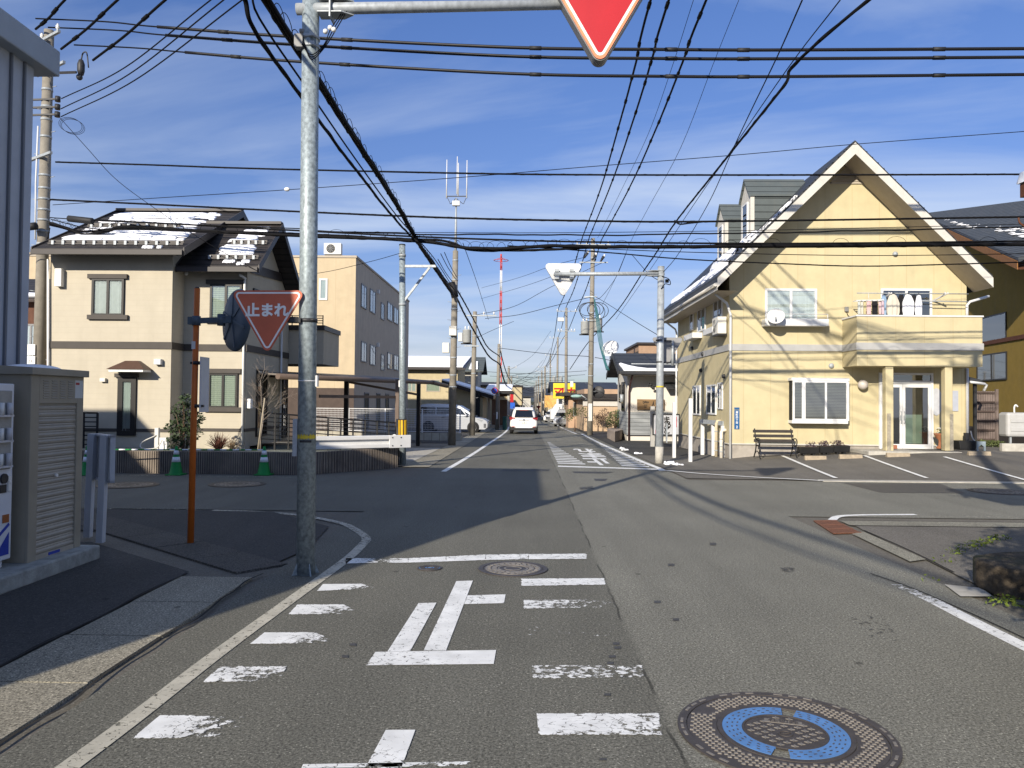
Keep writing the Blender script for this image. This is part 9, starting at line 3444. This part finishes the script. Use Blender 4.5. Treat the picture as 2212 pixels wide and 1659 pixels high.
# background rows behind them, both sides, closing the skyline
rng = random.Random(99)
walls = [cream2, tan, white2, grey2, brown2, ochre2, pale]
wn = ['cream', 'tan', 'white', 'grey', 'brown', 'yellow', 'pale']
kinds = ['gable_x', 'gable_y', 'gable_x', 'flat']
bg = []
for k, (u, Y, w, v) in enumerate(((905, 95, 12, 846), (940, 110, 11, 850), (1010, 105, 10, 850), (1045, 120, 11, 853), (1075, 140, 12, 855), (880, 130, 14, 848), (700, 120, 18, 845), (600, 110, 16, 842), (500, 100, 16, 838), (350, 90, 16, 833), (200, 85, 16, 828),
        (1240, 150, 12, 858), (1262, 175, 13, 861), (1285, 140, 13, 856), (1300, 118, 11, 853), (1330, 130, 14, 852), (1360, 160, 14, 856), (1420, 110, 16, 845), (1500, 100, 15, 838), (1620, 95, 18, 835), (1800, 90, 20, 838), (2000, 90, 20, 838), (2180, 80, 18, 836))):
 i = k % 7
 x = at(u, Y)
 hh = P(u, v, Y).z - zg(Y)
 house('background_house', f'one of the plain far-off houses closing the gaps between the nearer buildings', x - w / 2, x + w / 2, Y, Y + 9, max(3.0, hh), walls[(k * 3 + 1) % 7], kinds[k % 4], rmat=M_roof_d if k % 3 else M_brown, eave=.6, rise=1.5,
  wins=[('f', w * .2, 1.0, 1.6, 1.2), ('f', w * .6, 1.0, 1.6, 1.2)] + ([('f', w * .25, 3.8, 1.6, 1.1)] if hh > 5.5 else []))['group'] = 'far-off background houses'
# right: block walls, tan house, sign, vehicles
a, b = G(1268, 918), G(1315, 925)
zt_ = P(1290, 893, 52).z
t = thing('tan_bungalow', 'long tan bungalow with a dark fascia left of the restaurant', 'house', (at(1300, 58), 58, zg(58)))
xa, xb = at(1262, 57), at(1345, 57)
zf = P(1300, 845, 57).z
part('wall', MB().box(xa, xb, 57, 66, zg(57) - .2, zf - .3), stripes_mat('tan_tile', (.46, .335, .22), (.38, .27, .17), 2, .22, .05, .85, .2), t)
part('fascia', MB().box(xa - .4, xb + .4, 56.6, 66.4, zf - .62, zf - .2), M_brown, t)
part('parapet', MB().box(xa, xb, 56.9, 66, zf - .195, zf + .15), tan, t)
part('white_band', MB().box(xa - .1, xb, 56.9, 56.999, zf - 1.1, zf - .63), white2, t)
t = thing('brown_corner_house', 'small tan and brown house with a porch left of the bungalow', 'house', (at(1245, 66), 68, zg(66)))
xa2, xb2 = at(1228, 66), at(1260, 66)
part('wall', MB().box(xa2, xb2, 66, 74, zg(66) - .2, P(1240, 855, 66).z), tan, t)
part('roof', MB().box(xa2 - .8, xb2 + .3, 65.2, 74.5, P(1240, 855, 66).z + .003, P(1240, 848, 66).z), M_brown, t)
simple_window(t, V((xa2 + .4, 66, zg(66) + 1.0)), XR, NY, 1.3, 1.2)
simple_window(t, V((xa2 + 2.2, 66, zg(66) + .9)), XR, NY, 1.3, 1.3)
# garden walls
def block_fence(u0, v0, u1, v1, vt, label, grille=False):
 p, q = G(u0, v0), G(u1, v1)
 z_ = P(u0, vt, p.y).z - p.z
 d = (q - p).normalized()
 n_ = V((d.y, -d.x, 0))
 t = thing('block_wall', label, 'wall', p)
 part('blocks', MB().prism([p, q, q + n_ * .12, p + n_ * .12], (0, 0, z_)), M_block, t)
 L_ = (q - p).length
 for k in range(int(L_ / 2.2) + 1):
  s_ = p + d * min(L_, k * 2.2)
  part('pillar', MB().obb(s_, d, n_, -.10, .10, -.08, .16, 0, z_ + .30), M_conc, t)
 if grille:
  for k in range(int(L_ / 2.2)):
   mb = MB()
   s_ = p + d * (k * 2.2 + .12)
   e_ = p + d * (k * 2.2 + 2.06)
   for j in range(5):
    mb.beam(s_ + UP * (z_ + .04 + .13 * j) + n_ * .06, e_ + UP * (z_ + .04 + .13 * j) + n_ * .06, .03, .05)
   part('grille', mb, M_bframe, t)
 return t
block_fence(1255, 925, 1238, 917, 897, 'grey block garden wall left of the nearest right pole')
block_fence(1309, 931, 1262, 929, 912, 'low block wall with dark grilles before the tan bungalow', True)
rng = random.Random(3)
b0 = G(1303, 922)
bare_tree(b0, P(1303, 873, b0.y).z - b0.z, .05, 'bare spreading garden tree before the tan bungalow', M_twig, .75, 14, n0=18)
for u, v, r, lab, mt in ((1242, 893, 1.0, 'clipped olive-green garden shrub above the block wall', M_leaf_olive), (1292, 897, .8, 'brownish garden shrub right of the nearest right pole', M_twig)):
 b0 = P(u, 910, 56)
 b0.z = zg(56)
 t = thing('garden_shrub', lab, 'shrub', b0)
 part('stem', MB().tube([b0, b0 + UP * .9], [.05, .03], 6), M_twig, t)
 mb = MB()
 c = P(u, v, 56)
 for k in range(6):
  leaf_cloud(mb, c + V((rng.uniform(-.6, .6) * r, rng.uniform(-.4, .4), rng.uniform(-.35, .35) * r)), .5 * r, .45 * r, .35 * r, 90, .07, rng, shell=.1)
 part('foliage', mb, mt, t)
# cloud-pruned pine
b0 = P(1235, 905, 70)
b0.z = zg(70)
t = thing('pruned_pine', 'cloud-pruned garden pine rising behind the second right pole', 'tree', b0)
sp = [b0, b0 + V((.2, 0, 1.2)), P(1232, 872, 70), P(1230, 855, 70)]
part('trunk', MB().tube(smooth_path(sp, 5), [.14 - .006 * i for i in range(16)], 7), M_bark, t)
mb = MB()
for u, v, w in ((1224, 881, .8), (1245, 880, .8), (1228, 866, .9), (1240, 862, .8), (1226, 853, .7), (1236, 848, .5)):
 leaf_cloud(mb, P(u, v, 70), w, .6, .28, 150, .08, rng, shell=.05)
part('foliage', mb, M_leaf, t)
# yellow billboard
Yb_ = 84.0
a, b = P(1195, 861, Yb_), P(1243, 828, Yb_)
bd = thing('billboard', 'yellow billboard with big red katakana above the street on the right', 'billboard', ((a.x + b.x) / 2, Yb_, zg(Yb_)))
pn = part('panel', MB().box(a.x, b.x, Yb_, Yb_ + .4, a.z, b.z), pm('billboard_yellow', (.72, .56, .03), .5, .04), bd, bevel=.03)
w = b.x - a.x
for k, ch_ in enumerate('マルカ'):
 text_part('billboard_letter', ch_, (a.x + w * (.22 + .29 * k), Yb_ - .01, (a.z + b.z) / 2 - .1), V((1, 0, 0)), V((.12, 0, 1)), 1.05, M_red, pn, bold=.05)
for k in range(2):
 part('small_print', MB().box(a.x + .2, b.x - .2, Yb_ - .012, Yb_ - .002, a.z + .16 + .1 * k, a.z + .20 + .1 * k), pm('print_olive', (.30, .22, .05), .6, .2, 40) if k == 0 else D.materials['print_olive'], pn)
for x in (a.x + .5, b.x - .5):
 part('post', MB().cyl(V((x, Yb_ + .2, zg(Yb_))), V((x, Yb_ + .2, a.z)), .14), M_white, bd)
# box truck and small cars beneath
Yk = 80.0
t = thing('box_truck', 'white box truck parked below the yellow billboard', 'truck', (at(1222, Yk), Yk, zg(Yk)))
xa, xb = at(1206, Yk), at(1248, Yk)
part('cargo_box', MB().box(xa + .5, xb, Yk, Yk + 2.0, zg(Yk) + .75, P(1225, 878, Yk).z), M_white, t, bevel=.05)
part('chassis', MB().box(xa - .7, xb, Yk + .1, Yk + 1.9, zg(Yk) + .45, zg(Yk) + .75), M_trim, t)
for x in (xa - .1, xb - .7):
 part('wheel', MB().lathe((x, Yk - .05, zg(Yk) + .4), [(.2, 0), (.4, 0), (.4, .25), (.2, .25)], 18, axis=(0, 1, 0)), M_tyre, t)
part('cab', MB().prism([(xa - .8, Yk, zg(Yk) + .5), (xa + .45, Yk, zg(Yk) + .5), (xa + .45, Yk, zg(Yk) + 2.1), (xa - .25, Yk, zg(Yk) + 2.1), (xa - .8, Yk, zg(Yk) + 1.3)], (0, 1.9, 0)), M_white, t, bevel=.06)
c1 = minivan(V((at(1222, 72), 72, zg(72))), 'silver-blue car parked below the billboard beside the second right pole', math.radians(-102), .85)
c2 = minivan(V((at(1200, 92), 92, zg(92))), 'white car nosing out behind the third right pole', math.radians(-110), .85)
M_tiny = M_carw
c3 = minivan(V((at(1143, 150), 150, zg(150))), 'tiny white car far down the middle of the street', math.radians(88), .95)
c4 = minivan(V((at(1099, 76), 76, zg(76))), 'white car parked at the left kerb ahead of the moving car', math.radians(85), .85)
for c in (c2, c3, c4):
 for o in c.children:
  if o.name.split('.')[0] in ('body', 'cabin'):
   o.data.materials[0] = M_carw
# right row further on
seq = [('white_shop', 'white two-storey shop with a dark roof behind the yellow billboard', 1195, 1232, 98, 110, 846, white2, 'gable_x'),
 ('orange_kiosk', 'low cream shop with an orange awning left of the billboard', 1184, 1200, 104, 114, 866, ochre2, 'flat'),
 ('grey_house', 'grey house behind the fourth right pole', 1180, 1205, 122, 134, 858, grey2, 'gable_x'),
 ('white_house', 'small white house far down the right side of the street', 1172, 1190, 145, 158, 864, white2, 'gable_x'),
 ('tan_house', 'small tan house far down the right side of the street', 1166, 1185, 172, 186, 868, tan, 'gable_x'),
 ('pale_house', 'tiny pale house near the end of the street on the right', 1160, 1180, 205, 220, 870, pale, 'gable_x')]
for nm, lab, u0, u1, y0, y1, v, m_, rf in seq:
 xx0, xx1 = at(u0, y0), at(u1, y0)
 hh = P(1180, v, y0).z - zg(y0)
 house(nm, lab, xx0, xx1 + 6, y0, y1, hh, m_, rf, eave=.4, rise=1.2, wins=[('f', .6, .9, 1.2, 1.1), ('l', 1, .9, 1.5, 1.2), ('f', 2.4, .9, 1.2, 1.1)])
c = P(1192, 868, 97)
solo('shop_sign', MB().box(c.x - .9, c.x + .9, 97, 97.2, c.z - .7, c.z + .8), pm('orange_board', (.60, .34, .10), .5, .25, 2.5), 'orange-yellow shop board below the billboard', 'sign')
# little street signs
for u, v, Y, lab, m_ in ((1124, 873, 108, 'tiny far red triangular sign on the left of the street', M_red), (1163, 880, 150, 'tiny far red sign near the vanishing point', M_red)):
 c = P(u, v, Y)
 t = thing('stop_sign', lab, 'stop sign', V((c.x, Y, zg(Y))))
 part('board', MB().prism(rtri(c + UP * .3, .95, .06, XR, UP, 5), V((0, .03, 0))), m_, t)
 part('post', MB().cyl(V((c.x, Y + .08, zg(Y))), V((c.x, Y + .08, c.z + .4)), .05), M_white, t)
c = P(1107, 880, 82)
t = thing('banner_sign', 'small blue and white vertical banner on the left street pole', 'sign', c)
part('blue_field', MB().box(c.x - .25, c.x + .25, 82, 82.05, c.z - .7, c.z + .5), D.materials['sign_blue'], t)
part('red_field', MB().box(c.x - .25, c.x + .1, 82, 82.05, c.z + .55, c.z + 1.4), M_red, t)
# garden reflector post
b0 = G(1246, 917)
t = thing('garden_post', 'slim black post with a white head beside the block wall', 'post', b0)
part('post', MB().cyl(b0, b0 + UP * .95, .10, .08), M_trim, t)
part('head', MB().ball(b0 + UP * 1.05, .12, 8), M_white, t)
# scraps of old snow by the kerb
rng = random.Random(8)
for k, (u, v, s_) in enumerate(((1348, 969, .28), (1352, 972, .2), (1382, 980, .2), (1440, 1001, .3), (1450, 1003, .25), (1466, 1004, .15))):
 c = G(u, v, .02)
 mb = MB()
 for j in range(5):
  mb.ball(c + V((rng.uniform(-1, 1) * s_ * .8, rng.uniform(-.5, .5) * s_ * .5, 0)), 1, 7, sq=(s_ * rng.uniform(.2, .4), s_ * rng.uniform(.15, .3), s_ * rng.uniform(.12, .26)))
 for q in mb.v:
  q += V((rng.uniform(-.015, .015), rng.uniform(-.015, .015), rng.uniform(-.01, .015)))
 solo('snow_lump', mb, M_snow, 'small leftover lump of snow on the kerb near the far sign pole', 'snow', 'leftover snow lumps by the kerb')
# distant trees and low hills at the end of the street
def far_tree(b0, h, w, seed):
 r_ = random.Random(seed)
 t = thing('distant_tree', 'one of the far dark trees between the background houses', 'tree', b0, 'far trees between the background houses')
 part('trunk', MB().tube([b0, b0 + UP * h * .5], [.2, .1], 6), M_bark, t)
 mb = MB()
 for k in range(14):
  c_ = b0 + V((r_.uniform(-.5, .5) * w, r_.uniform(-.4, .4) * w, h * r_.uniform(.35, .95)))
  leaf_cloud(mb, c_, w * .28, w * .28, w * .24, 60, w * .06, r_, shell=.0)
 part('crown', mb, M_leaf, t)
for k, (u, Y, v) in enumerate(((1137, 420, 877), (1148, 330, 876), (1060, 150, 858), (1212, 125, 856), (1228, 140, 854), (1320, 105, 842), (1020, 130, 848), (930, 140, 845), (640, 140, 838), (420, 120, 830), (1560, 130, 838), (1900, 120, 830))):
 b0 = P(u, 875, Y)
 b0.z = zg(Y)
 hh = P(u, v, Y).z - b0.z
 far_tree(b0, max(3, hh), max(3, hh) * .8, k)
mb = MB()
rng = random.Random(6)
n = 60
vs = []
for j in range(2):
 for i in range(n + 1):
  x = -1800 + 3600 * i / n
  vs.append((x, 2100 + (300 if j else 0), zg(200) + (0 if j == 0 else 18 + 14 * math.sin(i * .7) + 9 * math.sin(i * 1.9 + 1) + rng.uniform(-3, 3))))
mb.add(vs, [(i, i + 1, n + 2 + i, n + 1 + i) for i in range(n)])
struct('hills', mb, pm('far_hills', (.08, .10, .12), 1.0, .2, .01))
